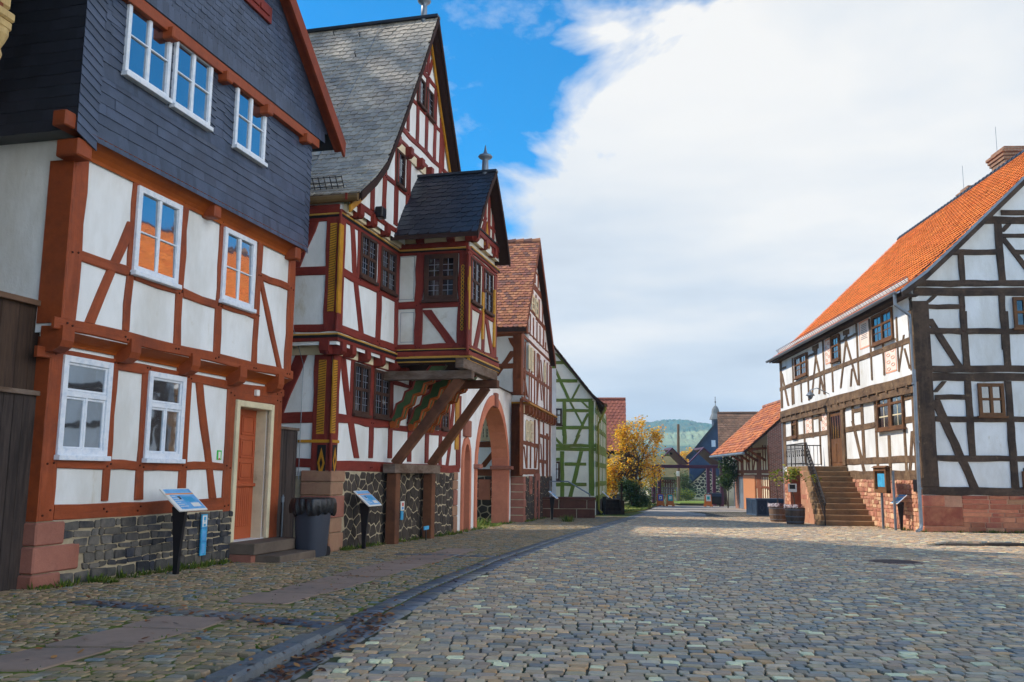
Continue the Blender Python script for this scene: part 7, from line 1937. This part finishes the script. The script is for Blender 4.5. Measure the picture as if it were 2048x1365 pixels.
gsp = MB(); a, b = AT(1352, 998, 86), AT(1425, 998, 86); gsp.prism([Vector((a.x, 84, gz(84) + .06)), Vector((b.x, 84, gz(84) + .06)), Vector((b.x + 2, 90, gz(84) + .06)), Vector((a.x, 90, gz(84) + .06))], ZV * .08); tag(gsp.build('grass_verge', M('verge_grass', (98, 122, 48), (116, 132, 56), var=.2, rough=.95, bump=.5)), kind='structure')
def AG(x, Y):
    p = AT(x, 990, Y); p.z = gz(Y); return p
BUSH = [('bush', 'grey green willow bush between the mossy house and the chapel', AG(1364, 104), 3.2, [(0, 0, 1.9, 1.0, .9, 1.3), (.5, 0, 1.1, .8, .8, .9)], M('willow', (84, 104, 66)) and leafmat('willow_leaf', [(92, 108, 66), (80, 98, 60), (106, 118, 76)]), 110, 24, .10),
        ('bush', 'small yellow green bush at the base of the wooden pole', AG(1362, 97), 1.2, [(0, 0, .6, .8, .5, .5), (.8, 0, .4, .5, .4, .4)], m_leaflime, 60, 22, .08),
        ('bush', 'yellow green bush half hidden behind the golden tree', AG(1306, 90), 2.8, [(0, 0, 1.4, .9, .8, 1.3), (.5, 0, .9, .7, .7, .8)], m_leaflime, 100, 24, .09)]
for nm, lb, b, h, cr, ml, nc, nl, ls in BUSH: tree(nm, lb, 'bush', b, h, cr, ml, nc, nl, ls, .06, 3, spread=.3, cr=.4)
for i, (x, Y, h, lb) in enumerate(((1366, 175, 7.6, 'golden autumn tree left in the far row behind the chapel roof'), (1380, 180, 8.4, 'golden autumn tree tallest in the middle of the far row'), (1392, 172, 8.0, 'golden autumn tree right of the far row touching the chapel roof'))):
    b = AG(x, Y); tree('autumn_tree', lb, 'tree', b, h, [(0, 0, h * .66, h * .15, 1.2, h * .3), (h * .08, 0, h * .5, h * .13, 1, h * .28), (-h * .08, 0, h * .48, h * .12, 1, h * .25)], m_leafyellow, 170, 22, .19, .16, 1, group='autumn trees behind the chapel', cr=.6)
tree('autumn_tree', 'olive yellow tree behind the left peak of the shelter', 'tree', AG(1338, 160), 7, [(0, 0, 4.6, 1.5, 1.2, 2.0), (-2, 0, 4, 1.3, 1, 1.8)], m_leaflime, 150, 22, .17, .14, 1, group='autumn trees behind the chapel', cr=.6)
# wooded hills
def hills():
    m = bpy.data.materials.new('wooded_hillside'); n = NT(m); tc = coord(n)
    sep = n.t.nodes.new('ShaderNodeSeparateXYZ'); n.l(tc, sep.inputs[0])
    band = n.math('ADD', sep.outputs[2], n.math('MULTIPLY', n.math('SUBTRACT', n.noise(tc, .012, 4, .6), .5), 26.))
    col = n.ramp(n.mr(band, 0, 80), [(0., lin((60, 84, 56))), (.42, lin((48, 92, 74))), (.46, lin((126, 146, 104))), (.64, lin((140, 156, 116))), (.68, lin((40, 92, 80))), (1., lin((40, 94, 84)))], 'LINEAR')
    col = n.mix(n.mr(n.noise(tc, .09, 3, .6), .4, .6, 0, .45), col, lin((120, 110, 62)))
    n.out(col, .95)
    random.seed(3)
    vs = []; fs = []; nx, ny = 230, 60
    for j in range(ny + 1):
        for i in range(nx + 1):
            x = 20 + i * 2.1; y = 650 + j * 16
            prof = sstep(y, 660, 1350)
            top = 82 - 14 * sstep(x, 190, 330) + 5 * math.sin(x * .021 + 1) + 3 * math.sin(x * .06)
            z = -3 + top * prof
            b = 3 + z
            forest = not (.42 < (b + 6 * math.sin(x * .02 + y * .004)) / 80 < .64)
            vs.append(Vector((x + R.uniform(-2, 2), y, z + (R.uniform(0, 6.5) if forest else R.uniform(0, 1.6)) * (prof > .02))))
    for j in range(ny):
        for i in range(nx):
            k = j * (nx + 1) + i; fs.append((k, k + 1, k + nx + 2, k + nx + 1))
    b = MB(); b.add(vs, fs); tag(b.build('hills', m), kind='structure')
hills()

# unseen tall trees added behind the left row to shade the street
def shade_trees():
    proto = None
    for i, (x, y, lb) in enumerate(((-12, 2.5, 'first tall tree added for shade behind the neighbouring house'), (-11.5, 7.5, 'tall tree added for shade between the neighbouring house and the added barn'), (-16.8, 13, 'tall tree added for shade behind the added barn'), (-15.5, 17.5, 'tall tree added for shade behind the orange house'), (-16, 22.5, 'tall tree added for shade behind the gap beside the red house'), (-18, 27.5, 'tall tree added for shade behind the red house roof'))):
        b = Vector((x, y, gz(y)))
        if proto is None:
            proto = tree('shade_tree', lb, 'tree', b, 22, [(0, 0, 15, 3.6, 3.6, 6.5), (1, 1, 11, 3.4, 3, 4), (-1, -1, 12, 3.2, 3.2, 4)], m_leafgreen, 330, 16, .34, .4, 1, group='unseen tall trees added to shade the street', cr=1.5)
        else:
            t = proto.copy(); COL.objects.link(t); t.location = b; t.scale = (1.1, 1.1, 1.2); t['label'] = lb
            for ch in list(proto.children):
                c = ch.copy(); COL.objects.link(c); c.parent = t
shade_trees()
def sstep(x, a, b):
    t = min(1, max(0, (x - a) / (b - a))); return t * t * (3 - 2 * t)
KERB0, KERB1 = G(512, 1365), G(702, 1266)
KD = (KERB1 - KERB0); KD.z = 0; KD.normalize(); KERB0 = KERB0 - KD * 2.2
GUT = [KERB0, KERB1] + [G(*p) for p in ((850, 1188), (1000, 1123), (1110, 1084), (1252, 1040))]
GUT.append(GUT[-1] + (GUT[-1] - GUT[-2]).normalized() * 12)
def gut_x(y):                       # centre line of the gutter
    for a, b in zip(GUT, GUT[1:]):
        if a.y <= y <= b.y: return a.x + (b.x - a.x) * (y - a.y) / (b.y - a.y)
    return GUT[0].x if y < GUT[0].y else GUT[-1].x
KR0, KR1 = G(1852, 1093), G(2048, 1094.5)
MAN = G(1790, 1127)
def gdz(x, y):
    g = x - gut_x(y)
    d = 0.
    if g < .3: d += .07 * (1 - sstep(y, 6.6, 8.6)) * sstep(-g, -.02, .04) * (1 - sstep(-g, .3, 2.2))
    if x > 9 and y > KR0.y: d += .10 * sstep(x, KR0.x - .3, KR0.x + .8) * (1 - sstep(y, KR0.y, KR0.y + 6))
    return d
def gpt(x, y, h): return Vector((x, y, gz(y) + gdz(x, y) + h))
def facade_x(y):                    # building line on the left
    if y < 10.8: return -6.6 + (y - 9) * .25 - .0
    pts = [(10.8, H1.P(-.15, 0).x), (16.6, H1.P(5.7, 0).x), (18.0, H2.P(-.2, 0).x), (25.9, H2.P(8, 0).x), (34.9, B_C.x), (46, BF.P(11.3, 0).x), (47.6, GC.x), (60, GS.P(12, 0).x), (99, 14)]
    for a, b in zip(pts, pts[1:]):
        if a[0] <= y <= b[0]: return a[1] + (b[1] - a[1]) * (y - a[0]) / (b[0] - a[0])
    return pts[0][1]
def right_x(y): return RC.x + (y - RC.y) * .053 if RC.y < y < RC.y + 18 else 60
# slab path
P0, P1 = G(40, 1336), G(905, 1106)
PD = P1 - P0; PD.z = 0; PL = PD.length; PD.normalize(); PN = Vector((PD.y, -PD.x, 0))
def path_t(x, y):
    v = Vector((x - P0.x, y - P0.y, 0)); return v.dot(PD), v.dot(PN)
C0, C1 = G(175, 1208), G(700, 1262)
CD = C1 - C0; CD.z = 0; CL = CD.length; CD.normalize(); CN = Vector((CD.y, -CD.x, 0))
def drain_t(x, y):
    v = Vector((x - C0.x, y - C0.y, 0)); return v.dot(CD), v.dot(CN)
E0, E1 = G(790, 1111), G(985, 1116)
ED = E1 - E0; ED.z = 0; EL = ED.length; ED.normalize(); EN = Vector((ED.y, -ED.x, 0))
SLABS = []
_s = -.3
while _s < PL - .2:
    _l = R.uniform(.75, 1.35); _c = P0 + PD * (_s + _l / 2)
    if abs(drain_t(_c.x, _c.y)[1]) > .34: SLABS.append((_s, _l))
    _s += _l
def on_slab(a): return any(q - .02 < a < q + l + .02 for q, l in SLABS)
def in_frame(x, y, m=1.6):
    return y > 4.2 and abs(x) < .575 * y + m
def simple(mb, q, fn, h):
    cx = sum(p[0] for p in q) / 4; cy = sum(p[1] for p in q) / 4
    t = [(cx + (x - cx) * .92, cy + (y - cy) * .89) for x, y in q]
    a, b = R.uniform(-.03, .03), R.uniform(-.03, .03)
    mb.add([fn(x, y, -.02) for x, y in q] + [fn(x, y, h + (x - cx) * a + (y - cy) * b) for x, y in t], [(0, 1, 5, 4), (1, 2, 6, 5), (2, 3, 7, 6), (3, 0, 4, 7), (4, 5, 6, 7)])
def lay(near, far, ax, zone, pitch, wmin, wmax, y0, y1, x0, x1, gap, wob=.02, hh=.026, lod=16):
    """rows of setts along direction ax"""
    ax = Vector((ax[0], ax[1], 0)).normalized(); ay = Vector((-ax.y, ax.x, 0))
    j = 0; v = y0
    while v < y1:
        p = pitch * R.uniform(.88, 1.14)
        u = x0 + R.uniform(0, .2)
        ph, am = R.uniform(0, 6.3), R.uniform(.3, 1) * wob
        while u < x1:
            w = R.uniform(wmin, wmax)
            c = ax * (u + w / 2) + ay * (v + p / 2 + am * math.sin(u * .9 + ph))
            if in_frame(c.x, c.y) and zone(c.x, c.y):
                dv = am * math.sin(u * .9 + ph) + R.uniform(-.007, .007)
                g = gap * R.uniform(.6, 1.3)
                jj = lambda: R.uniform(-.009, .009)
                q = [(u + g + jj(), v + g + dv + jj()), (u + w - g + jj(), v + g + dv + jj()), (u + w - g + jj(), v + p - g + dv + jj()), (u + g + jj(), v + p - g + dv + jj())]
                q = [((ax * a + ay * b).x, (ax * a + ay * b).y) for a, b in q]
                if c.y < lod: stone(near, q, gpt, hh * R.uniform(.86, 1.14), base=-.025, round_=.90, c=.014, dome=.015, tilt=.028)
                else: simple(far, q, gpt, hh * R.uniform(.87, 1.13))
            u += w
        v += p
def road_zone(x, y):
    return x > gut_x(y) + .27 and x < right_x(y) - .02 and not (x > KR0.x - .1 and KR0.y - .16 < y < KR0.y + .02) and math.hypot(x - MAN.x, y - MAN.y) > .47 and not (y > 56)
def walk_zone(x, y):
    g = gut_x(y)
    if x > g - (.22 if y < 8.3 else .27) or x < facade_x(y) - .3: return False
    a, b = path_t(x, y)
    if abs(b) < .40 and on_slab(a): return False
    a, b = drain_t(x, y)
    if -.2 < a < CL + .2 and abs(b) < .18: return False
    v = Vector((x - E0.x, y - E0.y, 0)); a, b = v.dot(ED), v.dot(EN)
    if 0 < a < EL and abs(b) < .2: return False
    return y < 56
m_cob = M('granite_setts', (112, 110, 112), var=.16, scale=26, rough=.62, bump=.55, bscale=42, isl=.2, spec=.35, bdist=.012,
          palette=[(180, 162, 140), (199, 170, 136), (168, 154, 138), (210, 181, 142), (184, 154, 127), (158, 154, 142), (212, 183, 148), (193, 176, 149), (216, 176, 133), (164, 146, 121), (147, 146, 138), (201, 172, 138), (178, 162, 138), (172, 147, 118), (235, 226, 179), (191, 164, 140), (199, 175, 136), (141, 135, 128), (210, 164, 115), (189, 162, 133)])
m_cobw = M('footway_setts', (104, 102, 98), var=.16, scale=26, rough=.68, bump=.55, bscale=42, isl=.18, spec=.3, bdist=.012,
           palette=[(153, 135, 107), (165, 139, 107), (136, 128, 113), (171, 143, 113), (141, 119, 93), (147, 141, 126), (158, 135, 100), (128, 118, 94), (171, 139, 103), (113, 123, 124), (153, 133, 97), (160, 143, 113)])
m_blue = M('blue_basalt_setts', (82, 96, 120), var=.15, scale=24, rough=.5, bump=.5, bscale=36, isl=.22, spec=.45, palette=[(89, 96, 106), (101, 104, 108), (93, 94, 95), (80, 90, 102), (110, 108, 102)])
m_joint = M('sandy_joint', (86, 78, 66), (74, 80, 46), var=.25, scale=30, rough=.98, bump=.6, bscale=50, patch=.52, pscale=1.4)
m_jointm = M('mossy_joint', (100, 112, 38), (88, 84, 54), var=.3, scale=26, rough=.98, bump=.7, bscale=50, patch=.54, pscale=2.2)
m_farpave = M('worn_paving', (156, 148, 138), (132, 126, 120), var=.22, scale=9, rough=.85, bump=.6, bscale=24, pscale=.7)
m_earth = M('earth_and_grass', (96, 100, 58), (112, 98, 74), var=.25, scale=3, rough=.98, bump=.5, pscale=.25)
def grid_sheet(mb, x0f, x1f, y0, y1, step, h, nx=10):
    ys = []
    y = y0
    while y < y1: ys.append(y); y += step
    ys.append(y1)
    n0 = len(mb.v)
    vs = []; fs = []
    for y in ys:
        a, b = x0f(y), x1f(y)
        for i in range(nx + 1):
            x = a + (b - a) * i / nx; vs.append(Vector((x, y, gz(y) + (gdz(x, y) + h if x < 8 else -.004))))
    for j in range(len(ys) - 1):
        for i in range(nx):
            k = j * (nx + 1) + i; fs.append((k, k + 1, k + nx + 2, k + nx + 1))
    mb.add(vs, fs)
def ground():
    m = MB()
    m.add([Vector((-140, -40, gz(-30) - .15)), Vector((140, -40, gz(-30) - .15)), Vector((140, 80, gz(80) - .15)), Vector((-140, 80, gz(80) - .15)), Vector((470, 1600, gz(80) - .15)), Vector((-400, 1600, gz(80) - .15))], [(0, 1, 2, 3), (3, 2, 4, 5)])
    tag(m.build('ground', m_earth), kind='structure')
    m = MB(); grid_sheet(m, lambda y: gut_x(y) + .02, lambda y: min(40, right_x(y) + .5) if y > 12 else 20, -5, 58, .5, .012, 30); tag(m.build('road_bed', m_joint), kind='structure')
    m = MB(); grid_sheet(m, lambda y: facade_x(y) - 1.2, lambda y: gut_x(y) + .02, -5, 58, .4, .018, 16); tag(m.build('footway_bed', m_jointm), kind='structure')
    n_, f_ = MB(), MB()
    lay(n_, f_, (1, -.085), road_zone, .116, .09, .178, 4.0, 46, -8, 34, .0055)
    tag(n_.build('road', m_cob), kind='structure'); tag(f_.build('road', m_cob), kind='structure')
    n_, f_ = MB(), MB()
    lay(n_, f_, (1, -.22), walk_zone, .102, .09, .19, 2.0, 44, -12, 12, .012, lod=14)
    tag(n_.build('footway', m_cobw), kind='structure'); tag(f_.build('footway', m_cobw), kind='structure')
    # far paving beyond the street
    m = MB(); grid_sheet(m, lambda y: gut_x(y) - .0 if y < 58 else 5.5 + (y - 58) * .12, lambda y: 34, 45.5, 80, 3, .02, 8); tag(m.build('far_pavement', m_farpave), kind='structure')
    # gutter setts
    b = MB()
    for a, c in zip(GUT, GUT[1:]):
        d = c - a; d.z = 0; L = d.length; d.normalize(); nn = Vector((d.y, -d.x, 0))
        for off, w, lm in ((-.14, .22, .16), (.12, .24, .30)):
            if off < 0 and a.y < 7: continue
            s = 0.
            while s < L:
                l = lm * R.uniform(.7, 1.3)
                q = [a + d * (s + .008) + nn * (off - w / 2), a + d * (s + l - .008) + nn * (off - w / 2), a + d * (s + l - .008) + nn * (off + w / 2), a + d * (s + .008) + nn * (off + w / 2)]
                q = [(p.x + R.uniform(-.008, .008), p.y) for p in q]
                if in_frame(q[0][0], q[0][1]): stone(b, q, gpt, .03, round_=.88, c=.02, dome=.04)
                s += l
    s = -.1
    while s < CL + .1:
        l = R.uniform(.24, .38); q = [C0 + CD * (s + .01) + CN * .165, C0 + CD * (s + l - .01) + CN * .165, C0 + CD * (s + l - .01) - CN * .165, C0 + CD * (s + .01) - CN * .165]
        stone(b, [(p.x + R.uniform(-.012, .012), p.y + R.uniform(-.012, .012)) for p in q], gpt, .034, round_=.86, c=.025, dome=.06); s += l
    s = 0
    while s < EL:
        l = R.uniform(.2, .3)
        for k in (-.1, .1):
            q = [E0 + ED * (s + .01) + EN * (k + .09), E0 + ED * (s + l - .01) + EN * (k + .09), E0 + ED * (s + l - .01) + EN * (k - .09), E0 + ED * (s + .01) + EN * (k - .09)]
            stone(b, [(p.x, p.y) for p in q], gpt, .032, round_=.85, c=.02, dome=.05)
        s += l
    tag(b.build('gutter_pavement', m_blue, smooth=True), kind='structure')
    # kerb stones
    k = MB(); s = 0; nn = Vector((KD.y, -KD.x, 0))
    LK = (KERB1 - KERB0).length + .2
    while s < LK:
        l = R.uniform(.42, .8); t = 1 - sstep((KERB0 + KD * s).y, 6.9, 8.5)
        c = KERB0 + KD * (s + l / 2) - nn * .10
        k.bbox(Vector((c.x, c.y, gz(c.y) - .12 + 0.085 * t + .02)), KD * (l / 2 - .012) + ZV * (-SLOPE * KD.y * l / 2), nn * .095, ZV * .12, .025); s += l
    tag(k.build('kerb', M('dark_kerb_stone', (98, 102, 106), (112, 110, 104), var=.22, scale=9, rough=.7, bump=.6, bscale=18, isl=.14, bdist=.02, dirt=((96, 88, 56), .6, 3))), kind='structure')
    k = MB(); s = 0; d = (KR1 - KR0); d.z = 0; d.normalize()
    while s < 5:
        c = KR0 + d * (s + .5 - .6) + Vector((0, -.08, 0)); t = min(1, .25 + s * .5)
        k.bbox(Vector((c.x, c.y, gz(c.y) - .1 + .10 * t)), d * .49, Vector((-d.y, d.x, 0)) * .07, ZV * .1, .02); s += 1
    tag(k.build('kerb', m_basalt2), kind='structure')
    # slabs
    sl = MB()
    for s, l in SLABS:
        hw = R.uniform(.37, .405); jj = lambda: R.uniform(-.05, .05)
        q = [P0 + PD * (s + .015 + jj() * .6) - PN * (hw + jj()), P0 + PD * (s + l - .015) - PN * (hw + jj()), P0 + PD * (s + l - .015 + jj() * .6) + PN * (hw + jj()), P0 + PD * (s + .015) + PN * (hw + jj())]
        stone(sl, [(p.x, p.y) for p in q][::-1], gpt, .029, round_=.97, c=.04, dome=.01, tilt=.006)
    tag(sl.build('slab_path', M('reddish_slab', (158, 134, 118), (142, 124, 112), var=.12, scale=6, rough=.8, bump=.4, isl=.1, dirt=((92, 90, 58), .6, 2))), kind='structure')
ground()
mc = MB(); mc.lathe(Vector((MAN.x, MAN.y, gz(MAN.y) - .03)), [(.45, 0), (.45, .055), (.42, .062), (.40, .058), (.05, .06)], 32)
for i in range(-5, 6):
    for j in range(-5, 6):
        if math.hypot(i, j) < 5.2: p = Vector((MAN.x + i * .07, MAN.y + j * .07, gz(MAN.y) + .03)); mc.bbox(p, Vector((.022, 0, 0)), Vector((0, .022, 0)), ZV * .006, .004)
o = mc.build('manhole_cover', M('rusty_iron', (112, 92, 84), (96, 80, 76), var=.15, rough=.7, metal=.2, bump=.2)); tag(o, 'round rusty iron manhole cover set in the cobbles', 'manhole cover')
# fallen leaves and weeds
lv = MB()
for i in range(950):
    k = R.random()
    if k < .42: y = R.uniform(5.5, 9.2) if R.random() < .7 else R.uniform(6, 18); x = gut_x(y) + R.gauss(.1 if y < 8.5 else 0, .10)
    elif k < .6: t = R.uniform(0, CL); p = C0 + CD * t + CN * R.gauss(.08, .12); x, y = p.x, p.y
    elif k < .8: t = R.uniform(0, PL); p = P0 + PD * t + PN * R.gauss(0, .5); x, y = p.x, p.y
    elif k < .9: q = R.choice(((H1, -.2, 4.2), (H2, .2, 8)))
    if k >= .8 and k < .9: p = q[0].P(R.uniform(q[1], q[2]), 0, abs(R.gauss(.06, .12)) + .06); x, y = p.x, p.y
    elif k >= .9: y = R.uniform(5, 24) ** 1.0; x = R.uniform(facade_x(y), gut_x(y) + (4 if R.random() < .25 else .4))
    leaf(lv, gpt(x, y, .034 + R.random() * .012), R.uniform(.018, .042))
tag(lv.build('fallen_leaves', m_deadleaf), 'brown fallen leaves scattered along the gutter and slabs', 'leaves', kind='stuff')
wd = MB()
for f, u0, u1, n in ((H1, -.3, 4.2, 26), (H2, .1, 8, 30), (ARC, 0, AW, 22), (BF, 0, 11, 16), (RG, -.3, 6, 26), (RF, -14, -.4, 24)):
    for i in range(int(n * 2.2)):
        p = f.P(R.uniform(u0, u1), 0, R.uniform(.05, .24)); p.z = gz(p.y) + gdz(p.x, p.y); tuft(wd, p, R.uniform(.05, .16), 14, .1)
for (x, y, s) in ((193, 1168, .09), (230, 1170, .07), (82, 1182, .07), (662, 1100, .2), (1135, 1045, .3), (960, 1052, .3), (940, 1056, .3)):
    p = G(x, y); [tuft(wd, p + Vector((R.uniform(-s, s), R.uniform(-s, s) * .6, 0)), s, 22, s * .6) for _ in range(5)]
for i in range(420):               # moss cushions and blades in the joints of the footway
    y = R.uniform(6, 15); x = R.uniform(facade_x(y), gut_x(y) - .3); tuft(wd, gpt(x, y, .0), R.uniform(.02, .045), 8, .05)
tag(wd.build('weeds', m_grassb), 'small green weeds and moss at the wall feet and in joints', 'weeds', kind='stuff')
def sky_world(sun_el, sun_rot):
    w = bpy.data.worlds.new('World'); SC.world = w
    n = NT(w) if False else None
    w.use_nodes = True
    class T(NT):
        def __init__(s): s.t = w.node_tree; s.t.nodes.clear()
    n = T()
    gen = n.t.nodes.new('ShaderNodeTexCoord').outputs['Generated']
    sk = n.t.nodes.new('ShaderNodeTexSky'); sk.sky_type = 'NISHITA'; sk.sun_disc = False
    sk.sun_elevation = sun_el; sk.sun_rotation = sun_rot; sk.altitude = 300; sk.air_density = 1.0; sk.dust_density = .4; sk.ozone_density = 3.0
    hs = n.t.nodes.new('ShaderNodeHueSaturation'); n.l(sk.outputs[0], hs.inputs['Color']); hs.inputs['Saturation'].default_value = 1.9; hs.inputs['Value'].default_value = SKYV
    hs.inputs['Hue'].default_value = .495
    # cloud cover: a plane through the viewpoint divides blue from cloud, frayed by noise
    a, b = ray(1345, 0), ray(1008, 350)
    nr = a.cross(b).normalized()
    if nr.dot(ray(1600, 400)) < 0: nr = -nr
    nf = n.t.nodes.new('ShaderNodeTexNoise'); nf.inputs['Scale'].default_value = 5.5; nf.inputs['Detail'].default_value = 9; nf.inputs['Roughness'].default_value = .52; nf.inputs['Distortion'].default_value = .35
    mp = n.t.nodes.new('ShaderNodeMapping'); mp.inputs['Scale'].default_value = (1, 1, 1.5); mp.inputs['Location'].default_value = (.35, .2, .1); n.l(gen, mp.inputs[0]); n.l(mp.outputs[0], nf.inputs['Vector'])
    dt = n.t.nodes.new('ShaderNodeVectorMath'); dt.operation = 'DOT_PRODUCT'; n.l(gen, dt.inputs[0]); dt.inputs[1].default_value = nr
    s = n.math('ADD', dt.outputs['Value'], n.math('MULTIPLY', n.math('SUBTRACT', nf.outputs[0], .5), .36))
    cover = n.mr(s, -.014, .03)
    wis = n.noise(mp.outputs[0], 9, 8, .6)
    sep = n.t.nodes.new('ShaderNodeSeparateXYZ'); n.l(gen, sep.inputs[0])
    thin = n.math('MULTIPLY', n.mr(wis, .57, .80, 0, .6), 1.)
    lowc = n.mr(sep.outputs[2], .02, .16, 1, 0)           # haze of cloud towards the horizon
    cover = n.math('MAXIMUM', n.math('MAXIMUM', cover, thin), lowc)
    hd = n.t.nodes.new('ShaderNodeVectorMath'); hd.operation = 'DOT_PRODUCT'; n.l(gen, hd.inputs[0]); hd.inputs[1].default_value = Vector((.80, .50, .36)).normalized()
    rift = n.math('MULTIPLY', n.mr(hd.outputs['Value'], 0.94, .975), n.mr(n.noise(mp.outputs[0], 6.5, 6, .5), .86, .70))
    cover = n.math('MULTIPLY', cover, n.math('SUBTRACT', 1., rift))
    # cloud tone: bright billows above, grey flat layers lower down
    mp2 = n.t.nodes.new('ShaderNodeMapping'); mp2.inputs['Scale'].default_value = (1, 1, 4.2); n.l(gen, mp2.inputs[0])
    lay = n.noise(mp2.outputs[0], 2.6, 6, .5)
    bil = n.noise(mp.outputs[0], 3.0, 5, .5)
    hi = n.mr(sep.outputs[2], .16, .44)
    shade = n.math('ADD', n.math('MULTIPLY', n.mr(lay, .34, .64, .60, 1.0), n.math('SUBTRACT', 1., hi)), n.math('MULTIPLY', n.mr(bil, .3, .5, .86, 1.06), hi))
    ccol = n.ramp(shade, [(.55, (.52, .585, .68)), (.8, (.75, .81, .88)), (1., (1.0, .985, .96))])
    # clouds outside the view, behind and left, brightened to lift the shaded fronts
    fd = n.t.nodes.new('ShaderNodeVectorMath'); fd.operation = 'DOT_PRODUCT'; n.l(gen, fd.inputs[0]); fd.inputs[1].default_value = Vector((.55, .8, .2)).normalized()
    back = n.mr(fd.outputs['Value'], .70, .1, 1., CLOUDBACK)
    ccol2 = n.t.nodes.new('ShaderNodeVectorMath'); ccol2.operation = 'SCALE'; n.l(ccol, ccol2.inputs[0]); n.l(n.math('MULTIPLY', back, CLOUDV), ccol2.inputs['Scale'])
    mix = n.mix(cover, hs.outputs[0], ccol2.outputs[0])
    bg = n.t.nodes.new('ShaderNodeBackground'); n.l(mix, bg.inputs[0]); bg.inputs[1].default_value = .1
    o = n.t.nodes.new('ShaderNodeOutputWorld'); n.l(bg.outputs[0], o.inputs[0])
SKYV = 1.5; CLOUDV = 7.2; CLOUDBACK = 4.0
SUN_EL = math.radians(45); SUN_DIR = Vector((-1, .22, 0)).normalized()
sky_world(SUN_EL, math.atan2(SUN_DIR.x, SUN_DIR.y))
sl = bpy.data.lights.new('sun', 'SUN'); sl.energy = 4.2; sl.angle = math.radians(1.6); sl.color = (1, .90, .76)
so = bpy.data.objects.new('sun', sl); COL.objects.link(so)
sd = SUN_DIR * math.cos(SUN_EL) + ZV * math.sin(SUN_EL)
so.rotation_euler = sd.to_track_quat('Z', 'Y').to_euler()
so.location = (-30, 10, 40)
def haze():
    m = bpy.data.materials.new('morning_haze'); m.use_nodes = True; t = m.node_tree; t.nodes.clear()
    v = t.nodes.new('ShaderNodeVolumePrincipled'); v.inputs['Color'].default_value = (.50, .78, 1, 1); v.inputs['Density'].default_value = HAZE; v.inputs['Anisotropy'].default_value = .2
    o = t.nodes.new('ShaderNodeOutputMaterial'); t.links.new(v.outputs[0], o.inputs['Volume'])
    b = MB(); b.box(Vector((-420, -60, -12)), Vector((900, 0, 0)), Vector((0, 1720, 0)), Vector((0, 0, 130)))
    tag(b.build('haze', m), kind='stuff')
HAZE = .00038
haze()
cam = bpy.data.cameras.new('camera'); co = bpy.data.objects.new('camera', cam); COL.objects.link(co)
cam.sensor_width = 36; cam.lens = FPX / 2048 * 36; cam.clip_end = 9000; cam.clip_start = .1
co.matrix_world = Matrix(((_rt.x, _up.x, -_fw.x, EYE.x), (_rt.y, _up.y, -_fw.y, EYE.y), (_rt.z, _up.z, -_fw.z, EYE.z), (0, 0, 0, 1)))
SC.camera = co
SC.view_settings.view_transform = 'Standard'; SC.view_settings.look = 'None'; SC.view_settings.gamma = 1; SC.view_settings.exposure = .42
for o in bpy.data.objects:
    if '_o' in o: del o['_o']
SC.cycles.max_bounces = 6; SC.cycles.diffuse_bounces = 3
